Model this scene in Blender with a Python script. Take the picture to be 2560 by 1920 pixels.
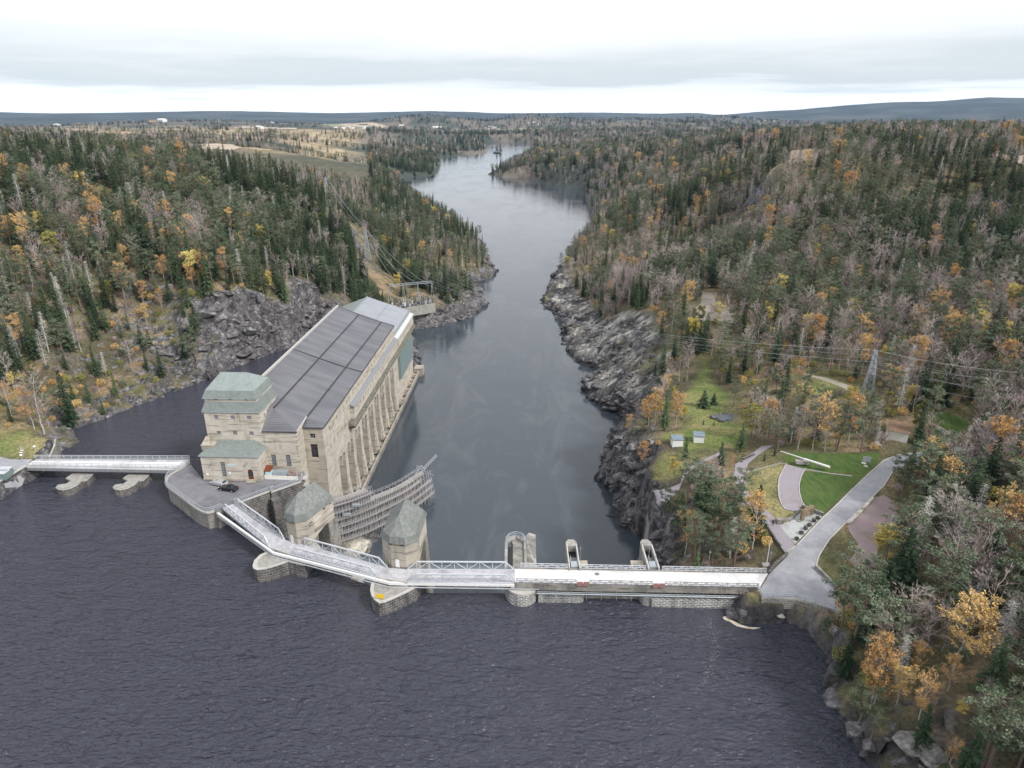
import bpy, bmesh, math, random
import numpy as np
from mathutils import Vector, Matrix
from mathutils.geometry import delaunay_2d_cdt
R = math.radians
for _o in list(bpy.data.objects): bpy.data.objects.remove(_o)
S = bpy.context.scene
COL = S.collection

# ------------------------------------------------------------ camera, sky, sun
CAM_H, PITCH, FPX = 92.0, R(21.36), 1708.0
cam = bpy.data.cameras.new('camera'); camo = bpy.data.objects.new('camera', cam); COL.objects.link(camo)
camo.location = (0, 0, CAM_H); camo.rotation_euler = (R(90)-PITCH, 0, 0)
cam.sensor_width = 36; cam.lens = 36*FPX/2560; cam.clip_start = 1; cam.clip_end = 60000
S.camera = camo
S.view_settings.view_transform = 'Standard'; S.view_settings.look = 'None'
S.view_settings.gamma = 1; S.view_settings.exposure = 1.3
try: S.view_settings.use_curve_mapping = False
except Exception: pass
S.cycles.max_bounces = 5; S.cycles.diffuse_bounces = 2; S.cycles.glossy_bounces = 3
S.cycles.transmission_bounces = 2; S.cycles.volume_bounces = 0; S.cycles.transparent_max_bounces = 6
SUN_EL, SUN_AZ = R(42), R(125)        # azimuth clockwise from +Y: from behind the camera, right
sun = bpy.data.lights.new('sun', 'SUN'); sun.energy = 1.5; sun.angle = R(10); sun.color = (1, .96, .9)
suno = bpy.data.objects.new('sun', sun); COL.objects.link(suno)
_d = Vector((math.sin(SUN_AZ)*math.cos(SUN_EL), math.cos(SUN_AZ)*math.cos(SUN_EL), math.sin(SUN_EL)))
suno.rotation_euler = (-_d).to_track_quat('-Z', 'Y').to_euler(); suno.location = (100, -100, 300)

W = bpy.data.worlds.new('World'); S.world = W; W.use_nodes = True
nt = W.node_tree; N = nt.nodes; LK = nt.links; N.clear()
def nn(t, **k):
    n = N.new(t)
    for a, b in k.items(): setattr(n, a, b)
    return n
out = nn('ShaderNodeOutputWorld'); bg = nn('ShaderNodeBackground'); bg.inputs[1].default_value = 0.1
sky = nn('ShaderNodeTexSky', sky_type='NISHITA', sun_disc=False, sun_elevation=SUN_EL, sun_rotation=SUN_AZ)
tc = nn('ShaderNodeTexCoord'); sep = nn('ShaderNodeSeparateXYZ'); LK.new(tc.outputs['Generated'], sep.inputs[0])
def mth(op, a, b=None, c=None):
    n = nn('ShaderNodeMath', operation=op)
    for i, v in enumerate((a, b, c)):
        if v is None: continue
        if isinstance(v, (int, float)): n.inputs[i].default_value = v
        else: LK.new(v, n.inputs[i])
    return n.outputs[0]
zc = mth('MAXIMUM', sep.outputs[2], 0.0)
# cloud deck seen on a plane: direction divided by height
den = mth('ADD', zc, 0.035)
px_ = mth('DIVIDE', sep.outputs[0], den); py_ = mth('DIVIDE', sep.outputs[1], den)
cmb = nn('ShaderNodeCombineXYZ'); LK.new(px_, cmb.inputs[0]); LK.new(py_, cmb.inputs[1])
n1 = nn('ShaderNodeTexNoise'); n1.inputs['Scale'].default_value = .22; n1.inputs['Detail'].default_value = 6; n1.inputs['Roughness'].default_value = .55
LK.new(cmb.outputs[0], n1.inputs['Vector'])
elr = nn('ShaderNodeValToRGB'); LK.new(zc, elr.inputs[0])      # clear strip at the horizon, grey bank, white deck above
E_ = elr.color_ramp.elements
E_[0].position = 0.0; E_[0].color = (.95, .97, 1, 1); E_[1].position = 1; E_[1].color = (.98, .98, 1, 1)
for p, c in ((.02, (.93, .96, 1, 1)), (.034, (.88, .92, .96, 1)), (.044, (.67, .73, .77, 1)), (.058, (.69, .74, .77, 1)), (.075, (.84, .87, .89, 1)), (.095, (.95, .95, .96, 1)), (.2, (.96, .96, .97, 1)), (.5, (1.0, 1.0, 1.03, 1))):
    e = elr.color_ramp.elements.new(p); e.color = c
shift = mth('MULTIPLY_ADD', n1.outputs[0], .11, zc); sh2 = mth('MAXIMUM', mth('SUBTRACT', shift, .055), 0.0)
low = mth('MINIMUM', mth('MULTIPLY', zc, 60), 1.0)
bst = nn('ShaderNodeMapRange'); LK.new(zc, bst.inputs[0]); bst.inputs[1].default_value = .012; bst.inputs[2].default_value = .04; bst.inputs[3].default_value = 1.45; bst.inputs[4].default_value = 1.0
shm = nn('ShaderNodeMix', data_type='FLOAT'); LK.new(low, shm.inputs[0]); LK.new(zc, shm.inputs[2]); LK.new(sh2, shm.inputs[3])
LK.new(shm.outputs[0], elr.inputs[0])
mulc = nn('ShaderNodeMix', data_type='RGBA', blend_type='MULTIPLY'); mulc.inputs[0].default_value = 1
LK.new(elr.outputs[0], mulc.inputs[6]); mulc.inputs[7].default_value = (4.5, 4.5, 4.5, 1)
mixs = nn('ShaderNodeMix', data_type='RGBA'); mixs.inputs[0].default_value = .93
mul2 = nn('ShaderNodeVectorMath', operation='SCALE'); LK.new(mulc.outputs[2], mul2.inputs[0]); LK.new(bst.outputs[0], mul2.inputs['Scale'])
LK.new(sky.outputs[0], mixs.inputs[6]); LK.new(mul2.outputs[0], mixs.inputs[7])
LK.new(mixs.outputs[2], bg.inputs[0]); LK.new(bg.outputs[0], out.inputs[0])

# ------------------------------------------------------------ survey helper: a picture point on a known height
cP, sP = math.cos(PITCH), math.sin(PITCH)
REG = dict(A=(0,900,640),B=(400,700,720),C=(500,1100,640),D=(900,1250,640),E=(1480,1250,640),F=(1480,880,720),G=(1920,1100,640),
  H=(1920,1440,640),L=(0,450,720),M=(700,400,720),N=(1300,560,720),O=(1940,760,620),V=(1840,300,720),W=(0,0,2560),X=(0,240,860),
  Y=(850,240,860),Z=(1700,240,860),b2=(480,1080,320),b5=(1220,1300,280),b6=(1380,1300,280),b7=(1850,1120,280),b8=(0,1080,240),b3=(820,1130,280),b4=(680,1190,280))
def ray(k, x, y):
    a, b, w = REG[k]; q = w/2212.0; u = a+x*q; v = b+y*q
    X = (u-1280)/FPX; Y = (v-960)/FPX
    return X, cP-Y*sP, -sP-Y*cP
def P(k, x, y, z):
    r = ray(k, x, y); t = (z-CAM_H)/r[2]
    return (r[0]*t, r[1]*t, z)
def PL(k, pts, z): return [P(k, a, b, z) for a, b in pts]
def proj(x, y, z):
    d = y*cP+(CAM_H-z)*sP
    return 1280+FPX*x/d, 960+FPX*((CAM_H-z)*cP-y*sP)/d, d

# ------------------------------------------------------------ materials
def newmat(name):
    m = bpy.data.materials.new(name); m.use_nodes = True
    n = m.node_tree.nodes; b = n.get('Principled BSDF')
    return m, n, m.node_tree.links, b
def mat(name, c1, c2=None, scale=1.0, rough=.8, bump=0.0, bscale=None, metal=0.0, stretch=(1,1,1), detail=5, c3=None, s3=.1, spec=None):
    """two tones mixed by world-space noise, an optional third tone for broad stains"""
    m, n, l, b = newmat(name)
    b.inputs['Roughness'].default_value = rough; b.inputs['Metallic'].default_value = metal
    if spec is not None: b.inputs['Specular IOR Level'].default_value = spec
    b.inputs['Base Color'].default_value = (*c1, 1)
    if c2 is not None or bump:
        g = n.new('ShaderNodeNewGeometry'); mp = n.new('ShaderNodeMapping'); l.new(g.outputs['Position'], mp.inputs[0])
        mp.inputs['Scale'].default_value = stretch
        t = n.new('ShaderNodeTexNoise'); t.inputs['Scale'].default_value = scale; t.inputs['Detail'].default_value = detail
        t.inputs['Roughness'].default_value = .65; l.new(mp.outputs[0], t.inputs['Vector'])
        r = n.new('ShaderNodeValToRGB'); r.color_ramp.elements[0].position = .36; r.color_ramp.elements[1].position = .64
        r.color_ramp.elements[0].color = (*c1, 1); r.color_ramp.elements[1].color = (*(c2 or c1), 1)
        l.new(t.outputs[0], r.inputs[0]); col = r.outputs[0]
        if c3:
            t3 = n.new('ShaderNodeTexNoise'); t3.inputs['Scale'].default_value = s3; t3.inputs['Detail'].default_value = 7; t3.inputs['Roughness'].default_value = .7
            l.new(mp.outputs[0], t3.inputs['Vector'])
            r3 = n.new('ShaderNodeValToRGB'); r3.color_ramp.elements[0].position = .5; r3.color_ramp.elements[1].position = .66
            l.new(t3.outputs[0], r3.inputs[0])
            mx = n.new('ShaderNodeMix'); mx.data_type = 'RGBA'; l.new(r3.outputs[0], mx.inputs[0]); l.new(col, mx.inputs[6]); mx.inputs[7].default_value = (*c3, 1)
            col = mx.outputs[2]
        l.new(col, b.inputs['Base Color'])
        if bump:
            t2 = n.new('ShaderNodeTexNoise'); t2.inputs['Scale'].default_value = bscale or scale*3; t2.inputs['Detail'].default_value = 4
            l.new(mp.outputs[0], t2.inputs['Vector'])
            bp = n.new('ShaderNodeBump'); bp.inputs['Distance'].default_value = bump; l.new(t2.outputs[0], bp.inputs['Height']); l.new(bp.outputs[0], b.inputs['Normal'])
    return m
def mat_blocks(name, c1, c2, cm, bw=1.4, bh=.55, mort=.06, stain=None, bump=.05, msm=.3):
    """coursed masonry / board-marked concrete: brick texture on (distance along wall, height)"""
    m, n, l, b = newmat(name); b.inputs['Roughness'].default_value = .9
    g = n.new('ShaderNodeNewGeometry'); s = n.new('ShaderNodeSeparateXYZ'); l.new(g.outputs['Position'], s.inputs[0])
    a = n.new('ShaderNodeMath'); a.operation = 'ADD'; l.new(s.outputs[0], a.inputs[0]); l.new(s.outputs[1], a.inputs[1])
    cb = n.new('ShaderNodeCombineXYZ'); l.new(a.outputs[0], cb.inputs[0]); l.new(s.outputs[2], cb.inputs[1])
    t = n.new('ShaderNodeTexBrick'); l.new(cb.outputs[0], t.inputs['Vector'])
    t.inputs['Scale'].default_value = 1; t.inputs['Brick Width'].default_value = bw; t.inputs['Row Height'].default_value = bh
    t.inputs['Mortar Size'].default_value = mort; t.inputs['Mortar Smooth'].default_value = msm; t.inputs['Bias'].default_value = 0
    for i, c in ((1, c1), (2, c2), (3, cm)): t.inputs[i].default_value = (*c, 1)
    col = t.outputs[0]
    tn = n.new('ShaderNodeTexNoise'); tn.inputs['Scale'].default_value = .5; tn.inputs['Detail'].default_value = 8; tn.inputs['Roughness'].default_value = .75
    mp = n.new('ShaderNodeMapping'); mp.inputs['Scale'].default_value = (1, 1, .35); l.new(g.outputs['Position'], mp.inputs[0]); l.new(mp.outputs[0], tn.inputs['Vector'])
    r = n.new('ShaderNodeValToRGB'); r.color_ramp.elements[0].position = .44; r.color_ramp.elements[1].position = .66; l.new(tn.outputs[0], r.inputs[0])
    mx = n.new('ShaderNodeMix'); mx.data_type = 'RGBA'; l.new(r.outputs[0], mx.inputs[0]); l.new(col, mx.inputs[6])
    mx.inputs[7].default_value = (*(stain or tuple(v*.5 for v in c1)), 1)
    sc = n.new('ShaderNodeMath'); sc.operation = 'MULTIPLY'; sc.inputs[1].default_value = .75; l.new(r.outputs[0], sc.inputs[0]); l.new(sc.outputs[0], mx.inputs[0])
    l.new(mx.outputs[2], b.inputs['Base Color'])
    bp = n.new('ShaderNodeBump'); bp.inputs['Distance'].default_value = bump; bp.inputs['Strength'].default_value = .7
    l.new(t.outputs['Fac'], bp.inputs['Height']); bp.invert = True; l.new(bp.outputs[0], b.inputs['Normal'])
    return m
def mat_plank(name, c1, c2, cd, rh=.45):
    """pale plastered concrete with long horizontal board lines and dark weather streaks"""
    m, n, l, b = newmat(name); b.inputs['Roughness'].default_value = .9
    g = n.new('ShaderNodeNewGeometry')
    def noise(sc, stretch, det=5, ro=.6):
        mp = n.new('ShaderNodeMapping'); mp.inputs['Scale'].default_value = stretch; l.new(g.outputs['Position'], mp.inputs[0])
        t = n.new('ShaderNodeTexNoise'); t.inputs['Scale'].default_value = sc; t.inputs['Detail'].default_value = det; t.inputs['Roughness'].default_value = ro
        l.new(mp.outputs[0], t.inputs['Vector']); return t.outputs[0]
    def ramp(src, a, b_, ca, cb_):
        r = n.new('ShaderNodeValToRGB'); r.color_ramp.elements[0].position = a; r.color_ramp.elements[1].position = b_
        r.color_ramp.elements[0].color = (*ca, 1); r.color_ramp.elements[1].color = (*cb_, 1); l.new(src, r.inputs[0]); return r.outputs[0]
    base = ramp(noise(.35, (1, 1, 1)), .38, .62, c1, c2)
    lines = ramp(noise(1.0, (.16, .16, 1/rh*1.0), 2, .5), .56, .66, (0,0,0), (1,1,1))
    mx = n.new('ShaderNodeMix'); mx.data_type = 'RGBA'; l.new(base, mx.inputs[6]); mx.inputs[7].default_value = (*cd, 1)
    k = n.new('ShaderNodeMath'); k.operation = 'MULTIPLY'; k.inputs[1].default_value = .6; l.new(lines, k.inputs[0]); l.new(k.outputs[0], mx.inputs[0])
    st = ramp(noise(.9, (1.2, 1.2, .12), 4, .6), .57, .72, (0,0,0), (1,1,1))
    m2 = n.new('ShaderNodeMix'); m2.data_type = 'RGBA'; l.new(mx.outputs[2], m2.inputs[6]); m2.inputs[7].default_value = (cd[0]*.8, cd[1]*.8, cd[2]*.8, 1)
    k2 = n.new('ShaderNodeMath'); k2.operation = 'MULTIPLY'; k2.inputs[1].default_value = .5; l.new(st, k2.inputs[0]); l.new(k2.outputs[0], m2.inputs[0])
    l.new(m2.outputs[2], b.inputs['Base Color'])
    return m

M = {}
M['wall'] = mat_plank('pale_concrete', (.42,.38,.32), (.52,.48,.42), (.13,.115,.10))
M['wall_grey'] = mat_plank('weathered_concrete', (.33,.30,.25), (.42,.38,.32), (.12,.11,.10), .6)
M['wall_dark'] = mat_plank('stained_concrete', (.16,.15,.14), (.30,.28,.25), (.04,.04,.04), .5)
M['stone_dark'] = mat_blocks('dark_block_stone', (.075,.07,.07), (.15,.14,.13), (.36,.35,.34), 1.5, .62, .05, (.02,.02,.022))
M['stone_grey'] = mat_blocks('grey_block_stone', (.20,.19,.18), (.30,.29,.26), (.42,.41,.38), 1.3, .5, .05, (.07,.065,.06))
M['stone_lime'] = mat_blocks('lime_streaked_stone', (.13,.13,.13), (.25,.25,.24), (.62,.62,.60), 1.1, .42, .10, (.05,.05,.05))
M['conc'] = mat('grey_concrete', (.23,.225,.21), (.38,.37,.345), 1.2, .9, .02, 6, c3=(.20,.19,.17), s3=.25)
M['conc_pale'] = mat('pale_deck_concrete', (.62,.62,.63), (.74,.74,.74), .8, .85, c3=(.50,.49,.49), s3=.12)
M['coping'] = mat('pale_coping', (.38,.37,.345), (.50,.49,.46), 2, .85)
M['asph'] = mat('asphalt', (.16,.16,.175), (.20,.20,.22), .5, .85, .01, 20, c3=(.11,.11,.12), s3=.09)
M['asph_pale'] = mat('worn_asphalt', (.27,.275,.30), (.33,.335,.36), .7, .8, .01, 20, c3=(.22,.225,.245), s3=.06)
M['deck'] = mat('worn_bridge_deck', (.38,.38,.40), (.50,.50,.53), 1.0, .7, c3=(.28,.28,.30), s3=.3)
M['copper'] = mat('verdigris_copper', (.15,.18,.17), (.22,.25,.24), 2.2, .6, .01, 5, c3=(.15,.165,.16), s3=.5)
M['copper_pale'] = mat('pale_verdigris_copper', (.20,.245,.235), (.26,.30,.29), 1.5, .55, c3=(.19,.23,.22), s3=.4)
M['slate'] = mat('weathered_grey_green_roof', (.125,.135,.13), (.215,.225,.22), 2.0, .7, .02, 6, stretch=(1,1,.3), c3=(.13,.15,.135), s3=.6)
M['steel'] = mat('pale_grey_steel', (.50,.53,.57), (.60,.63,.67), 3, .45, metal=.2)
M['galv'] = mat('galvanised_steel', (.36,.40,.44), (.46,.50,.54), 3, .5, metal=.3)
M['white'] = mat('white_paint', (.78,.78,.77), (.70,.70,.70), 2, .6)
M['rail_dark'] = mat('dull_steel_rail', (.18,.19,.21), (.25,.26,.28), 3, .6)
M['black'] = mat('black_paint', (.012,.012,.014), None, rough=.5)
M['glass'] = mat('dark_window_glass', (.02,.025,.035), (.05,.06,.08), 1.5, .12)
M['glass_green'] = mat('green_grey_glass', (.10,.13,.12), (.15,.18,.17), 1.5, .25)
M['frame'] = mat('grey_window_bars', (.38,.40,.42), None, rough=.6)
M['wood_door'] = mat('red_brown_wood', (.20,.055,.02), (.12,.03,.012), 4, .5)
M['cladding'] = mat('grey_green_sheeting', (.13,.19,.19), (.19,.25,.25), 2, .5, stretch=(3,3,.05))
M['redbox'] = mat('faded_red_plate', (.27,.13,.11), (.34,.20,.18), 3, .7)
M['yellow'] = mat('yellow_sign', (.75,.52,.03), None, rough=.6)
M['plank'] = mat('scaffold_boards', (.24,.215,.21), (.36,.335,.33), 3, .8)
M['scaftube'] = mat('scaffold_tube', (.55,.55,.58), (.66,.66,.70), 3, .45, metal=.3)
M['moss'] = mat('mossy_ledge', (.05,.05,.04), (.22,.21,.17), 1.8, .95, .1, 3)
M['rust'] = mat('rusted_steel', (.16,.11,.07), (.28,.22,.15), 3, .85, .02, 8)
M['gravel_red'] = mat('red_gravel', (.26,.20,.20), (.33,.26,.26), 4, .95, .02, 20, c3=(.22,.18,.16), s3=.15)
M['path'] = mat('plum_grey_path', (.26,.235,.265), (.31,.285,.31), 2, .9, .01, 20, c3=(.24,.21,.22), s3=.15)
M['paving'] = mat('pale_grey_paving', (.36,.38,.38), (.44,.46,.45), 3, .85, c3=(.30,.31,.30), s3=.4)
M['dirt'] = mat('pale_dirt_track', (.25,.22,.18), (.34,.31,.27), 1.5, .95, c3=(.22,.22,.12), s3=.1)
M['lawn'] = mat('green_lawn', (.032,.078,.010), (.080,.125,.026), .55, .95, .08, 5, stretch=(1.5,.5,1), c3=(.085,.12,.03), s3=.3)
M['drygrass'] = mat('yellowed_rough_grass', (.14,.15,.05), (.27,.24,.11), .6, .95, .08, 4, c3=(.10,.14,.035), s3=.22)
M['meadow'] = mat('rough_green_meadow', (.10,.15,.04), (.20,.22,.08), .35, .95, .1, 3, c3=(.24,.20,.10), s3=.12)
M['field_tan'] = mat('ploughed_tan_field', (.36,.30,.23), (.44,.37,.29), .02, .95)
M['field_green'] = mat('pale_green_field', (.20,.22,.13), (.26,.28,.17), .02, .95)
M['mud'] = mat('brown_felled_ground', (.22,.17,.11), (.32,.26,.19), .15, .95, .1, 1, c3=(.16,.15,.08), s3=.05)

# ------------------------------------------------------------ mesh and scene helpers
ORG = {}
class MB:
    def __init__(s): s.v = []; s.f = []; s.m = []; s.k = 0
    def face(s, pts, m=None):
        i = len(s.v); s.v += [tuple(p) for p in pts]; s.f.append(tuple(range(i, i+len(pts)))); s.m.append(s.k if m is None else m)
    def box(s, x0, x1, y0, y1, z0, z1, m=None):
        a = [(x0,y0,z0),(x1,y0,z0),(x1,y1,z0),(x0,y1,z0),(x0,y0,z1),(x1,y0,z1),(x1,y1,z1),(x0,y1,z1)]
        i = len(s.v); s.v += a
        for q in ((0,3,2,1),(4,5,6,7),(0,1,5,4),(1,2,6,5),(2,3,7,6),(3,0,4,7)):
            s.f.append(tuple(i+j for j in q)); s.m.append(s.k if m is None else m)
    def prism(s, poly, z0, z1, m=None, mt=None, inset=0.0):
        """vertical prism; z0, z1 numbers or lists; poly counter-clockwise or not"""
        n = len(poly); a = sum(poly[i][0]*poly[(i+1)%n][1]-poly[(i+1)%n][0]*poly[i][1] for i in range(n))
        if a < 0: poly = poly[::-1]; z1 = z1[::-1] if isinstance(z1, list) else z1
        zt = z1 if isinstance(z1, list) else [z1]*n
        i = len(s.v); s.v += [(p[0], p[1], z0) for p in poly]+[(p[0], p[1], zt[j]) for j, p in enumerate(poly)]
        k = s.k if m is None else m
        for j in range(n):
            s.f.append((i+j, i+(j+1)%n, i+n+(j+1)%n, i+n+j)); s.m.append(k)
        s.f.append(tuple(range(i+n, i+2*n))); s.m.append(k if mt is None else mt)
        s.f.append(tuple(range(i+n-1, i-1, -1))); s.m.append(k)
    def tube(s, p, q, r=.05, n=5, m=None, r2=None):
        p = Vector(p); q = Vector(q); d = q-p
        if d.length < 1e-6: return
        d.normalize(); a = d.orthogonal().normalized(); b = d.cross(a); r2 = r if r2 is None else r2
        i = len(s.v)
        for j in range(n):
            t = 2*math.pi*j/n; o = a*math.cos(t)+b*math.sin(t)
            s.v.append(tuple(p+o*r)); s.v.append(tuple(q+o*r2))
        k = s.k if m is None else m
        for j in range(n):
            j2 = (j+1) % n; s.f.append((i+2*j, i+2*j+1, i+2*j2+1, i+2*j2)); s.m.append(k)
        s.f.append(tuple(i+2*j for j in range(n))); s.m.append(k); s.f.append(tuple(i+2*j+1 for j in range(n-1, -1, -1))); s.m.append(k)
    def bar(s, p, q, w=.12, h=.12, m=None):
        """rectangular bar from p to q, width horizontal, height vertical-ish"""
        p = Vector(p); q = Vector(q); d = (q-p)
        if d.length < 1e-6: return
        d.normalize(); up = Vector((0,0,1)) if abs(d.z) < .95 else Vector((1,0,0))
        a = d.cross(up).normalized()*w/2; b = d.cross(a).normalized()*h/2
        i = len(s.v)
        for c in (p, q): s.v += [tuple(c+a+b), tuple(c-a+b), tuple(c-a-b), tuple(c+a-b)]
        k = s.k if m is None else m
        for t in ((0,1,5,4),(1,2,6,5),(2,3,7,6),(3,0,4,7),(3,2,1,0),(4,5,6,7)): s.f.append(tuple(i+j for j in t)); s.m.append(k)
    def ribbon(s, pts, w, z=None, h=.1, m=None):
        """thick strip following a polyline of (x,y,z): w wide, h thick downwards"""
        pts = [Vector(p) for p in pts]; L = []; 
        for j, p in enumerate(pts):
            d = (pts[min(j+1, len(pts)-1)]-pts[max(j-1, 0)]); d.z = 0; d.normalize(); nrm = Vector((-d.y, d.x, 0))
            L.append((p+nrm*w/2, p-nrm*w/2))
        k = s.k if m is None else m; i = len(s.v)
        for a, b in L: s.v += [tuple(a), tuple(b), (b.x, b.y, b.z-h), (a.x, a.y, a.z-h)]
        for j in range(len(L)-1):
            o = i+4*j
            for t in ((0,1,5,4),(1,2,6,5),(2,3,7,6),(3,0,4,7)): s.f.append((o+t[0], o+t[3], o+t[2], o+t[1])); s.m.append(k)
        s.f.append((i, i+1, i+2, i+3)); s.m.append(k); o = i+4*(len(L)-1); s.f.append((o+3, o+2, o+1, o)); s.m.append(k)
    def build(s, name, mats, parent=None, smooth=False):
        if not s.v: return None
        o = (0,0,0)
        if parent is not None: o = ORG.get(parent.name, (0,0,0))
        me = bpy.data.meshes.new(name); me.from_pydata([(a-o[0], b-o[1], c-o[2]) for a, b, c in s.v], [], s.f)
        if not isinstance(mats, (list, tuple)): mats = [mats]
        for m in mats: me.materials.append(M[m] if isinstance(m, str) else m)
        me.polygons.foreach_set('material_index', [min(k, len(mats)-1) for k in s.m])
        if smooth: me.polygons.foreach_set('use_smooth', [True]*len(me.polygons))
        me.update()
        ob = bpy.data.objects.new(name, me); COL.objects.link(ob)
        if parent is not None: ob.parent = parent; ORG[ob.name] = o
        return ob
def tag(o, label=None, cat=None, group=None, kind=None):
    if label: o['label'] = label
    if cat: o['category'] = cat
    if group: o['group'] = group
    if kind: o['kind'] = kind
    return o
def thing(name, loc, label, cat, group=None, rz=0.0, org=None):
    e = bpy.data.objects.new(name, None); COL.objects.link(e); e.location = loc; e.rotation_euler = (0,0,rz)
    e.empty_display_size = .5; ORG[e.name] = tuple(org) if org is not None else tuple(loc)
    return tag(e, label, cat, group)
def lerp(p, q, t): return tuple(a+(b-a)*t for a, b in zip(p, q))
def resample(pts, step):
    out_ = [pts[0]]
    for a, b in zip(pts[:-1], pts[1:]):
        n = max(1, int(math.dist(a, b)/step))
        for i in range(1, n+1): out_.append(lerp(a, b, i/n))
    return out_
def catmull(pts, n=6):
    q = [pts[0]]+list(pts)+[pts[-1]]; o = []
    for i in range(1, len(q)-2):
        for j in range(n):
            t = j/n; o.append(tuple(.5*((2*q[i][k])+(-q[i-1][k]+q[i+1][k])*t+(2*q[i-1][k]-5*q[i][k]+4*q[i+1][k]-q[i+2][k])*t*t+(-q[i-1][k]+3*q[i][k]-3*q[i+1][k]+q[i+2][k])*t**3) for k in range(len(q[0]))))
    o.append(tuple(pts[-1])); return o
def offset2(a, b, d):
    t = Vector((b[0]-a[0], b[1]-a[1], 0)).normalized(); return Vector((-t.y, t.x, 0))*d

# ------------------------------------------------------------ numpy noise
def vnoise(x, y, seed=0):
    xi = np.floor(x).astype(np.int64); yi = np.floor(y).astype(np.int64); fx = x-xi; fy = y-yi
    fx = fx*fx*(3-2*fx); fy = fy*fy*(3-2*fy)
    def h(a, b):
        n = (a*374761393+b*668265263+seed*1442695041) & 0x7fffffff
        n = ((n ^ (n >> 13))*1274126177) & 0x7fffffff
        return ((n ^ (n >> 16)) & 0xffff)/65535.0
    return (h(xi, yi)*(1-fx)+h(xi+1, yi)*fx)*(1-fy)+(h(xi, yi+1)*(1-fx)+h(xi+1, yi+1)*fx)*fy
def fbm(x, y, oct=5, seed=0, gain=.5):
    s = 0; a = 1; t = 0
    for i in range(oct): s = s+a*vnoise(x*2**i+17.3*i, y*2**i-9.1*i, seed+i); t += a; a *= gain
    return s/t*2-1
def cells(x, y, seed=0):
    """nearest-cell noise: value of the cell and closeness to its border"""
    xi = np.floor(x).astype(np.int64); yi = np.floor(y).astype(np.int64); b1 = np.full(x.shape, 9.0); b2 = np.full(x.shape, 9.0); val = np.zeros(x.shape)
    def h(a, b, k):
        n = (a*374761393+b*668265263+(seed+k)*1442695041) & 0x7fffffff; n = ((n ^ (n >> 13))*1274126177) & 0x7fffffff
        return ((n ^ (n >> 16)) & 0xffff)/65535.0
    for i in (-1, 0, 1):
        for j in (-1, 0, 1):
            a = xi+i; b = yi+j; d = np.hypot(a+h(a, b, 1)-x, b+h(a, b, 2)-y); v = h(a, b, 3); nr_ = d < b1
            b2 = np.where(nr_, b1, np.minimum(b2, d)); val = np.where(nr_, v, val); b1 = np.where(nr_, d, b1)
    return val, b2-b1
def sdist(poly, x, y):
    """signed distance to a polygon, positive outside"""
    p = np.array([(q[0], q[1]) for q in poly]); d = np.full(x.shape, 1e18); ins = np.zeros(x.shape, bool)
    for i in range(len(p)):
        ax, ay = p[i]; bx, by = p[(i+1) % len(p)]
        ex, ey = bx-ax, by-ay; L = ex*ex+ey*ey+1e-12
        t = np.clip(((x-ax)*ex+(y-ay)*ey)/L, 0, 1)
        d = np.minimum(d, (x-ax-t*ex)**2+(y-ay-t*ey)**2)
        c = ((ay > y) != (by > y)) & (x < (bx-ax)*(y-ay)/((by-ay) if by != ay else 1e-9)+ax)
        ins ^= c
    d = np.sqrt(d); return np.where(ins, -d, d)
# ------------------------------------------------------------ power station frame (needed by the terrain outline)
BO = (-79.5, 155.4); BR = R(-2.1); cB, sB = math.cos(BR), math.sin(BR)
def bw(x, y, z=0.0): return (BO[0]+x*cB-y*sB, BO[1]+x*sB+y*cB, z)

# ------------------------------------------------------------ shorelines
ZT = -20.0
U_poly = [(60,30,0)]+[(300,30,0)][:0]+PL('H', [(880,1659),(760,1500),(640,1260),(480,1060),(460,900)], 0)+PL('E', [(1990,1530),(2050,1390),(1960,1240),(1880,1130),(1700,1040),(1560,1050),(1330,1085),(1240,1040),(1205,960),(1215,905)], 0) \
  +[(50,116.2,0),(-24,116.5,0),(-50,127,0),(-66,142,0),(-70,146,0)]+[bw(3,3),bw(12,20),bw(12,140)]+[(-91.5,307,0)]+PL('B', [(1150,420),(1060,500),(820,580),(540,690),(420,740),(180,830),(0,900)], 0) \
  +PL('A', [(1620,180),(1420,320),(1240,380),(830,540),(640,600),(680,690),(600,750),(490,800)], 0)+PL('A', [(370,965),(150,1110),(0,1215)], 0)+[(-160,142,0),(-300,100,0),(-300,30,0)]
LB = [(-132,600),(-150,660)]
D_poly = [(31,117.5),(-31,118),(-35,140),(-41,150),(-38,167),(-47.5,180),bw(20,20)[:2],bw(20,140)[:2],bw(33,142)[:2]]+[p[:2] for p in PL('M', [(1005,1305),(1200,1285),(1450,1215),(1585,1110),(1520,1000),(1505,950),(1660,885),(1650,815),(1580,805),(1540,795),(1540,720),(1590,670)], ZT)] \
  +[(-28,640),(-62,780),(-100,880),(-150,1030),(-215,1230),(-224,1370)]+[p[:2] for p in PL('Y', [(515,515),(595,512),(648,450),(650,396),(820,377),(945,366),(930,299),(1080,292),(1222,302),(1235,308)], ZT)] \
  +[(80,2600),(35,1950),(0,1680),(-42,1560)]+[p[:2] for p in PL('Y', [(950,505),(1050,524),(1200,530),(1330,566),(1580,602),(1576,650)], ZT)]+[(95,860)] \
  +[p[:2] for p in PL('N', [(560,60),(400,200),(350,300),(280,370),(230,480),(160,580),(200,620),(320,750),(330,820),(330,930),(400,1030),(640,1150),(470,1200),(520,1345),(720,1445),(850,1600)], ZT)] \
  +[p[:2] for p in PL('F', [(290,640),(65,850),(60,980),(180,1100),(170,1250),(330,1400),(395,1440)], ZT)]+[(35.5,150),(33,135)]

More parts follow.
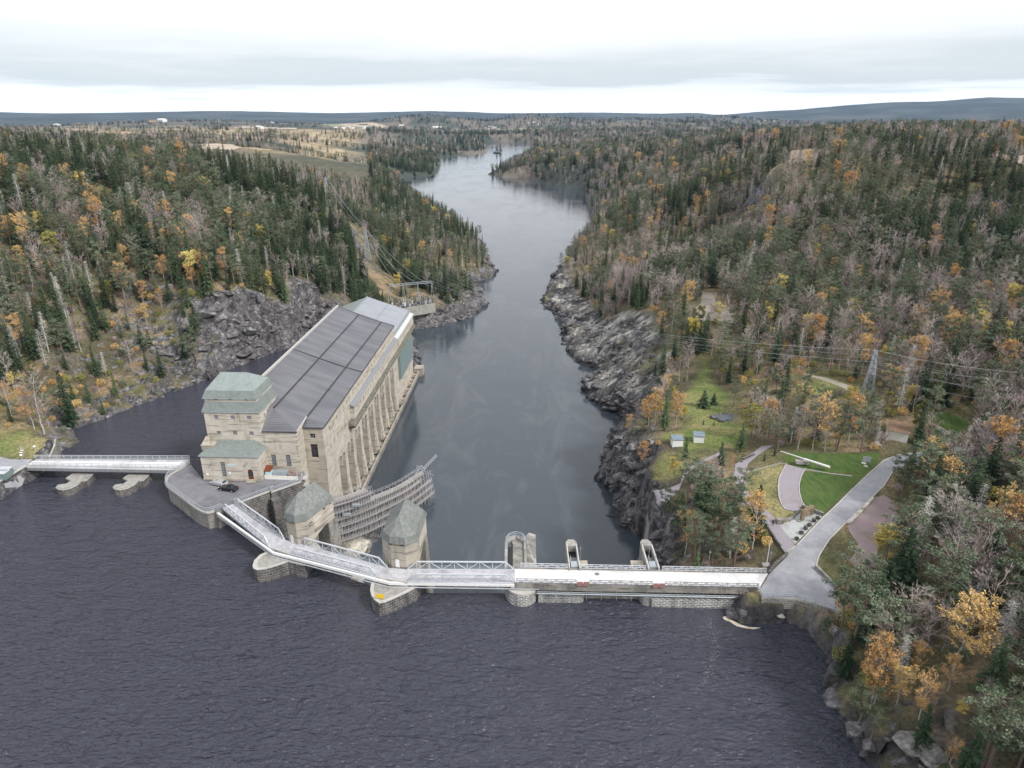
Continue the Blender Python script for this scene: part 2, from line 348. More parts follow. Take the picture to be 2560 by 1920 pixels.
# ------------------------------------------------------------ ground control points (picture point + surveyed height)
CT = [('A',0,700,6),('A',300,650,6),('A',480,800,4.4),('A',0,820,4.5),('A',200,880,4.4),('A',0,1040,4.4),('A',0,450,10),('A',400,400,7),('A',700,350,5),
 ('L',0,1300,17),('L',600,1500,8),('L',400,1250,19),('L',1000,1250,15),('L',1300,1400,10),('L',1500,1150,21),('B',380,225,24),('B',640,120,27),('B',600,215,24),('B',870,205,19),
 ('B',1000,250,14),('B',1180,310,9),('X',650,540,59),('X',850,620,54),('X',0,430,66),('W',0,520,48),('W',0,620,34),('W',200,560,40),('W',400,520,40),('W',600,590,27),('W',700,640,14),
 ('M',670,760,4),('M',370,360,37),('M',500,550,24),('M',850,1110,-8),('M',1180,1085,-8),('M',920,1150,-8.5),('M',1300,1000,-9),('M',1200,800,-8),('M',1000,500,-3),('M',1350,600,-8),('M',1480,1000,-14),
 ('W',560,400,45),('W',700,350,35),('W',500,330,46),('W',850,350,12),('W',920,420,-2),('W',800,350,14),('X',890,300,50),('X',200,250,60),('X',600,240,45),('X',1400,330,42),('X',1600,200,46),('X',1900,330,25),
 ('X',2150,300,14),('Y',200,220,0),('Y',500,380,-5),('Y',400,500,-10),('Y',800,340,-14),('Y',1150,250,-8),('Y',1300,420,6),('Y',1500,330,12),('Y',1000,505,-18),('Y',1700,250,12),('Y',2000,230,22),
 ('N',640,620,-6),('N',430,560,-15),('N',330,520,-17),('N',500,780,-15),('N',600,950,-14),('N',800,1000,-9),('N',1000,1200,-3),('N',1300,1300,0),('N',620,1200,-15),('N',850,1350,-12),('N',1000,800,0),('N',900,650,2),
 ('N',1450,620,12),('N',1600,700,12),('N',1900,800,12),('F',700,740,2),('F',820,700,2.4),('F',1040,520,1),('F',860,150,0),('F',600,900,1),('F',330,880,-3),('F',200,850,-5),('F',450,1150,-1),('F',300,1250,-3),('F',700,1300,2),
 ('F',1200,700,3),('F',1300,1250,4.2),('F',1150,1000,4),('F',1700,620,5.5),('F',1200,600,3.5),('F',1700,200,8),('F',2030,310,9),('E',900,540,0),('E',1200,480,2.5),('E',1700,400,4.2),('E',800,450,-2),
 ('G',1100,600,5),('G',900,1200,4.5),('G',1500,1200,7),('G',1700,500,8),('G',2200,600,12),('G',2200,1200,12),('H',1200,600,6),('H',2200,1000,13),('H',700,900,4),('H',560,1100,2.5),('H',1200,1500,8),('H',900,1600,4),('H',2200,1600,14),('E',1500,820,3.8),('E',2050,1000,3.6),
 ('O',1150,1350,8),('O',1500,1300,8.6),('O',2200,1250,13),('O',1080,1260,9),('O',1500,1020,11),('O',1300,880,10),('O',800,860,8),('O',600,740,10),('O',250,590,11),('O',2200,900,22),('O',1500,600,16),
 ('W',2100,600,27),('W',2100,450,41),('W',1850,650,15),('W',1600,500,20),('W',1700,400,47),('W',1500,400,26),('W',1350,450,4),('W',1400,600,6),('Z',850,380,65),('Z',700,440,61),('Z',2200,300,72),('Z',2200,400,62),('Z',400,330,52),('Z',200,250,40),('Z',1500,300,72),
 ('V',1000,700,42),('V',1600,900,35),('Z',1200,200,66),('W',2212,800,20),('W',2212,700,27),('W',1350,560,-4),('W',1300,600,-10)]
CW = [P(*c) for c in CT]
CW += [(-60,130,-12),(-300,90,10),(-300,160,14),(-260,250,32),(-420,420,66),(-700,900,50),(-300,700,46),(-500,1500,44),(-900,2500,46),(60,60,4),(120,60,14),(300,60,24),(200,110,15),(300,200,24),(420,350,45),(700,700,74),(420,760,60),(700,1100,55),(300,900,30),
 (500,1800,28),(1500,2500,30),(0,4000,5),(800,3500,18),(-1500,4000,40),(2500,4500,40),(-200,3000,-5),(0,7000,20),(3000,7000,30),(-3000,7000,40),(-300,1900,0),(-400,1400,10),(-700,3300,44),(250,2300,8),(-30,2050,-8),(0,1750,0)]
SHEETS = []   # (name, label, material, outline with heights, lift)
def sheet(name, label, m, pts, lift=.06, kind='structure'):
    SHEETS.append((name, label, m, pts, lift, kind)); CW.extend([(p[0], p[1], p[2]-.02) for p in resample(list(pts)+[pts[0]], 9)[:-1]])
def Pz(k, pts): return [P(k, a, b, z) for a, b, z in pts]
road_L = Pz('G', [(0,1170,4.5),(160,1010,4.7),(250,905,4.9),(480,660,5.5),(850,310,7),(1000,180,7.6),(1150,128,8),(1400,108,8.4)])+Pz('O', [(1470,1290,8.6)])
road_R = Pz('G', [(580,1300,4.5),(560,1262,4.5),(410,1112,4.6),(440,1000,4.8),(530,860,5.1),(690,700,5.5),(1000,400,6.7),(1080,270,7.2),(1200,215,7.7),(1440,190,8.2)])+Pz('O', [(1560,1400,8.6),(1700,1320,8.8),(1620,1280,8.8)])
plaza = Pz('E', [(1525,655,4.5),(1455,765,4.5),(1480,848,4.5),(1750,850,4.5),(2098,950,4.5)])
sheet('road', 'grey asphalt road running from the dam past the lawns', 'asph_pale', plaza+road_R+road_L[::-1], .07)
sheet('gravel_yard', None, 'gravel_red', Pz('G', [(1000,470,6.5),(910,510,6.2),(800,640,5.7),(690,740,5.4),(700,790,5.3),(780,900,5.2),(740,1000,5),(680,1050,5),(790,1160,4.8),(760,1250,4.6),(850,1320,4.6),(960,1290,4.8),(930,1050,5),(960,880,5.2),(1100,800,5.6),(1130,640,6),(1090,520,6.4)]), .05)
sheet('footpath', None, 'path', Pz('F', [(1480,1550,4.5),(1555,1480,4.5),(1380,1250,4.5),(1260,1150,4.4),(1190,1060,4.2),(1170,960,4),(1200,860,3.8),(1310,770,3.6),(1400,720,3.5),(1300,725,3.4),(1230,780,3.5),(1100,860,3.8),(1090,960,4),(1130,1080,4.2),(1230,1220,4.4),(1330,1320,4.5)]), .09)
sheet('terrace_path', None, 'path', Pz('F', [(1490,868,4.6),(1440,960,4.6),(1427,1040,4.6),(1440,1120,4.6),(1485,1212,4.6),(1570,1225,4.6),(1620,1180,4.6),(1590,1080,4.6),(1592,990,4.6),(1632,905,4.6)]), .10)
sheet('lawn', None, 'lawn', Pz('F', [(1632,912,4.8),(1600,1000,4.7),(1600,1090,4.7),(1640,1190,4.7),(1775,1245,4.9),(1900,1130,5.6),(2090,955,6.7),(1860,935,5.8)]), .06)
sheet('lawn', None, 'lawn', Pz('F', [(1640,900,4.9),(1860,928,5.8),(2095,948,6.8),(2190,850,7.5),(2212,780,8),(2000,775,7.2),(1560,760,5.8),(1450,800,5.2),(1500,860,4.8)]), .05)
sheet('grass', None, 'drygrass', Pz('F', [(1480,872,4.5),(1180,932,4.1),(1180,1000,4.2),(1220,1110,4.3),(1390,1300,4.5),(1420,1295,4.5),(1510,1290,4.5),(1585,1232,4.6),(1480,1210,4.5),(1430,1110,4.5),(1425,1020,4.5),(1440,950,4.5)]), .05)
sheet('paving', None, 'paving', Pz('F', [(1430,1330,4.55),(1560,1480,4.5),(1775,1262,4.9),(1690,1215,4.7),(1600,1225,4.6),(1520,1305,4.55)]), .08)
sheet('meadow', None, 'meadow', Pz('F', [(860,60,0),(790,200,0),(700,330,0),(680,420,.4),(760,520,1),(700,590,1.6),(520,650,1.6),(700,780,2),(900,760,2.2),(1180,730,3.2),(1230,680,3.2),(1130,560,2),(1010,420,1),(1080,330,1),(930,230,0.2),(900,100,0)]), .05)
sheet('grass', None, 'drygrass', Pz('F', [(520,760,1.5),(760,770,2),(1010,720,2.7),(960,790,2.4),(800,860,2),(700,960,1.6),(560,1010,.5),(430,990,-.5),(440,880,0)]), .05)
sheet('footpath', None, 'path', Pz('F', [(1020,720,2.8),(960,780,2.5),(800,850,2.2),(700,920,1.7),(680,1010,1.2),(590,1050,.6),(420,1060,.1),(420,1120,0),(560,1170,0),(660,1080,.9),(720,940,1.8),(820,870,2.3),(990,790,2.7)]), .11)
sheet('dirt_track', None, 'dirt', Pz('O', [(210,590,11),(420,680,10.2),(730,810,9),(740,780,9),(450,650,10.4),(300,600,11)]), .08)
sheet('meadow', None, 'meadow', Pz('O', [(330,670,10.3),(330,740,9.6),(350,900,7.4),(560,770,9),(480,700,9.8)]), .05)
sheet('lawn', None, 'lawn', Pz('O', [(1350,950,11.2),(1340,1020,10.6),(1600,1150,9.6),(1730,1110,10),(1740,1060,10.5),(1560,980,11.3)]), .06)
sheet('dirt_track', None, 'dirt', Pz('O', [(1330,1040,10.3),(1400,1090,9.9),(1540,1200,9.2),(1640,1190,9.2),(1500,1110,9.9)]), .07)
sheet('gravel_yard', None, 'gravel_red', Pz('O', [(1445,1180,9.3),(1475,1290,8.6),(1560,1300,8.7),(1620,1200,9.2)]), .1)
sheet('dirt_track', None, 'dirt', Pz('N', [(1400,520,12),(1390,600,12),(1350,640,12),(1350,740,11.5),(1520,740,11.5),(1650,760,11.5),(1640,700,12),(1500,600,12),(1480,540,12)]), .08)
sheet('road', None, 'asph_pale', Pz('A', [(0,838,4.5),(90,860,4.5),(320,862,4.5),(225,915,4.5),(100,985,4.5),(0,1045,4.5)])+[(-190,150,4.5),(-200,175,4.5)], .07)
sheet('lawn', None, 'meadow', Pz('A', [(0,660,6),(260,640,6),(300,760,5.2),(240,850,4.6),(90,850,4.6),(0,830,4.7)])+[(-190,178,5),(-190,196,6)], .06)
sheet('grass', None, 'drygrass', Pz('A', [(260,645,6),(460,690,5),(410,835,4.5),(245,850,4.6),(305,760,5.2)]), .05)
sheet('felled_clearing', None, 'mud', Pz('Z', [(720,350,64),(700,420,63),(560,470,60),(640,480,59),(820,430,63),(980,370,66),(990,345,67),(800,345,65)]), .5)
for z_, k_, m_, pts_ in ((46,'X','field_tan',[(1480,195),(1550,186),(1800,190),(1920,205),(1900,215),(1700,212),(1500,203)]),(46,'X','field_tan',[(370,235),(560,232),(800,245),(900,262),(820,280),(620,262),(400,250)]),
  (47,'X','field_tan',[(800,290),(1000,285),(1250,310),(1500,318),(1560,335),(1480,352),(1240,330),(1000,305)]),(44,'X','field_tan',[(1220,252),(1500,260),(1700,264),(1720,280),(1500,285),(1250,272)]),
  (8,'Y','field_tan',[(0,205),(150,212),(310,222),(325,240),(180,245),(0,235)]),(13,'Y','field_green',[(60,415),(160,420),(285,440),(285,450),(150,434),(60,428)]),
  (-6,'Y','field_green',[(900,240),(1050,234),(1200,233),(1200,238),(1060,240),(910,244)]),(46,'X','field_green',[(2040,165),(2150,165),(2212,180),(2212,190),(2060,178)]),(63,'Z','field_tan',[(2175,390),(2212,388),(2212,460),(2165,440)]),(66,'Z','mud',[(1980,365),(2120,380),(2150,400),(2100,412),(2000,390)])):
    sheet('field', None, m_, PL(k_, pts_, z_), .8)

# ------------------------------------------------------------ height field: smooth interpolation of the control points
CW = np.array(CW, float)
def uvw(x, y):
    yy = np.maximum(y, 55.0); return np.clip(x/yy, -1.5, 1.5)*1.0, np.log(yy)*.9
cu, cv = uvw(CW[:,0], CW[:,1])
keep = []; seen = set()
for i in range(len(cu)):
    k = (round(cu[i], 2), round(cv[i], 2))
    if k not in seen: seen.add(k); keep.append(i)
cu, cv, cz = cu[keep], cv[keep], CW[keep, 2]
def tk(r2): return np.where(r2 > 1e-12, .5*r2*np.log(np.maximum(r2, 1e-12)), 0)
n_ = len(cu); A_ = np.zeros((n_+3, n_+3)); A_[:n_,:n_] = tk((cu[:,None]-cu)**2+(cv[:,None]-cv)**2)+np.eye(n_)*1e-3
A_[:n_,n_] = 1; A_[:n_,n_+1] = cu; A_[:n_,n_+2] = cv; A_[n_:,:n_] = A_[:n_,n_:].T
wt = np.linalg.solve(A_, np.concatenate([cz, [0,0,0]]))
def base_h(x, y):
    u, v = uvw(x, y); o = np.empty(x.shape).ravel(); uf = u.ravel(); vf = v.ravel()
    for a in range(0, len(uf), 20000):
        uu = uf[a:a+20000]; vv = vf[a:a+20000]
        o[a:a+20000] = tk((uu[:,None]-cu)**2+(vv[:,None]-cv)**2)@wt[:n_]+wt[n_]+wt[n_+1]*uu+wt[n_+2]*vv
    return o.reshape(x.shape)
def axis(c0, c1, step, lim0, lim1, g=1.036):
    m = list(np.arange(c0, c1+step/2, step)); s = step; a = m[-1]
    while a < lim1: s *= g; a += s; m.append(a)
    s = step; a = m[0]; lo = []
    while a > lim0: s *= g; a -= s; lo.append(a)
    return np.array(lo[::-1]+m)
XS = axis(-190, 190, 1.4, -16000, 16000); YS = axis(56, 400, 1.4, 20, 17000, 1.03)
GX, GY = np.meshgrid(XS, YS)
HZ = base_h(GX, GY)
dist = np.hypot(GX, GY)
# far ranges: skyline height by bearing, rising beyond 7 km
skc = np.array([-400,0,250,500,700,900,1100,1250,1400,1480,1600,1680,1730,1800,1900,2000,2100,2200,2300,2450,2560,2900]); 
skv = np.array([282,281,287,284,282,285,281,285,284,284,286,285,289,284,279,272,268,267,262,265,267,268])
sky_px = np.interp(1280+FPX*GX/np.maximum(GY*1.0, 1)*1.0/1.0739, skc, skv)
far_h = CAM_H+(292-sky_px)/FPX*1.1*13500
rise = np.clip((dist-7500)/5500, 0, 1); rise = rise*rise*(3-2*rise)
mid = 20+30*fbm(GX/900+3, GY/1400, 4, 5)
k1 = np.clip((dist-3200)/2500, 0, 1)
HZ = HZ*(1-k1)+np.clip(mid, -5, 75)*k1
far_h = 15+(far_h-15)*(1-.35*np.clip((dist-13500)/4000, 0, 1))
HZ = HZ*(1-rise)+(far_h+(18*fbm(GX/700, GY/900, 4, 11))*(1-np.clip((dist-12500)/1500, 0, 1)))*rise
for (hx, hy, ha, hw) in ((150,6000,66,330),(-640,5600,70,380),(900,5200,40,700),(1900,6500,60,500),(-2300,5200,50,700)):
    HZ = HZ+ha*np.exp(-(((GX-hx)/hw)**2+((GY-hy)/(hw*1.6))**2))*np.clip((dist-2500)/1000, 0, 1)
# keep the made ground smooth, roughen the rest
flat = np.ones(GX.shape); fl2 = np.ones(GX.shape)
near = (GX > -260) & (GX < 260) & (GY < 420)
for nme, lab, m_, pts, lift, kd in SHEETS:
    if lift < .4:
        d = np.full(GX.shape, 99.0); d[near] = sdist(pts, GX[near], GY[near]); flat = np.minimum(flat, np.clip((d-1)/5, 0, 1)); fl2 = np.minimum(fl2, np.clip((d-.5)/2, 0, 1))
rough = np.clip(dist/400, .5, 3)
HZ = HZ+flat*(rough*1.3*fbm(GX/26, GY/26, 5, 21)+.5*fbm(GX/5, GY/5, 3, 31))
# carve the water
dU = sdist(U_poly, GX, GY); dD = sdist(D_poly, GX, GY)
cl = np.exp(-(((GX+98)/22)**2+((GY-280)/36)**2))       # the cliff across the canal is steep
sU = .85+3.4*cl+1.4*((GX > 40) & (GY > 92))
rocky = fbm(GX/7, GY/7, 5, 41, .6)
edge = np.clip(np.abs(dU)/6, 0, 1)
hU = .25+sU*np.maximum(dU+rocky*2.2*edge*(1+cl), 0)
out_ = dU > 0
HZ = np.where(out_, HZ*(1-fl2)+fl2*np.minimum(HZ, np.maximum(hU, .3)), -1.0-np.minimum(5, -dU))
landward = (GY > 118)
notDam = ~((dD < 30) & (GX > -70) & (GX < 34) & (GY < 310) & (GY > 117))
HZ = np.where(notDam, HZ, np.minimum(HZ, 0))
sD = np.where((GX > 0) & (GY < 262), np.where(GY < 172, 4.0, 1.9), 1.0)+.5*fbm(GX/40, GY/40, 3, 51)
eD = np.clip(np.abs(dD)/5, 0, 1)
hD = ZT+.3+sD*np.maximum(dD+rocky*3.5*eD, 0)
gorge = (dU > 0)
HZ = np.where(dD < 0, np.where(gorge, ZT-1-np.minimum(4, -dD), HZ), np.where(gorge, HZ*(1-fl2)+fl2*np.minimum(HZ, np.maximum(hD, ZT+.3)), HZ))
# craggy relief close to the banks
crag = np.exp(-np.maximum(dD, 0)/14)*(dD > .5)*(dist < 900)+np.exp(-np.maximum(dU, 0)/9)*(dU > .5)*(dist < 900)
HZ = HZ+np.clip(crag, 0, 1)*flat*(1.6*(np.abs(fbm(GX/6, GY/6, 4, 61, .6))-.15)+.6*fbm(GX/2.2, GY/2.2, 2, 71))*(dU > .5)
bed_ = [(-53,128),(-30,119),(-31,150),(-38,167),(-47,164),(-58,150)]; bedm = np.zeros(GX.shape); bedm[near] = np.clip(-sdist(bed_, GX[near], GY[near])+.5, 0, 1)
# jointed blocks: each rock cell sits at its own height
bl = np.clip(crag*1.3, 0, 1)*np.clip(fl2, 0, 1)*(dU > 1.0)*(dist < 800)
wx = GX+2.5*fbm(GX/9, GY/9, 3, 301); wy = GY+2.5*fbm(GX/9, GY/9, 3, 302)
ca1, cb1 = cells(wx/6.5, wy/4.5, 3); ca2, cb2 = cells(wx/2.6+7, wy/2.2, 9)
HZ = HZ+bl*((ca1-.5)*3.0+(ca2-.5)*1.5)
HZ = np.where(bedm > 0, np.minimum(HZ, -19.7+1.1*ca2+.8*ca1), HZ)
def G(x, y):
    x = np.asarray(x, float); y = np.asarray(y, float)
    i = np.clip(np.searchsorted(XS, x)-1, 0, len(XS)-2); j = np.clip(np.searchsorted(YS, y)-1, 0, len(YS)-2)
    fx = np.clip((x-XS[i])/(XS[i+1]-XS[i]), 0, 1); fy = np.clip((y-YS[j])/(YS[j+1]-YS[j]), 0, 1)
    a = HZ[j,i]; b = HZ[j,i+1]; c = HZ[j+1,i+1]; d = HZ[j+1,i]
    # same triangle split as the mesh
    return np.where(fx >= fy, a+(b-a)*fx+(c-b)*fy, a+(c-d)*fx+(d-a)*fy)
def hit(k, x, y, tmax=6000):
    """where the line of sight through a picture point meets the ground"""
    r = ray(k, x, y); t = np.concatenate([np.arange(60, 500, .5), np.arange(500, tmax, 3)])
    z = CAM_H+r[2]*t; g = np.maximum(G(r[0]*t, r[1]*t), np.where(dwet(r[0]*t, r[1]*t), ZT, -99))
    i = int(np.argmax(z < g)) if (z < g).any() else len(t)-1
    return (r[0]*t[i], r[1]*t[i], float(G(r[0]*t[i], r[1]*t[i])))
def dwet(x, y): return np.zeros(np.shape(x), bool)

# ------------------------------------------------------------ ground mesh with painted soil, moss and rock tones
gy_, gx_ = np.gradient(HZ, YS, XS); slope = np.hypot(gx_, gy_)
ny, nx = HZ.shape
idx = np.arange(ny*nx).reshape(ny, nx)
a = idx[:-1,:-1].ravel(); b = idx[:-1,1:].ravel(); c = idx[1:,1:].ravel(); d = idx[1:,:-1].ravel()
tri = np.stack([np.stack([a,b,c],1), np.stack([a,c,d],1)], 1).reshape(-1, 3)
# leave out cells far under water
me = bpy.data.meshes.new('ground')
# ledges and clefts: steep faces are pushed in and out sideways
st = np.clip((slope-.55)*1.6, 0, 1)*(dist < 900)*flat*(dU > 0)
dxn = (fbm(GX/4+HZ/3, HZ/2.6, 4, 201, .6)+.7*fbm(GX/11, HZ/5+GY/11, 3, 202))*2.2*st; dyn = (fbm(GY/4-HZ/3, HZ/2.6, 4, 203, .6)+.7*fbm(GY/11, HZ/5-GX/11, 3, 204))*2.2*st
vv = np.stack([(GX+dxn).ravel(), (GY+dyn).ravel(), HZ.ravel()], 1).astype(np.float32)
me.vertices.add(len(vv)); me.vertices.foreach_set('co', vv.ravel())
me.loops.add(tri.size); me.loops.foreach_set('vertex_index', tri.ravel().astype(np.int32))
me.polygons.add(len(tri)); me.polygons.foreach_set('loop_start', np.arange(0, tri.size, 3, dtype=np.int32)); me.polygons.foreach_set('loop_total', np.full(len(tri), 3, np.int32))
me.update(calc_edges=True)
f1 = fbm(GX/18, GY/18, 5, 81); f2 = fbm(GX/7+40, GY/7, 4, 91); f3 = fbm(GX/2.5, GY/2.5, 3, 95)
def c3(r, g, b): return np.array([r, g, b])[None, None, :]
def mixc(a, b, t): return a+(b-a)*np.clip(t, 0, 1)[..., None]
floor = mixc(c3(.085,.072,.042)+0*GX[..., None], c3(.14,.13,.06), f1*2+.5); floor = mixc(floor, c3(.26,.19,.12), f2*2.2+.05); floor = mixc(floor, c3(.05,.065,.022), f3*2-.3)
rock = mixc(c3(.055,.052,.056)+0*GX[..., None], c3(.21,.205,.215), f2*1.2+ca2*.9-.15); rock = mixc(rock, c3(.045,.042,.045), f3*1.6-.1)
crk = np.clip(1-np.minimum(cb1*3.2, cb2*3.0), 0, 1); rock = rock*(1-.75*crk[..., None]**2)
rock = mixc(rock, c3(.20,.19,.09), (f1*2.2-.35)*np.clip(1.6-slope, 0, 1))
bank = np.exp(-np.maximum(dD, 0)/7)*(dist < 1500)*np.where((GX > 34) & (GY < 168), .25, 1)
shelf = np.zeros(GX.shape); q_ = (dist < 700) & (GX > 0) & (GX < 130)
shelf_poly = PL('N', [(330,330),(420,480),(520,640),(640,820),(800,850),(1000,960),(1050,1150),(1200,1230),(1000,1350),(900,1450),(600,1500),(250,900),(60,560),(240,300)], -14)
shelf[q_] = np.clip(-sdist(shelf_poly, GX[q_], GY[q_])/4+.5, 0, 1)
light = mixc(rock, c3(.44,.425,.405)+0*GX[..., None], np.clip(f2*2.4+ca2*1.0-.05, 0, 1)*np.clip(f3*1.5+.9, 0, 1))*(1-.6*crk[..., None]**2)
wr = np.clip((slope-.8)*2.2+f2*.8, 0, 1)*(dist < 1500)*np.clip(1.6-np.minimum(np.maximum(dD,0),np.maximum(dU,0))/35, .12, 1)
bc = mixc(floor, rock, np.clip(wr+bank*1.6+f2*bank, 0, 1)); bc = mixc(bc, light, shelf*np.clip((dD-3)/4+f2, 0, 1)*np.clip(1.9-slope, 0, 1))
wetd = np.clip(1-(HZ-ZT-.2)/1.8, 0, 1)*(dD < 30)*(dU > 0); bc = mixc(bc, c3(.025,.024,.025)+0*GX[..., None], wetd)
yel = np.clip(f1*3, 0, 1)*np.clip(1-slope, 0, 1)*(np.hypot(GX-30, GY-75) < 0); 
# forest seen from afar: dark wood patches with lighter leafless ones
for nme, lab, m_, pts, lift, kd in SHEETS:
    if m_ in ('meadow', 'drygrass'):
        dd_ = np.full(GX.shape, 99.0); dd_[near] = sdist(pts, GX[near], GY[near]); gr = mixc(c3(.09,.135,.03)+0*GX[..., None], c3(.19,.20,.07), f2*2+.4) if m_ == 'meadow' else mixc(c3(.14,.145,.05)+0*GX[..., None], c3(.26,.23,.11), f2*2+.5)
        gr = mixc(gr, c3(.24,.20,.10), f3*2-.2); bc = mixc(bc, gr, np.clip(-dd_/3+.5+f2*1.2, 0, 1))
fw = fbm(GX/130, GY/240, 5, 101); ff = fbm(GX/40, GY/60, 4, 111)
farc = mixc(c3(.040,.050,.038)+0*GX[..., None], c3(.14,.12,.10), fw*3+.35); farc = mixc(farc, c3(.16,.10,.04), ff*2.5-1.0)
bc = mixc(bc, farc, np.clip((dist-500)/700, 0, 1)); platm = np.clip((-.2*GY-GX)/60, 0, 1)*np.clip((GY-900)/200, 0, 1)*np.clip((4500-GY)/900, 0, 1); bc = mixc(bc, mixc(c3(.34,.27,.18)+0*GX[..., None], c3(.17,.14,.08), ff*2+.5), platm*np.clip(fw*3+.8, 0, 1)); bc = mixc(bc, c3(.022,.034,.032)+.035*np.clip(fbm(GX/350, GY/500, 5, 401)*2+.3, 0, 1)[..., None], np.clip((dist-5000)/3000, 0, 1))
bc = mixc(bc, c3(.52,.49,.44)+.1*f3[..., None], bedm*np.clip(f2*3+.9, 0, 1))
ca = me.color_attributes.new('Col', 'FLOAT_COLOR', 'POINT')
ca.data.foreach_set('color', np.concatenate([np.clip(bc, 0, 1), (np.clip(1.6-dist/1000, 0, 1)*np.where((GX > 34) & (GX < 70) & (GY < 172) & (dD > 4), .35, 1)*(1-.75*shelf))[..., None]], 2).astype(np.float32).ravel())
m, n, l, bb = newmat('ground_soil_and_rock'); bb.inputs['Roughness'].default_value = .95
at = n.new('ShaderNodeAttribute'); at.attribute_name = 'Col'; g = n.new('ShaderNodeNewGeometry')
t = n.new('ShaderNodeTexNoise'); t.inputs['Scale'].default_value = 1.3; t.inputs['Detail'].default_value = 6; t.inputs['Roughness'].default_value = .75; l.new(g.outputs['Position'], t.inputs['Vector'])
r = n.new('ShaderNodeValToRGB'); r.color_ramp.elements[0].position = .3; r.color_ramp.elements[0].color = (.35,.35,.35,1); r.color_ramp.elements[1].position = .7; r.color_ramp.elements[1].color = (1.9,1.9,1.8,1); l.new(t.outputs[0], r.inputs[0])
mx = n.new('ShaderNodeMix'); mx.data_type = 'RGBA'; mx.blend_type = 'MULTIPLY'; mx.inputs[0].default_value = 1; l.new(at.outputs[0], mx.inputs[6]); l.new(r.outputs[0], mx.inputs[7])
# steep faces: fractured rock in three dimensions
sx = n.new('ShaderNodeSeparateXYZ'); l.new(g.outputs['True Normal'], sx.inputs[0]); wv_ = n.new('ShaderNodeMapRange'); wv_.inputs[1].default_value = .86; wv_.inputs[2].default_value = .62; wv_.inputs[3].default_value = 0; wv_.inputs[4].default_value = 1; l.new(sx.outputs[2], wv_.inputs[0])
al = n.new('ShaderNodeMath'); al.operation = 'MULTIPLY'; l.new(wv_.outputs[0], al.inputs[0]); l.new(at.outputs['Alpha'], al.inputs[1])
tr = n.new('ShaderNodeTexNoise'); tr.inputs['Scale'].default_value = .33; tr.inputs['Detail'].default_value = 10; tr.inputs['Roughness'].default_value = .72; tr.inputs['Distortion'].default_value = .5; l.new(g.outputs['Position'], tr.inputs['Vector'])
rr_ = n.new('ShaderNodeValToRGB'); e_ = rr_.color_ramp.elements; e_[0].position = .36; e_[0].color = (.018,.017,.019,1); e_[1].position = .68; e_[1].color = (.40,.39,.395,1); q_ = e_.new(.5); q_.color = (.135,.13,.14,1); l.new(tr.outputs[0], rr_.inputs[0])
vo_ = n.new('ShaderNodeTexVoronoi'); vo_.feature = 'DISTANCE_TO_EDGE'; vo_.inputs['Scale'].default_value = .42; l.new(g.outputs['Position'], vo_.inputs['Vector'])
vr = n.new('ShaderNodeMapRange'); vr.inputs[1].default_value = .0; vr.inputs[2].default_value = .10; vr.inputs[3].default_value = .35; vr.inputs[4].default_value = 1.0; l.new(vo_.outputs['Distance'], vr.inputs[0])
vs_ = n.new('ShaderNodeVectorMath'); vs_.operation = 'SCALE'; l.new(rr_.outputs[0], vs_.inputs[0]); l.new(vr.outputs[0], vs_.inputs['Scale'])
tm = n.new('ShaderNodeTexNoise'); tm.inputs['Scale'].default_value = .12; tm.inputs['Detail'].default_value = 6; l.new(g.outputs['Position'], tm.inputs['Vector']); tmr = n.new('ShaderNodeMapRange'); tmr.inputs[1].default_value = .48; tmr.inputs[2].default_value = .62; tmr.inputs[3].default_value = 1; tmr.inputs[4].default_value = .35; l.new(tm.outputs[0], tmr.inputs[0])
al2 = n.new('ShaderNodeMath'); al2.operation = 'MULTIPLY'; l.new(al.outputs[0], al2.inputs[0]); l.new(tmr.outputs[0], al2.inputs[1])
m3 = n.new('ShaderNodeMix'); m3.data_type = 'RGBA'; l.new(al2.outputs[0], m3.inputs[0]); l.new(mx.outputs[2], m3.inputs[6]); l.new(vs_.outputs[0], m3.inputs[7]); l.new(m3.outputs[2], bb.inputs['Base Color'])
bp = n.new('ShaderNodeBump'); bp.inputs['Distance'].default_value = .9; t2 = n.new('ShaderNodeTexNoise'); t2.inputs['Scale'].default_value = .55; t2.inputs['Detail'].default_value = 9; t2.inputs['Roughness'].default_value = .75
l.new(g.outputs['Position'], t2.inputs['Vector']); l.new(t2.outputs[0], bp.inputs['Height'])
bq = n.new('ShaderNodeBump'); bq.inputs['Distance'].default_value = 1.2; l.new(vo_.outputs['Distance'], bq.inputs['Height']); l.new(al2.outputs[0], bq.inputs['Strength']); l.new(bp.outputs[0], bq.inputs['Normal']); l.new(bq.outputs[0], bb.inputs['Normal'])
me.materials.append(m)
go = bpy.data.objects.new('ground', me); COL.objects.link(go); tag(go, kind='structure')

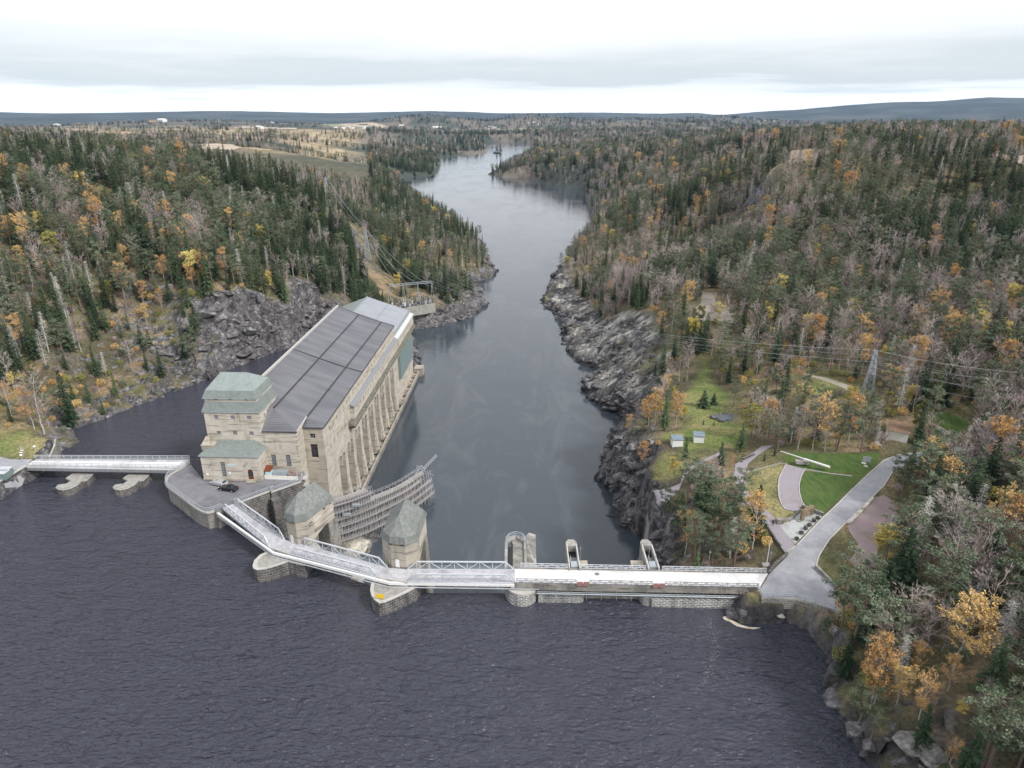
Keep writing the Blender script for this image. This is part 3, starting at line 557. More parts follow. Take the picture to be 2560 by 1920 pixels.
# draped sheets
def drape(name, m_, pts, lift, step):
    xs = [p[0] for p in pts]; ys = [p[1] for p in pts]
    rim = resample([(p[0], p[1]) for p in pts]+[(pts[0][0], pts[0][1])], step)[:-1]
    gx, gy = np.meshgrid(np.arange(min(xs), max(xs), step), np.arange(min(ys), max(ys), step)); gx = gx.ravel()+.137*step; gy = gy.ravel()+.211*step
    ok = sdist(pts, gx, gy) < -step*.35
    vs = [Vector(p) for p in rim]+[Vector((float(p), float(q))) for p, q in zip(gx[ok], gy[ok])]
    nb = len(rim)
    r_ = delaunay_2d_cdt(vs, [(i, (i+1) % nb) for i in range(nb)], [list(range(nb))], 1, 1e-4)
    co = np.array([(p.x, p.y) for p in r_[0]]); z = G(co[:,0], co[:,1])+lift
    s = MB(); s.v = [(float(p[0]), float(p[1]), float(h)) for p, h in zip(co, z)]
    for f in r_[2]:
        q = [co[i] for i in f]; ar = sum(q[i][0]*q[(i+1)%len(q)][1]-q[(i+1)%len(q)][0]*q[i][1] for i in range(len(q)))
        s.f.append(tuple(f) if ar > 0 else tuple(f)[::-1]); s.m.append(0)
    return s.build(name, m_, smooth=True)
for nme, lab, m_, pts, lift, kd in SHEETS:
    if m_ in ('meadow', 'drygrass'): continue
    o = drape(nme, m_, pts, lift, 1.2 if lift < .4 else max(6, np.hypot(pts[0][0], pts[0][1])/70)); tag(o, kind='structure')

# ------------------------------------------------------------ water
def water_mat(name, tint, wl, amp, rough, wl2, amp2, stretch):
    m, n, l, b = newmat(name); b.inputs['Base Color'].default_value = (*tint, 1); b.inputs['Roughness'].default_value = rough; b.inputs['IOR'].default_value = 1.42
    g = n.new('ShaderNodeNewGeometry'); mp = n.new('ShaderNodeMapping'); mp.inputs['Scale'].default_value = stretch; mp.inputs['Rotation'].default_value = (0, 0, R(20)); l.new(g.outputs['Position'], mp.inputs[0])
    def noise(sc, det, dis=0.0, src=mp):
        t = n.new('ShaderNodeTexNoise'); t.inputs['Scale'].default_value = sc; t.inputs['Detail'].default_value = det; t.inputs['Roughness'].default_value = .55; t.inputs['Distortion'].default_value = dis; l.new(src.outputs[0], t.inputs['Vector']); return t
    t1 = noise(1/wl, 4, .4); t2 = noise(1/wl2, 3, .6)
    b1 = n.new('ShaderNodeBump'); b1.inputs['Distance'].default_value = amp; l.new(t1.outputs[0], b1.inputs['Height'])
    b2 = n.new('ShaderNodeBump'); b2.inputs['Distance'].default_value = amp2; l.new(t2.outputs[0], b2.inputs['Height']); l.new(b1.outputs[0], b2.inputs['Normal']); l.new(b2.outputs[0], b.inputs['Normal'])
    return m, n, l, b, g
def water(name, poly, z, m):
    s = MB(); r_ = delaunay_2d_cdt([Vector((p[0], p[1])) for p in poly], [(i, (i+1) % len(poly)) for i in range(len(poly))], [list(range(len(poly)))], 1, 1e-5)
    s.v = [(p.x, p.y, z) for p in r_[0]]
    for f in r_[2]:
        q = [r_[0][i] for i in f]; ar = sum(q[i].x*q[(i+1)%3].y-q[(i+1)%3].x*q[i].y for i in range(3))
        s.f.append(tuple(f) if ar > 0 else tuple(f)[::-1]); s.m.append(0)
    return tag(s.build(name, m), kind='structure')
mu = water_mat('upstream_water', (.044,.047,.068), .8, 1.0, .05, 3.6, 1.4, (.55, 1.25, 1))[0]
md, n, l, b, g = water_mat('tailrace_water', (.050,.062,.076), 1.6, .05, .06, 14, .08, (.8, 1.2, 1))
# slow smooth and rippled patches in the current: gloss varies
tt = n.new('ShaderNodeTexNoise'); tt.inputs['Scale'].default_value = .018; tt.inputs['Detail'].default_value = 5; tt.inputs['Distortion'].default_value = 1.2
mp = n.new('ShaderNodeMapping'); mp.inputs['Scale'].default_value = (1.6, .55, 1); l.new(g.outputs['Position'], mp.inputs[0]); l.new(mp.outputs[0], tt.inputs['Vector'])
mr = n.new('ShaderNodeMapRange'); mr.inputs[1].default_value = .4; mr.inputs[2].default_value = .62; mr.inputs[3].default_value = .02; mr.inputs[4].default_value = .14; l.new(tt.outputs[0], mr.inputs[0]); l.new(mr.outputs[0], b.inputs['Roughness'])
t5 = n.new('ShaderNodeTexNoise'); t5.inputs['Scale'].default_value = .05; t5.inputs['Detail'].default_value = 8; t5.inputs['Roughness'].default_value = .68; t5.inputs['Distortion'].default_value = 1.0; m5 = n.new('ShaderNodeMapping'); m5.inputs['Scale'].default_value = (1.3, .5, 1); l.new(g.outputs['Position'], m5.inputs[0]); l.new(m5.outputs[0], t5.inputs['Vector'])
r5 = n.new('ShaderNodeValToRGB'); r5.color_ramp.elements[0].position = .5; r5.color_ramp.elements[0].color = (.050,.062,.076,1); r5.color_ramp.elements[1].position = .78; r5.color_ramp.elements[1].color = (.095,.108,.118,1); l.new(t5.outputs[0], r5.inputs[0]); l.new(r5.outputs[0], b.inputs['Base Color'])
def grow(poly, d):   # push the sheet under the banks
    c = []; n = len(poly); A = sum(poly[i][0]*poly[(i+1)%n][1]-poly[(i+1)%n][0]*poly[i][1] for i in range(n)); sg = 1 if A > 0 else -1
    for i in range(n):
        p0 = Vector(poly[i-1][:2]); p1 = Vector(poly[i][:2]); p2 = Vector(poly[(i+1)%n][:2]); t = (p2-p0)
        t.normalize(); c.append((p1.x+sg*t.y*d, p1.y-sg*t.x*d))
    return c
UW = [(330,24),(330,60)]+[(90,70),(75,84),(72,96),(66,104),(60,110),(50,115.5),(52,116),(-24,116.2),(-50,127.6),(-66,142),(-69,146)]+[bw(5,3)[:2],bw(12,12)[:2],bw(12,140)[:2],(-85,312),(-105,300),(-125,250),(-135,226),(-150,206),(-146,190),(-140,176),(-150,162),(-175,150),(-330,110),(-330,24)]
water('upstream_water', UW, 0.0, mu)
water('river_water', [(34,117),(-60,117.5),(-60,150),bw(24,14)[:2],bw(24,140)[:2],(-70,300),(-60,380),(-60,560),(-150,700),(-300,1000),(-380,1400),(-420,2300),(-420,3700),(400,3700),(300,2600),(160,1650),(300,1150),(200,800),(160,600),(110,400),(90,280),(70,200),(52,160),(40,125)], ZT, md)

# ------------------------------------------------------------ broken rock along the steep banks
m, n, l, b = newmat('fractured_rock'); b.inputs['Roughness'].default_value = .9; g = n.new('ShaderNodeNewGeometry')
t = n.new('ShaderNodeTexNoise'); t.inputs['Scale'].default_value = .4; t.inputs['Detail'].default_value = 10; t.inputs['Roughness'].default_value = .72; l.new(g.outputs['Position'], t.inputs['Vector'])
r = n.new('ShaderNodeValToRGB'); e_ = r.color_ramp.elements; e_[0].position = .34; e_[0].color = (.022,.021,.023,1); e_[1].position = .70; e_[1].color = (.36,.35,.35,1); q_ = e_.new(.5); q_.color = (.12,.115,.12,1); l.new(t.outputs[0], r.inputs[0])
sx = n.new('ShaderNodeSeparateXYZ'); l.new(g.outputs['Position'], sx.inputs[0]); wet = n.new('ShaderNodeMapRange'); wet.inputs[1].default_value = ZT; wet.inputs[2].default_value = ZT+2.6; wet.inputs[3].default_value = .22; wet.inputs[4].default_value = 1; l.new(sx.outputs[2], wet.inputs[0])
v = n.new('ShaderNodeVectorMath'); v.operation = 'SCALE'; l.new(r.outputs[0], v.inputs[0]); l.new(wet.outputs[0], v.inputs['Scale']); l.new(v.outputs[0], b.inputs['Base Color'])
bp = n.new('ShaderNodeBump'); bp.inputs['Distance'].default_value = .3; t2 = n.new('ShaderNodeTexNoise'); t2.inputs['Scale'].default_value = 1.6; t2.inputs['Detail'].default_value = 8; l.new(g.outputs['Position'], t2.inputs['Vector']); l.new(t2.outputs[0], bp.inputs['Height']); l.new(bp.outputs[0], b.inputs['Normal'])
M['fractured_rock'] = m; rk = random.Random(91); HULL = []
for k in range(14):
    bm = bmesh.new()
    for _ in range(13): a = Vector((rk.gauss(0,1), rk.gauss(0,1), rk.gauss(0,1))).normalized(); bm.verts.new((a.x, a.y*rk.uniform(.7,1), a.z*rk.uniform(.7,1)))
    r_ = bmesh.ops.convex_hull(bm, input=bm.verts); bm.verts.index_update(); us = [q for q in bm.verts if q.link_faces]; ix = {q: i for i, q in enumerate(us)}
    HULL.append(([q.co.copy() for q in us], [tuple(ix[q] for q in f.verts) for f in bm.faces])); bm.free()
s = MB()
zone_ = (dist < 760) & (dU > .6) & (dD > -.6) & (GY > 60) & (flat > .25)
nearw = ((dD < 26) & (GY > 119)) | ((dU < 12) & (slope > .8)) | ((cl > .25) & (slope > .9) & (dU < 26))
jj, ii = np.where(zone_ & nearw & ((slope > .7) | (dD < 5) | ((shelf > .5))) & ~((GX > -88) & (GX < 25) & (GY > 60) & (GY < 312) & (cl < .2)))
for j, i in zip(jj, ii):
    steep = float(slope[j, i]); 
    if rk.random() > (.13+.10*min(steep, 3))*(.42 if cl[j, i] > .25 else (1.7 if shelf[j, i] > .5 else 1)): continue
    tight = 42 < GX[j, i] < 72 and 98 < GY[j, i] < 128
    if tight and (GY[j, i] > 110.5 or vv[j*nx+i][2] > 3.0): continue
    x0_, y0_, z0_ = vv[j*nx+i]; nstk = 1 if steep < 1.6 else 2+int(min(steep, 6)/2)
    for q in range(nstk):
        gx1, gy1 = float(gx_[j, i]), float(gy_[j, i]); f = rk.uniform(-.9, .9)/max(steep, .5) if nstk > 1 else 0; dn = 1.4*f
        cx_, cy_ = x0_+gx1/steep*dn, y0_+gy1/steep*dn; cz_ = z0_+steep*dn*.9; rr = rk.choice((.6,.9,1.2,1.7,2.9 if cl[j, i] > .25 else 2.1))*(1.15 if steep > 1.2 else .8)*(1.5 if y0_ > 420 else 1)
        if tight: rr = min(rr, .9)
        if tight and cz_ > 3.1: continue
        H_, F_ = HULL[rk.randrange(14)]; rot = Matrix.Rotation(rk.uniform(-.5,.5)+.35, 3, 'Z')@Matrix.Rotation(rk.uniform(-.35,.35), 3, 'X'); sc_ = Vector((rr*rk.uniform(.8,1.7), rr*rk.uniform(.7,1.2), rr*rk.uniform(.5,1.1)))
        i0 = len(s.v)
        for c in H_: w_ = rot@Vector((c.x*sc_.x, c.y*sc_.y, c.z*sc_.z)); s.v.append((cx_+w_.x, cy_+w_.y, cz_-.35*rr+w_.z))
        for f_ in F_: s.f.append(tuple(i0+q2 for q2 in f_)); s.m.append(0)
print('bank rocks', len(s.f)); tag(s.build('bank_rock', 'fractured_rock'), kind='structure')
# ------------------------------------------------------------ power station
def arch_pts(c, w, z0, zt, n=8):
    """opening outline (u,z) of a round-headed opening from the left foot over the arch to the right foot"""
    r = w/2; o = [(c-r, z0), (c-r, zt-r)]
    for i in range(1, n): t = math.pi*(1-i/n); o.append((c+r*math.cos(t), zt-r+r*math.sin(t)))
    return o+[(c+r, zt-r), (c+r, z0)]
def wall_rects(s, fn, u0, u1, z0, z1, holes, depth, m=0, mr=None):
    """wall sheet with rectangular openings and reveals; fn(u, z, d) -> xyz, d inwards"""
    us = sorted({u0, u1, *[h[0] for h in holes], *[h[1] for h in holes]}); zs = sorted({z0, z1, *[h[2] for h in holes], *[h[3] for h in holes]})
    for i in range(len(us)-1):
        for j in range(len(zs)-1):
            cu_, cz_ = (us[i]+us[i+1])/2, (zs[j]+zs[j+1])/2
            if any(h[0] < cu_ < h[1] and h[2] < cz_ < h[3] for h in holes): continue
            s.face([fn(us[i], zs[j], 0), fn(us[i+1], zs[j], 0), fn(us[i+1], zs[j+1], 0), fn(us[i], zs[j+1], 0)], m)
    for h in holes:
        q = [(h[0],h[2]),(h[1],h[2]),(h[1],h[3]),(h[0],h[3])]
        for i in range(4):
            a, b = q[i], q[(i+1)%4]; s.face([fn(*a, 0), fn(*a, depth), fn(*b, depth), fn(*b, 0)], m if mr is None else mr)
def window(parent, fn, h, depth, nx, nz, glass='glass', fr='frame', name='window'):
    """a window: glass sheet plus frame and bars standing just in front of it"""
    u0, u1, z0, z1 = h; s = MB(); d = depth-.06
    s.face([fn(u0, z0, d), fn(u1, z0, d), fn(u1, z1, d), fn(u0, z1, d)], 0)
    def bar(a0, a1, b0, b1):
        c = [(a0,b0),(a1,b0),(a1,b1),(a0,b1)]; s.face([fn(*p, d-.05) for p in c], 1)
        for i in range(4): p, q = c[i], c[(i+1)%4]; s.face([fn(*p, d-.05), fn(*p, d), fn(*q, d), fn(*q, d-.05)], 1)
    w = .055
    for i in range(nx+1):
        u = u0+(u1-u0)*i/nx; bar(max(u0, u-w/2), min(u1, u+w/2), z0, z1)
    for j in range(nz+1):
        z = z0+(z1-z0)*j/nz
        for i in range(nx): bar(u0+(u1-u0)*i/nx+w/2, u0+(u1-u0)*(i+1)/nx-w/2, max(z0, z-w/2), min(z1, z+w/2))
    return s.build(name, [glass, fr], parent)
ps = thing('power_station', (BO[0], BO[1], 4.5), 'long pale concrete power station with grey metal roofs and a green roofed tower', 'power station', rz=BR, org=(0,0,4.5))
fF = lambda y: (lambda u, z, d: (u, y+d, z))                 # front faces (look to -y)
fRt = lambda x: (lambda u, z, d: (x-d, u, z))                # river side faces (look to +x)
TY = 5.5
# --- entrance annex
a_h = [(4.9,6.1,5.6,9.85)]; s = MB(); arc = arch_pts(12.35, 1.45, 4.75, 7.9)
fn = fF(0.0)
# front wall in three vertical strips so that the door arch is a true opening
wall_rects(s, fn, 0, 11.0, 4.5, 11.7, a_h, .3)
def arch_cell(s, fn, u0, u1, z0, z1, arc, depth, m=0, mr=None, back=None):
    c = (arc[0][0]+arc[-1][0])/2; zf = arc[0][1]
    if zf > z0+.01: s.face([fn(u0,z0,0), fn(u1,z0,0), fn(u1,zf,0), fn(u0,zf,0)], m)
    s.face([fn(u0,zf,0), fn(arc[0][0],zf,0), fn(arc[1][0],arc[1][1],0), fn(u0,arc[1][1],0)], m)
    s.face([fn(arc[-1][0],zf,0), fn(u1,zf,0), fn(u1,arc[-2][1],0), fn(arc[-2][0],arc[-2][1],0)], m)
    k = len(arc)-2
    for i in range(1, k):
        a, b = arc[i], arc[i+1]; ta = (a[0]-arc[1][0])/(arc[-2][0]-arc[1][0]); tb = (b[0]-arc[1][0])/(arc[-2][0]-arc[1][0])
        s.face([fn(*a,0), fn(*b,0), fn(u0+(u1-u0)*tb, z1, 0), fn(u0+(u1-u0)*ta, z1, 0)], m)
    s.face([fn(u0,arc[1][1],0), fn(*arc[1],0), fn(u0,z1,0)], m); s.face([fn(u1,arc[-2][1],0), fn(u1,z1,0), fn(*arc[-2],0)], m)
    for i in range(len(arc)-1): a, b = arc[i], arc[i+1]; s.face([fn(*a,0), fn(*a,depth), fn(*b,depth), fn(*b,0)], m if mr is None else mr)
    if back is not None: s.face([fn(p[0], p[1], depth) for p in arc], back)
arch_cell(s, fn, 11.0, 13.7, 4.5, 11.7, arc, .35)
wall_rects(s, fn, 13.7, 15.0, 4.5, 11.7, [], .3)
wall_rects(s, fRt(15.0), 0, TY, 4.5, 11.7, [], .3)
s.face([(0,TY,4.5),(0,0,4.5),(0,0,11.7),(0,TY,11.7)])
ax = s.build('annex_wall', 'wall', ps)
s = MB(); s.box(-.15, 15.15, -.16, -.003, 4.5, 5.1); s.box(11.1, 13.6, -1.1, -.165, 4.5, 4.72); s.build('plinth', 'wall_grey', ps)
s = MB()
e = .35; z0, z1 = 11.75, 13.6
s.face([(-e,-e,z0),(15+e,-e,z0),(12.2,TY,z1),(2.6,TY,z1)]); s.face([(15+e,-e,z0),(15+e,TY,z0),(12.2,TY,z1)]); s.face([(-e,TY,z0),(-e,-e,z0),(2.6,TY,z1)])
s.box(-e, 15+e, -e, TY-.01, z0-.22, z0-.01, 1)
s.build('annex_roof', ['copper', 'galv'], ps)
s = MB(); s.box(-.6, 2.5, 2.6, 5.2, 11.9, 13.1); s.box(-.75, 2.65, 2.45, 5.3, 13.1, 13.35); s.face([(-.6,2.6,13.35),(1.6,2.6,13.35),(.6,5.3,14.6),(-.4,5.3,14.6)]); s.build('parapet_stub', ['wall_grey'], ps)
w1 = window(ps, fn, a_h[0], .3, 4, 9)
s = MB(); s.face([(p[0], .25, p[1]) for p in arc], 0)
for (u0_, u1_, q0, q1) in ((11.75,12.28,4.9,5.7),(12.42,12.95,4.9,5.7)): s.box(u0_, u1_, .19, .24, q0, q1, 1)
for (u0_, u1_, q0, q1) in ((11.75,12.28,5.8,7.1),(12.42,12.95,5.8,7.1)): s.box(u0_, u1_, .20, .24, q0, q1, 2)
s.box(12.32, 12.38, .17, .24, 4.8, 7.6, 1); dr = s.build('door', ['wood_door', 'wood_door', 'glass'], ps)
s = MB(); s.tube((12.45,.12,5.75),(12.45,.12,5.95),.03); s.build('handle', 'galv', dr)
for lx, lz in ((2.9, 9.5), (12.0, 9.7)):
    s = MB(); s.tube((lx,-.02,lz+.5),(lx,-.55,lz+.75),.03); s.tube((lx,-.55,lz+.75),(lx,-.55,lz+.35),.03); s.tube((lx,-.55,lz+.35),(lx,-.55,lz-.05),.16,8,r2=.22); s.build('wall_lamp', 'rail_dark', ps)
# --- tower
TD = 17.2; s = MB(); th = []
for zz in ((19.45,20.45),(14.95,16.0)):
    for u in ((2.5,3.6),(6.8,7.9),(11.1,12.25)): th.append((u[0],u[1],zz[0],zz[1]))
wall_rects(s, fF(TY), 0, 14.5, 11.7, 21.6, [h for h in th if h[2] > 11.8], .25)
sh_ = [(8.2,8.9,18.6,19.9),(10.4,11.1,18.9,20.2)]
wall_rects(s, fRt(14.5), TY, TD, 4.5, 21.6, sh_, .25)
s.face([(0,TD,-2),(0,TY,-2),(0,TY,21.6),(0,TD,21.6)]); s.face([(14.5,TD,4),(0,TD,4),(0,TD,21.6),(14.5,TD,21.6)])
tw = s.build('tower_wall', 'wall', ps)
for h in th: window(ps, fF(TY), h, .25, 4, 3)
for h in sh_: window(ps, fRt(14.5), h, .25, 2, 2)
def skirt(s, x0, x1, y0, y1, z0, i, z1, m=0):
    a = [(x0,y0,z0),(x1,y0,z0),(x1,y1,z0),(x0,y1,z0)]; b = [(x0+i,y0+i,z1),(x1-i,y0+i,z1),(x1-i,y1-i,z1),(x0+i,y1-i,z1)]
    for j in range(4): s.face([a[j], a[(j+1)%4], b[(j+1)%4], b[j]], m)
s = MB(); skirt(s, -.35, 14.85, TY-.35, TD+.35, 21.62, .9, 24.1); s.box(-.35, 14.85, TY-.35, TD+.35, 21.4, 21.61, 1); s.build('lower_roof', ['copper', 'galv'], ps)
s = MB(); vh = [(3.0,3.9,24.55,24.85),(6.8,7.7,24.55,24.85),(10.8,11.7,24.55,24.85)]
wall_rects(s, fF(TY+.55), .55, 13.95, 24.1, 25.1, vh, .2); wall_rects(s, fRt(13.95), TY+.55, TD-.55, 24.1, 25.1, [(8.5,9.6,24.55,24.85),(12,13,24.55,24.85)], .2)
s.face([(.55,TD,24),(.55,TY+.55,24),(.55,TY+.55,25.1),(.55,TD,25.1)]); s.box(.8, 13.7, TY+.8, TD-.8, 24.2, 25.0, 1)
s.build('vent_band', ['wall', 'glass'], ps)
s = MB(); skirt(s, .15, 14.35, TY+.15, TD-.15, 25.12, .75, 27.0); s.box(.15, 14.35, TY+.15, TD-.15, 24.95, 25.11, 1)
q = [(.9,TY+.9,27.0),(13.6,TY+.9,27.0),(13.6,TD-.9,27.0),(.9,TD-.9,27.0)]; ra, rb = (3.3,(TY+TD)/2,30.2), (10.2,(TY+TD)/2,30.2)
s.face([q[0], q[1], rb, ra], 2); s.face([q[1], q[2], rb], 2); s.face([q[2], q[3], ra, rb], 2); s.face([q[3], q[0], ra], 2)
for a_, b_ in ((q[0],ra),(q[1],rb),(q[2],rb),(q[3],ra),(ra,rb)): s.tube(a_, b_, .06, 4, 0)
s.build('upper_roof', ['copper', 'galv', 'copper_pale'], ps)
# --- hall: projecting block, recessed block, long sides
ZE, XE, YF, YE = 15.3, 28.9, 104.5, 141.0      # eave, river face, end of the high roof, end of the building
s = MB(); fh = [(15.95,17.2,5.35,9.4),(19.8,21.05,5.35,9.4)]
wall_rects(s, fF(TY+.02), 14.5, 23.6, -18, 16.0, fh, .3, 0)
s.box(14.5, 23.7, TY-.12, TY+.015, 13.25, 13.5, 1)
wall_rects(s, fRt(23.6), TY+.02, 10.0, -18, 15.6, [], .3); s.face([(23.6,TY,15.6),(23.6,12.8,15.6),(23.6,12.8,17.2),(23.6,TY,16.0)])
s.build('hall_front_wall', ['wall', 'wall_grey'], ps)
s = MB(); s.box(14.9, 21.6, TY-.4, TY-.13, 4.5, 6.2); s.build('window_sill_apron', 'wall_grey', ps)
for h in fh: window(ps, fF(TY+.02), h, .3, 4, 8)
s = MB(); rh = [(25.3,26.75,12.1,13.5),(25.1,27.05,6.3,10.4)]
wall_rects(s, fF(10.0), 23.6, XE, -19.5, ZE-.1, rh, .5, 0)
s.box(23.7, XE-.01, 9.9, 9.995, 11.2, 11.4)
s.build('recessed_wall', ['wall_grey'], ps)
window(ps, fF(10.0), rh[0], .5, 2, 2); window(ps, fF(10.0), rh[1], .5, 2, 4, fr='wood_door')
s = MB(); row1 = []
for i in range(25): c_ = 15.6+3.63*i; row1.append((c_-.42, c_+.42, 11.95, 13.25)) if c_ < YF-1 else None
row2 = [(14.95,15.65,9.6,10.5),(18.65,19.35,9.5,10.4)]; row3 = [(15.2+3.68*i-.42, 15.2+3.68*i+.42, 6.3, 8.1) for i in range(6)]
wall_rects(s, fRt(XE), 10.0, 36.5, 1.6, ZE-.1, [h for h in row1 if h[1] < 36.5]+row2+row3, .35)
wall_rects(s, fRt(XE), 36.5, YF, 10.6, ZE-.1, [h for h in row1 if h[0] > 36.5], .35)
s.box(XE-1.0, XE-.36, 10.5, YF-.5, 1.7, 11.4, 1)
s.build('upper_river_wall', ['wall', 'wall_dark'], ps)
for h in row1: window(ps, fRt(XE), h, .35, 1, 2, fr='rail_dark')
for h in row2+row3: window(ps, fRt(XE), h, .35, 1, 3, glass='glass_green', fr='rail_dark')
# arcade: deep bays between broad piers, each bay closed by twin arches at the top
s = MB(); fn = fRt(XE); y0_ = 19.75; nb_ = 10; DP = 1.9
s.face([(XE,10,-19.5),(XE,y0_,-19.5),(XE,y0_,1.6),(XE,10,1.6)])
for k in range(nb_):
    c_ = y0_+4.5+9*k-(.0); 
    if c_+4.5 > 108.5: break
    for sd in (-1, 1):
        cc = c_+sd*1.72; u0_, u1_ = (c_-4.5, c_) if sd < 0 else (c_, c_+4.5)
        arch_cell(s, fn, u0_, u1_, -3.6, 1.6, arch_pts(cc, 2.85, -3.6, .35 if sd < 0 else -.15), DP, 0, 0, None)
        e_ = c_+sd*3.15; a_, b_ = (c_-4.5, e_) if sd < 0 else (e_, c_+4.5)
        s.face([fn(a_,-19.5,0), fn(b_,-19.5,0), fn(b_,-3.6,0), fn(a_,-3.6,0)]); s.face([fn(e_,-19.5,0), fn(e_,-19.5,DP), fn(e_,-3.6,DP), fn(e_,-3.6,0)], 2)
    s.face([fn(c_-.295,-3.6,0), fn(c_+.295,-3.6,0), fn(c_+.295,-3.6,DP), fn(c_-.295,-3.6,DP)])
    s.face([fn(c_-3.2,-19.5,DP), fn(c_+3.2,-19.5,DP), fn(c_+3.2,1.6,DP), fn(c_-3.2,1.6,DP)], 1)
ya = c_+4.5 if c_+4.5 <= 108.5 else c_-4.5
s.face([(XE,ya,-19.5),(XE,YE,-19.5),(XE,YE,10.6),(XE,ya,10.6)]); s.face([(XE,36.5,1.6),(XE,ya,1.6),(XE,ya,10.6),(XE,36.5,10.6)])
s.build('arcade_wall', ['wall', 'wall_dark', 'wall_grey'], ps)
for j in range(int((ya-y0_)/9+.5)+1):
    y_ = y0_+9*j; s = MB(); xo = XE+1.0
    b_ = [(XE-.2,y_-1.0,-19.5),(xo,y_-1.0,-19.5),(xo,y_+1.0,-19.5),(XE-.2,y_+1.0,-19.5)]; t_ = [(XE-.2,y_-.9,-9),(XE+.04,y_-.9,-9),(XE+.04,y_+.9,-9),(XE-.2,y_+.9,-9)]
    for k in range(4): s.face([b_[k], b_[(k+1)%4], t_[(k+1)%4], t_[k]])
    s.build('buttress', 'wall', ps)
# lean-to gallery under the eave
s = MB(); XL = 30.15; gh = [(37.3+3.5*k-.4, 37.3+3.5*k+.4, 7.75, 9.0) for k in range(30) if 37.3+3.5*k < YE-1]
wall_rects(s, fRt(XL), 36.5, YE, 5.9, 9.85, gh, .3); s.face([(XE,36.5,5.9),(XL,36.5,5.9),(XL,36.5,9.85),(XE,36.5,10.4)]); s.face([(XL,YE,5.9),(XE,YE,5.9),(XE,YE,10.4),(XL,YE,9.85)])
s.build('gallery_wall', ['wall'], ps)
for h in gh: window(ps, fRt(XL), h, .3, 1, 2, fr='rail_dark')
s = MB(); s.face([(XE+.005,36.2,10.75),(XL+.25,36.2,10.0),(XL+.25,YF,10.0),(XE+.005,YF,10.75)]); s.face([(XE+.005,YF,10.75),(XL+.25,YF,10.0),(XL+.25,YE+.3,10.0),(XE+.005,YE+.3,10.75)], 1); s.box(XE+.01, XL+.2, 36.2, YE+.3, 9.86, 9.98, 2); s.build('gallery_roof', ['gal_dark' if 'gal_dark' in M else 'rail_dark', 'steel', 'rail_dark'], ps)
s = MB(); s.face([(XE+.005,33.2,6.2),(XL+.9,33.2,5.0),(XL+.9,YE,5.0),(XE+.005,YE,6.2)]); s.face([(XE,33.2,4.7),(XL+.9,33.2,4.7),(XL+.9,33.2,5.0),(XE,33.2,6.2)]); s.face([(XL+.9,33.2,4.4),(XL+.9,YE,4.4),(XL+.9,YE,5.0),(XL+.9,33.2,5.0)]); s.face([(XE,33.2,4.2),(XE,YE,4.2),(XL+.9,YE,4.4),(XL+.9,33.2,4.4)])
s.build('cornice_ledge', 'moss', ps)
s = MB(); s.box(29.0, 30.0, 109, 138, -8.6, .8)
for k in range(15): s.box(29.98, 30.06, 109.1+k*2.0, 109.22+k*2.0, -8.6, .8, 1)
s.build('cladding_panel', ['cladding', 'galv'], ps)
s = MB(); s.prism([bw(0,0)[:2] for _ in range(0)] or [(XE,14),(30.9,14),(31.1,146),(XE-1,146)], -21.5, -18.3)
s.prism([(30.6,14),(31.1,14),(31.3,146),(30.8,146)], -18.3, -17.5, 1)
for k in range(36): s.box(XE+.1, 30.5, 16+3.6*k, 17.2+3.6*k, -18.3, -18.0-.5*(k%3==0), 1)
s.prism([(XE,142),(33,142),(33,147),(XE,147)], -21.5, -16.2, 1)
s.build('tailrace_walkway', ['wall_dark', 'wall_grey'], ps)
s = MB(); s.face([(XE,YE,-20),(0,YE,-20),(0,YE,11),(10,YE,17.4),(XE,YE,10.9)]); s.face([(0,YE,-4),(0,TD,-4),(0,TD,14),(0,YE,11)]); s.face([(7.6,TD,10),(7.6,YF,10),(7.6,YF,23.2),(7.6,TD,23.2)]); s.face([(7.6,YF,12),(29,YF,8),(29,YF,15.2),(24.3,YF,16.8),(15.8,YF,19.9),(7.6,YF,22.9)])
s.build('rear_walls', 'wall_grey', ps)
# roofs
def zr(x): return float(np.interp(x, [8.2,15.8,24.3,29.3], [22.9,19.9,16.85,15.4]))
M['roof'] = None
m, n, l, b = newmat('ribbed_grey_metal_roof'); b.inputs['Roughness'].default_value = .42; b.inputs['Specular IOR Level'].default_value = .6
tcn = n.new('ShaderNodeTexCoord'); sp = n.new('ShaderNodeSeparateXYZ'); l.new(tcn.outputs['Object'], sp.inputs[0])
wv = n.new('ShaderNodeMath'); wv.operation = 'MULTIPLY'; wv.inputs[1].default_value = 2*math.pi/.62; l.new(sp.outputs[1], wv.inputs[0])
sn = n.new('ShaderNodeMath'); sn.operation = 'SINE'; l.new(wv.outputs[0], sn.inputs[0]); bp = n.new('ShaderNodeBump'); bp.inputs['Distance'].default_value = .05; l.new(sn.outputs[0], bp.inputs['Height']); l.new(bp.outputs[0], b.inputs['Normal'])
mp = n.new('ShaderNodeMapping'); mp.inputs['Scale'].default_value = (.09, .35, .05); l.new(tcn.outputs['Object'], mp.inputs[0]); tn = n.new('ShaderNodeTexNoise'); tn.inputs['Scale'].default_value = 1; tn.inputs['Detail'].default_value = 6; l.new(mp.outputs[0], tn.inputs['Vector'])
r = n.new('ShaderNodeValToRGB'); r.color_ramp.elements[0].position = .35; r.color_ramp.elements[0].color = (.105,.107,.122,1); r.color_ramp.elements[1].position = .68; r.color_ramp.elements[1].color = (.165,.167,.185,1); l.new(tn.outputs[0], r.inputs[0])
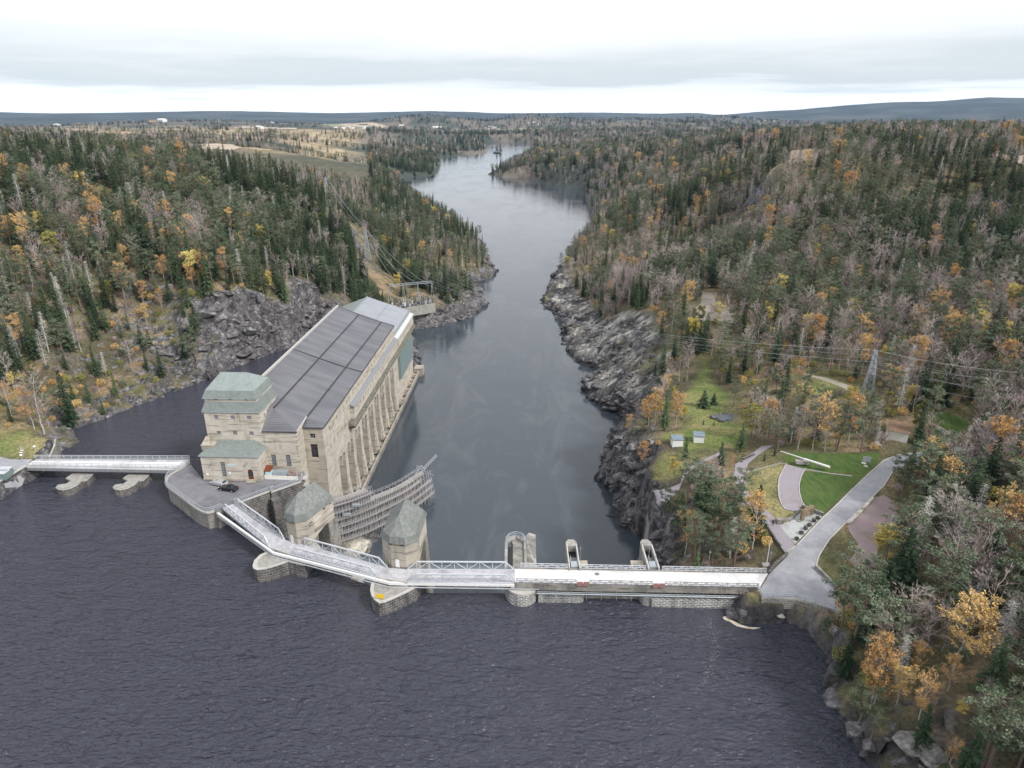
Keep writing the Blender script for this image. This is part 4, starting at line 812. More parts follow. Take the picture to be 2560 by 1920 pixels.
k_ = n.new('ShaderNodeMapRange'); k_.inputs[1].default_value = -1; k_.inputs[2].default_value = 1; k_.inputs[3].default_value = .82; k_.inputs[4].default_value = 1.1; l.new(sn.outputs[0], k_.inputs[0])
vm = n.new('ShaderNodeVectorMath'); vm.operation = 'SCALE'; l.new(r.outputs[0], vm.inputs[0]); l.new(k_.outputs[0], vm.inputs['Scale']); l.new(vm.outputs[0], b.inputs['Base Color'])
M['roof'] = m; M['black_seam'] = mat('dark_seam_metal', (.035,.035,.04), None, rough=.6)
M['roof_pale'] = mat('pale_metal_roof', (.24,.255,.29), (.29,.305,.34), .4, .45, stretch=(.3,1,1))
s = MB(); xs_ = [7.9,15.8,24.3,29.3]; ap1 = (15.8,11.8,19.9); ap2 = (24.1,12.8,17.0); Bc = (23.7,TY-.2,16.2); Al = (14.55,TY-.2,16.2)
s.face([(7.9,TD+.02,zr(7.9)+.1),(14.5,TD+.02,zr(14.5)),(15.8,TD+.02,19.9),(15.8,YF,19.9),(7.9,YF,23.0)])
s.face([(14.52,11.8,20.3),ap1,(15.8,TD+.02,19.9),(14.52,TD+.02,20.35)])
s.face([ap1, ap2, (24.3,YF,16.85), (15.8,YF,19.9)]); s.face([ap1, Bc, ap2]); s.face([Al, Bc, ap1], 1); s.face([Al, ap1, (14.52,11.8,20.3)], 1)
s.face([ap2, (29.3,9.7,15.4), (29.3,YF,15.4), (24.3,YF,16.85)]); s.face([(23.75,9.7,15.4),(29.3,9.7,15.4),ap2], 1)
o = s.build('main_roof', ['roof', 'gal_dark' if 'gal_dark' in M else 'roof'], ps)
s = MB()
s.bar((ap1[0],ap1[1],ap1[2]+.1), (15.8,YF,20.0), .4, .2); s.bar((ap2[0],ap2[1],ap2[2]+.1), (24.3,YF,16.95), .4, .2)
for xa, xb in ((7.9,15.8),(15.8,24.3),(24.3,29.3)): s.bar((xa,52,zr(xa)+.1),(xb,52,zr(xb)+.1),.4,.2); s.bar((xa,YF-.1,zr(xa)+.05),(xb,YF-.1,zr(xb)+.05),.3,.2)
s.bar((29.35,9.7,15.35),(29.35,YF,15.35),.25,.22); s.bar((23.75,9.65,15.35),(29.3,9.65,15.35),.2,.2); s.bar((14.5,TY-.25,16.1),(23.7,TY-.25,16.1),.2,.22)
s.build('roof_seams', 'black_seam', ps)
s = MB(); s.bar((Bc[0]+.1,Bc[1],Bc[2]+.1),(ap2[0]-.1,ap2[1],ap2[2]+.15),.3,.3); s.bar((7.6,TD,23.25),(7.6,YF+.2,23.25),.6,.7); s.build('parapet', 'coping', ps)
s = MB(); s.face([(10.2,YF,17.7),(28.6,YF,11.5),(28.6,YE+.3,11.5),(10.2,YE+.3,17.7)]); s.face([(10.2,YE+.3,17.7),(-.6,YE+.3,13.6),(-.6,YF,13.6),(10.2,YF,17.7)], 1); s.face([(28.6,YF,11.5),(XE+.01,YF,10.8),(XE+.01,YE+.3,10.8),(28.6,YE+.3,11.5)], 1)
s.bar((10.2,YF,17.8),(10.2,YE+.3,17.8),.35,.2,0); s.bar((19.5,YF,14.63),(19.5,YE+.2,14.63),.15,.08,2); s.bar((28.4,YF,11.62),(28.4,YE+.2,11.62),.2,.1,2)
s.build('rear_roof', ['roof_pale', 'copper_pale', 'rail_dark'], ps)
# notices on the annex front (marks too small to read in the picture are left as plain plates)
for nm, (u0_, u1_, q0, q1), mm in (('name_sign', (6.6,9.2,8.75,9.35), 'sign_blue'), ('notice', (.75,1.45,6.0,6.6), 'white'), ('notice', (6.7,7.3,6.5,7.1), 'white')):
    if mm == 'sign_blue' and 'sign_blue' not in M: M['sign_blue'] = mat('pale_blue_lettering', (.42,.62,.70), (.60,.72,.78), 3, .5)
    s = MB()
    if nm == 'name_sign':
        for k in range(9): s.box(u0_+k*.29, u0_+k*.29+.2, -.03, -.005, q0+.25, q1)
        for k in range(5): s.box(u0_+.3+k*.29, u0_+k*.29+.5, -.03, -.005, q0-.1, q0+.12)
    else: s.box(u0_, u1_, -.03, -.005, q0, q1)
    s.build(nm, mm, ps)
# ------------------------------------------------------------ railings and trusses
def rail(name, pts, label, cat='railing', group=None, h=1.05, post=2.0, m='galv', r=.045, rows=3, truss=False):
    t = thing(name, pts[0], label, cat, group); s = MB(); q = resample([tuple(p) for p in pts], post)
    for p in q: s.bar(p, (p[0],p[1],p[2]+h), r*1.6, r*1.6)
    s.build('posts', m, t); s = MB()
    for a, b in zip(pts[:-1], pts[1:]):
        for k in range(rows):
            z = h*(1-k*.42); s.bar((a[0],a[1],a[2]+z), (b[0],b[1],b[2]+z), r*2, r*2)
        s.bar((a[0],a[1],a[2]+h), (b[0],b[1],b[2]+h), r*2.6, r*2.2)
    s.build('rails', m, t)
    if truss:
        s = MB()
        for i in range(len(q)-1):
            a, b = q[i], q[i+1]; u, v = (h*.15, h) if i % 2 else (h, h*.15); s.bar((a[0],a[1],a[2]+u), (b[0],b[1],b[2]+v), r*1.6, r*1.6)
        s.build('braces', m, t)
    return t
def truss_side(parent, a, b, h, n, m='steel', w=.2, lean=.09):
    """trapezoidal truss from a to b (deck level), top chord between the sloping end posts; part 'truss' with its own handrail"""
    s = MB(); P0 = Vector(a); P1 = Vector(b); e = lean
    A = P0.lerp(P1, e)+Vector((0,0,h)); B = P0.lerp(P1, 1-e)+Vector((0,0,h))
    s.bar(P0, A, w*1.1, w); s.bar(B, P1, w*1.1, w); s.bar(A, B, w*1.4, w*1.1); s.bar(P0, P1, w, w)
    for i in range(n+1):
        t = i/n; T = A.lerp(B, t); Bt = Vector((T.x, T.y, P0.z+(P1.z-P0.z)*(e+(1-2*e)*t))); s.bar(Bt, T, w*.6, w*.6)
        if i < n:
            t2 = (i+1)/n; T2 = A.lerp(B, t2); B2 = Vector((T2.x, T2.y, P0.z+(P1.z-P0.z)*(e+(1-2*e)*t2)))
            if i % 2: s.bar(T, B2, w*.6, w*.6)
            else: s.bar(Bt, T2, w*.6, w*.6)
    o = s.build('truss', m, parent); s = MB()
    for k in (.35, .65, .95): s.bar(P0+Vector((0,0,k)), P1+Vector((0,0,k)), .05, .05)
    s.build('handrail', 'galv', o); return o
def span(a0, a1, b0, b1, label, h=1.95, n=8, ends=True):
    """bridge span: front edge a0-a1, rear edge b0-b1"""
    t = thing('truss_bridge', a0, label, 'bridge', 'truss spans of the dam road')
    s = MB(); z = a0[2]; s.prism([a0[:2], a1[:2], b1[:2], b0[:2]], z-.45, z-.02)
    s.build('deck', 'deck', t); s = MB()
    for k in (.2, .5, .8):
        s.bar(Vector(lerp(a0, b0, k))-Vector((0,0,.7)), Vector(lerp(a1, b1, k))-Vector((0,0,.7)), .3, .5)
    s.build('girders', 'steel', t)
    o = Vector(lerp(a0, b0, .03)); p = Vector(lerp(a1, b1, .03)); truss_side(t, o, p, h, n)
    o = Vector(lerp(a0, b0, .97)); p = Vector(lerp(a1, b1, .97)); truss_side(t, o, p, h, n)
    return t
# bend points of the dam road, front and rear edge
FA, FB, FC, FD = P('C',190,590,4.5), P('C',600,930,4.5), P('C',1540,1190,4.5), (0.6,113.5,4.5)
FB2, FC2 = P('C',770,985,4.5), P('C',1790,1232,4.5)
RA, RB, RC, RD = P('C',300,545,4.5), P('C',735,860,4.5), P('C',1625,1102,4.5), (0.6,118.0,4.5)
RB2, RC2 = P('C',845,892,4.5), P('C',1790,1115,4.5)
span(FA, FB, RA, RB, 'white truss bridge span between the car park and the first gatehouse', n=9)
span(FB2, FC, RB2, RC, 'white truss bridge span between the two gatehouses', n=8)
span(FC2, FD, RC2, RD, 'white truss bridge span right of the second gatehouse', n=7)
for q_, lb in (([FB, FB2, RB2, RB], 'bend of the bridge roadway in front of the first gatehouse'), ([FC, FC2, RC2, RC], 'bend of the bridge roadway in front of the lone gatehouse')):
    t = thing('road_landing', q_[0], 'concrete '+lb, 'road landing'); s = MB(); s.prism([(p[0],p[1]) for p in q_], 3.0, 4.46); s.build('slab', 'deck', t); s = MB(); s.ribbon([(q_[0][0],q_[0][1],4.7),(q_[1][0],q_[1][1],4.7)], .25, h=.4); s.build('kerb', 'coping', t)
# long white box beam carried outside the front edge
g_ = [P('C',145,628,4.1), P('C',635,978,4.1), P('C',1640,1238,4.1), P('C',2212,1246,4.1), P('D',1550,737,4.1)]
t = thing('box_beam', g_[0], 'long white steel beam running bent along the front of the bridge spans', 'beam'); s = MB()
for a, b in zip(g_[:-1], g_[1:]): s.bar(a, b, .45, .55)
s.build('beam', 'white', t); s = MB()
for a, b in zip(g_[:-1], g_[1:]): s.bar((a[0]+.1,a[1]-.25,a[2]-.75), (b[0]-.1,b[1]-.25,b[2]-.75), .18, .14)
s.build('lower_rail', 'steel', t); s = MB()
for p in resample(g_, 3.4): s.bar((p[0],p[1]-.1,p[2]-.3),(p[0],p[1]-.25,p[2]-.75),.08,.08)
s.build('hangers', 'steel', t)
# ------------------------------------------------------------ car park platform with stone walls
pf = PL('A', [(1640,893),(1545,955),(1470,1000),(1440,1045),(1447,1095),(1560,1182),(1705,1290),(1790,1325),(1850,1312)], 4.3)+[P('C',150,632,4.3), P('C',300,545,4.3)]+PL('C', [(345,543),(640,432),(612,455),(872,365)], 4.3)+[bw(23.5,5.3,4.3), bw(23.5,12,4.3), bw(2,15,4.3), bw(-.5,8,4.3), bw(-.9,.8,4.3)]
t = thing('car_park_platform', pf[5], 'paved platform with curved stone walls in front of the power station', 'platform'); s = MB()
s.prism([(p[0],p[1]) for p in pf], -6, 4.36); s.build('stone_wall', 'stone_grey', t)
s = MB(); pw = [P('C',300,545,4.3), P('C',340,545,4.3), P('C',640,434,4.3), P('C',614,457,4.3), P('C',870,367,4.3), bw(24,6,4.3), bw(22,9,4.3)]
s.prism([(p[0]+.12,p[1]-.1) for p in pw], -20, 4.34); s.prism([P('C',600,470,4.3)[:2],P('C',660,440,4.3)[:2],P('C',690,470,4.3)[:2],P('C',628,500,4.3)[:2]], -20, 3.2)
s.build('dark_side_wall', 'stone_dark', t)
o = drape('paving', 'asph', [(p[0],p[1],4.3) for p in pf[:16]]+[bw(15.1,5.2,4.3),bw(15.1,-.2,4.3),bw(-.3,-.2,4.3)], 0, 2.0)
for v in o.data.vertices: v.co.z = 4.42
o.parent = t; o.location = (-pf[5][0], -pf[5][1], -pf[5][2])
s = MB(); s.ribbon([(p[0],p[1],4.72) for p in catmull(pf[0:9], 4)], .55, h=.4); s.ribbon([(p[0],p[1],4.62) for p in pf[10:15]], .45, h=.3); s.build('coping', 'coping', t)
rail('railing', [(p[0],p[1],4.72) for p in catmull(pf[0:9], 3)]+[P('C',185,580,4.72)], 'steel railing on the curved lake side wall of the car park', post=1.8)
rail('railing', [(p[0],p[1],4.6) for p in pf[10:15]], 'steel railing above the dark block wall beside the first gatehouse', post=1.8)
# white hoarding, sheds and bins on the platform
a, b = bw(15.3,1.4,4.42), bw(24.1,1.1,4.42); t = thing('barrier_fence', a, 'white site barrier with yellow top marks beside the annex', 'barrier'); s = MB(); s.bar((a[0],a[1],4.95),(b[0],b[1],4.95),.12,1.05); s.build('panel', 'white', t); s = MB()
for k in range(14): p = lerp((a[0],a[1],5.42),(b[0],b[1],5.42),(k+.5)/14); s.bar((p[0]-.16,p[1]-.07,5.32),(p[0]+.16,p[1]-.07,5.32),.02,.14)
s.build('yellow_mark', 'yellow', t)
x, y, _ = bw(15.9,3.0); t = thing('shed', (x,y,4.42), 'small shed with dark sloping roof in the annex corner', 'shed'); s = MB(); s.box(x-.7,x+.7,y-.9,y+.8,4.42,6.3); s.build('wall', 'sign_blue', t); s = MB(); s.prism([(x-.9,y-1.1),(x+.9,y-1.1),(x+.9,y+1),(x-.9,y+1)],6.3,[6.35,6.35,7.1,7.1]); s.build('roof', 'wood_door', t)
x, y, _ = bw(18.6,3.9); t = thing('container', (x,y,4.42), 'grey slatted container under the tall windows', 'container'); s = MB(); s.box(x-1.9,x+1.9,y-.8,y+.8,4.42,5.5)
for k in range(6): s.box(x-1.95,x+1.95,y-.8+.27*k,y-.7+.27*k,5.5,5.6)
s.build('body', 'galv', t); x, y, _ = bw(22,3.6); t = thing('pallet_stack', (x,y,4.42), 'stack of pale boards and brown parcels next to the slatted container', 'pallet stack'); s = MB()
for k in range(4): s.box(x-1.2,x+1.2,y-.6,y+.6,4.42+.18*k,4.55+.18*k)
s.build('boards', 'plank', t); s = MB(); s.box(x-.7,x-.1,y-.3,y+.4,5.1,5.6); s.box(x+.1,x+.9,y-.4,y+.2,5.1,5.45); s.build('parcels', 'redbox', t)
# scaffold bundle at the corner over the tailrace
x, y, _ = bw(24.6,3.2); t = thing('scaffold_tower', (x,y,-2), 'light scaffold stair tower at the corner of the power station above the dark wall', 'scaffold tower'); s = MB()
for dx in (-1,1):
    for dy in (-1,1): s.tube((x+dx,y+dy,-14),(x+dx,y+dy,6.4),.05,4)
for k in range(9):
    z = -12+2*k; s.tube((x-1,y-1,z),(x+1,y-1,z),.04,4); s.tube((x+1,y-1,z),(x+1,y+1,z),.04,4); s.tube((x-1,y-1,z),(x+1,y-1,z+2),.04,4); s.box(x-1,x+1,y-1,y+1,z,z+.05)
s.build('tubes', 'scaftube', t)
# ------------------------------------------------------------ gatehouses
def gatehouse(base, fwd, w, L, label, zd=4.5, ze=10.4, zs=11.9, zrg=15.2, leg=11):
    """base: middle of the front (lake) face; fwd: unit vector pointing downstream"""
    f = Vector((*fwd, 0)).normalized(); r_ = Vector((f.y, -f.x, 0)); B = Vector((*base[:2], 0))
    def q(u, v, z=0): p = B+r_*u+f*v; return (p.x, p.y, z)
    t = thing('gatehouse', (base[0], base[1], zd), label, 'gatehouse', 'stone gatehouses on the dam')
    h = w/2; plan = [(-h,2.0),(-h*.42,0),(h*.42,-.35),(h,1.0),(h,L),(h*.4,L+1.4),(-h*.4,L+1.4),(-h,L)]
    s = MB(); s.prism([q(*p)[:2] for p in plan[:4]]+[q(h,3.2)[:2], q(-h,3.2)[:2]], zd-9, ze, 1)
    s.k = 0; s.prism([q(*p)[:2] for p in [(h+.02,3.2),(h+.02,L),(-h-.02,L),(-h-.02,3.2)]], [0][0]+zd+1.3, ze)
    i0 = len(s.v); s.prism([q(*p)[:2] for p in [(h+.01,L-2.2),plan[5],plan[6],(-h-.01,L-2.2)]], zd-2, ze)
    # corbelled soffit rising downstream
    s.face([q(h+.02,1.2,zd-.4), q(h+.02,L-.3,zd+2.3), q(h+.02,3.2,zd+2.3), q(h+.02,1.2,zd+2.3)])
    s.build('wall', ['wall', 'wall_grey'], t)
    s = MB()
    b4 = [q(h*1.15,L-2.4), q(h*1.15,L+3.4), q(-h*1.15,L+3.4), q(-h*1.15,L-2.4)]; t4 = [q(h*.98,L-2.2), q(h*.98,L+.6), q(-h*.98,L+.6), q(-h*.98,L-2.2)]
    for k in range(4): a_, b_ = k, (k+1)%4; s.face([(b4[a_][0],b4[a_][1],-21),(b4[b_][0],b4[b_][1],-21),(t4[b_][0],t4[b_][1],zd+1.4),(t4[a_][0],t4[a_][1],zd+1.4)])
    s.build('rear_leg', 'stone_grey', t)
    s = MB(); s.prism([q(*p)[:2] for p in [(h*.9,2.8),(h*.9,4.6),(-h*.9,4.6),(-h*.9,2.8)]], -21, zd+1.35); s.prism([q(*p)[:2] for p in [(-h*.5,4.6),(-h*.5,L-2),(-h*.6,L-2),(-h*.6,4.6)]], -21, zd+1.3); s.build('gate_guides', 'wall_dark', t)
    # roof: skirt, then hips to a ridge
    o_ = .3; rim = [(-h-o_,2.0-o_*.3),(-h*.44,-o_),(h*.46,-.35-o_),(h+o_,1.0-o_*.4),(h+o_,L+.1),(h*.45,L+1.4+o_),(-h*.45,L+1.4+o_),(-h-o_,L+.1)]
    inn = [(u*.86, 3+(v-3)*.9) for u, v in rim]; s = MB()
    for k in range(8): a_, b_ = rim[k], rim[(k+1)%8]; c_, d_ = inn[k], inn[(k+1)%8]; s.face([q(*a_,ze), q(*b_,ze), q(*d_,zs), q(*c_,zs)])
    rf, rb = q(0,3.0,zrg), q(0,L-1.6,zrg)
    top = [q(*p,zs) for p in inn]
    for k in (0,1,2): s.face([top[k], top[k+1], rf])
    s.face([top[3], top[4], rb, rf]); s.face([top[7], top[0], rf, rb])
    for k in (4,5,6): s.face([top[k], top[k+1], rb])
    s.face([q(*p,ze) for p in rim[::-1]]); o = s.build('roof', 'slate', t)
    s = MB()
    for k in range(8): s.tube(top[k], rf if k < 4 else rb, .05, 4); s.tube(q(*rim[k],ze+.03), top[k], .05, 4)
    s.tube(rf, rb, .07, 4); s.build('ridge_flashing', 'copper_pale', o)
    # door, vents, window, hoist bracket
    d0 = Vector(q(-h*.1,-.22,0)); s = MB(); u_ = (Vector(q(h*.42,-.35))-Vector(q(-h*.42,0))).normalized(); nrm = Vector((u_.y, -u_.x, 0))
    c0 = Vector(q(-h*.08,-.17)); s.bar(c0+nrm*.03-u_*.42+Vector((0,0,zd+1.05)), c0+nrm*.03+u_*.42+Vector((0,0,zd+1.05)), .06, 2.0); s.build('door', 'white', t)
    s = MB(); c1 = c0+Vector((0,0,zd+2.15)); s.bar(c1+nrm*.05-u_*.6, c1+nrm*.05+u_*.6, .12, .12); s.build('door_lintel', 'copper', t)
    for k in (-1, 1):
        c2 = c0+u_*k*1.25; s = MB(); s.bar(c2+nrm*.03-u_*.35+Vector((0,0,ze-.2)), c2+nrm*.03+u_*.35+Vector((0,0,ze-.2)), .05, .35); s.build('vent', 'black', t)
    for v_, z_, hh in ((2.2, ze-1.6, 1.1), (L-3.2, ze-.3, .5), (L-1.0, ze-.25, .4)):
        s = MB(); n3 = r_*.035; s.bar(Vector(q(h+.05,v_-.35,z_)), Vector(q(h+.05,v_+.35,z_)), .05, hh, 0)
        if hh > 1: s.bar(Vector(q(h+.1,v_,z_-hh/2)), Vector(q(h+.1,v_,z_+hh/2)), .05, .06, 1); s.bar(Vector(q(h+.1,v_-.35,z_)), Vector(q(h+.1,v_+.35,z_)), .05, .05, 1)
        s.build('window', ['glass', 'white'], t)
    s = MB(); a_ = Vector(q(-h*.8,.75,zd+4.0)); s.bar(a_, a_+Vector((1.3,-1.1,0)), .08, .08); s.bar(a_+Vector((1.3,-1.1,0)), a_+Vector((1.3,-1.1,-.5)), .1, .1); s.bar(a_+Vector((1.0,-.85,-.1)), a_+Vector((1.0,-.85,-3.2)), .05, .05); s.build('hoist_bracket', 'galv', t)
    return t
gatehouse((-48.1,127.7), (.40,.92), 6.6, 10.2, 'stone gatehouse with grey green roof standing beside the power station corner')
gatehouse((-23.5,118.9), (.06,1.0), 7.6, 11.2, 'stone gatehouse with grey green roof standing alone at the river end of the bridge')
# ------------------------------------------------------------ cutwater piers under the bends
def pier(name, out_, z0, z1, label, m='stone_dark', group='cutwater piers', cat='pier', rim=.5):
    c = (sum(p[0] for p in out_)/len(out_), sum(p[1] for p in out_)/len(out_)); t = thing(name, (c[0], c[1], 0), label, cat, group)
    s = MB(); s.prism([p[:2] for p in out_], z0, z1-.25); s.build('masonry', m, t)
    s = MB(); s.prism([(c[0]+(p[0]-c[0])*1.015, c[1]+(p[1]-c[1])*1.015) for p in out_], z1-.25, z1); s.build('cap', 'coping', t)
    s = MB(); s.prism([(c[0]+(p[0]-c[0])*(1-rim/3), c[1]+(p[1]-c[1])*(1-rim/3)) for p in out_], z1, z1+.02); s.build('pier_top', 'conc', t); return t
p1 = [P('C',*q,3.3) for q in ((590,960),(520,990),(470,1040),(457,1085),(462,1105),(490,1118),(560,1110),(640,1088),(700,1068),(755,1048),(850,1070),(900,1080))]+[(-42.5,127.5,0),(-47,131,0)]
pier('cutwater_pier', p1, -8, 3.3, 'pointed stone pier below the first bend of the bridge')
p2 = [P('C',*q,3.3) for q in ((1482,1238),(1472,1290),(1482,1340),(1510,1378),(1548,1404),(1600,1395),(1700,1352),(1800,1305),(1870,1268))]+[(-18.2,119.5,0),(-28.6,119.5,0)]
tp2 = pier('cutwater_pier', p2, -8, 3.3, 'pointed stone pier carrying a yellow sign below the second bend')
a = P('C',1518,1355,3.9); b = P('C',1592,1362,3.9); t = thing('warning_sign', (a[0],a[1],3.3), 'yellow warning board on two posts on the pointed pier', 'sign'); s = MB(); s.bar((a[0],a[1],4.15),(b[0],b[1],4.15),.06,.95); o = s.build('board', 'yellow', t)
s = MB(); dx = (b[0]-a[0])/24; rng = random.Random(4)
for k in range(20): 
    if k not in (6, 13): s.box(a[0]+dx*(2+k), a[0]+dx*(2.7+k), a[1]-.05, a[1]-.033, 4.28, 4.45)
s.box(a[0]+dx*3, b[0]-dx*3, a[1]-.05, a[1]-.033, 3.86, 3.92)
s.build('lettering', 'black', o); s = MB()
for q in (a, b): s.tube((q[0],q[1]+.06,3.3),(q[0],q[1]+.06,4.5),.04)
s.build('posts', 'galv', t)
# round nosed pier where the truss meets the solid dam
c3_, r3 = (2.05,116.2), 3.55
nose = [(c3_[0]+r3*math.cos(math.pi+math.pi*k/14), c3_[1]+1.25*r3*math.sin(math.pi+math.pi*k/14), 0) for k in range(15)]
t = thing('round_pier', (c3_[0],c3_[1],0), 'round nosed masonry pier at the left end of the white dam deck', 'pier', 'dam piers with towers'); s = MB()
lo = [(p[0]*1.0+(p[0]-c3_[0])*.0, p[1], 0) for p in nose]
for k in range(14):
    a, b = nose[k], nose[k+1]; s.face([(a[0],a[1]-.0,-8),(b[0],b[1],-8),(b[0],b[1]+.2,2.7),(a[0],a[1]+.2,2.7)])
s.prism([(c3_[0]-r3,c3_[1]-.1),(c3_[0]+r3,c3_[1]-.1),(c3_[0]+r3,118.6),(c3_[0]-r3,118.6)], -8, 2.7); s.build('masonry', 'stone_lime', t)
s = MB(); s.prism([(p[0]+(p[0]-c3_[0])*.02,p[1]+.15) for p in nose]+[(c3_[0]+r3,117),(c3_[0]-r3,117)], 2.7, 3.0); s.build('cap', 'coping', t)
s = MB(); s.prism([(-1.4,118.4),(.2,118.4),(.2,127.2),(-.2,129),(1,129.9),(2.2,129),(3,127.2),(3,118.4)][::1], -21, 4.3)
s.prism([(3.0,118.4),(5.2,118.4),(5.5,136),(4.0,136.8),(1.5,131.5),(3.0,128)], -21, [1.8,1.8,1.0,1.0,2.0,2.0]); s.build('tailrace_pier', 'stone_grey', t)
s = MB(); s.prism([(-1.55,118.4),(-.95,118.4),(-.95,127.6),(.9,129.6),(2.6,127.6),(2.6,118.4),(3.15,118.4),(3.15,127.9),(2.3,129.6),(.9,130.3),(-.6,129.6),(-1.55,127.9)], 4.3, 4.75); s.build('parapet', 'conc', t)
s = MB(); s.box(-1.0,.1,119.5,126.2,4.32,4.36); s.build('stair_shaft', 'black', t)
s = MB(); s.tube((3.1,124.3,3),(3.1,124.3,8),.07); s.tube((3.1,124.3,7.6),(3.1,124.3,8.2),.2,6,r2=.03); s.build('lamp', 'rail_dark', t)
rail('railing', [(-1.4,127.5,4.75),(-.6,129.3,4.75),(.9,130,4.75),(2.3,129.3,4.75),(3,127.5,4.75)], 'curved railing round the end of the round nosed pier', post=1)
# ------------------------------------------------------------ solid dam with roadway
XD = 51.5
def yf(x): return 113.4-.034*x
def yb(x): return 118.5-.035*x
t = thing('dam', (0.6,116,0), 'concrete dam carrying a bright white roadway to the right bank', 'dam')
s = MB(); s.prism([(-.2,yf(0)),(49.2,112.0),(52.8,116.9),(-.2,yb(0))], 3.55, 4.44, 0); s.build('deck', 'conc_pale', t)
s = MB(); s.prism([(.5,yf(0)-.12),(49.1,111.86),(49.1,112.1),(.5,yf(0)+.12)], 3.1, 4.75); s.prism([(-.2,yb(0)-.1),(52.4,116.75),(52.4,117.0),(-.2,yb(0)+.15)], 3.3, 4.7); s.build('edge_beam', 'wall_dark', t)
s = MB(); s.prism([(-1,115),(52,113.6),(52,117),(-1,118)], -21, 3.5); s.build('dam_wall', 'wall_dark', t)
s = MB(); s.prism([(5.3,113.2),(12.2,113.2),(12.2,116),(5.3,116)], -8, 1.75); s.prism([(27.6,112.6),(28.2,111.9),(45.6,111.3),(46,114),(27.6,114)], -8, 1.9); s.build('lower_wall', 'stone_lime', t)
s = MB(); s.prism([(12.2,113.1),(14.2,113.2),(14.6,113.8),(14.6,116),(12.2,116)], -8, 1.95); s.prism([(26.0,113.6),(26.4,112.5),(27.58,112.0),(27.58,114.5),(26,114.5)], -8, 2.0); s.build('pier_nose', 'conc', t)
s = MB()
for x in np.arange(6, 47, 3.0): s.tube((x,yf(x)-.35,3.4),(x,yf(x)-.35,1.2),.05,4)
s.tube((5,yf(5)-.3,2.5),(47,yf(47)-.3,2.5),.12,6); s.tube((5,yf(5)-.3,2.9),(47,yf(47)-.3,2.9),.06,6); s.build('pipe_hangers', 'galv', t)
for (x0_, x1_) in ((13.0,15.4),(28.1,30.4)):
    for k in range(2): s = MB(); m_ = (x0_+x1_)/2; a_, b_ = (x0_, m_-.06) if k == 0 else (m_+.06, x1_); s.box(a_, b_, yf(x0_)-.35, yf(x0_)-.2, 4.5, 5.5); s.build('hatch_box', 'redbox', t)
s = MB(); s.tube((17.5,116.6,4.44),(17.5,116.6,4.47),.5,12); s.build('manhole_cover', 'asph', t)
def railpts(x0, x1, f, n=1, z=4.72): return [(x0, f(x0), z), (x1, f(x1), z)]
rail('railing', railpts(1.8, 11.6, yb), 'pale lattice railing on the rear edge of the dam, left section', truss=True, m='steel', post=1.0, group='lattice railings along the dam')
rail('railing', railpts(14.4, 27.6, yb), 'pale lattice railing on the rear edge of the dam between the two slim towers', truss=True, m='steel', post=1.0, group='lattice railings along the dam')
rail('railing', railpts(31.0, 52.2, yb), 'pale lattice railing on the rear edge of the dam, right of the last tower', truss=True, m='steel', post=1.0, group='lattice railings along the dam')
rail('railing', railpts(.8, 12.9, yf), 'dark lattice railing on the lake side of the dam, left section', truss=True, m='rail_dark', post=1.0, group='lattice railings along the dam')
rail('railing', railpts(15.5, 28, yf), 'dark lattice railing on the lake side of the dam between the red boxes', truss=True, m='rail_dark', post=1.0, group='lattice railings along the dam')
rail('railing', railpts(30.5, 49, yf), 'dark lattice railing on the lake side of the dam beside the right bank', truss=True, m='rail_dark', post=1.0, group='lattice railings along the dam')
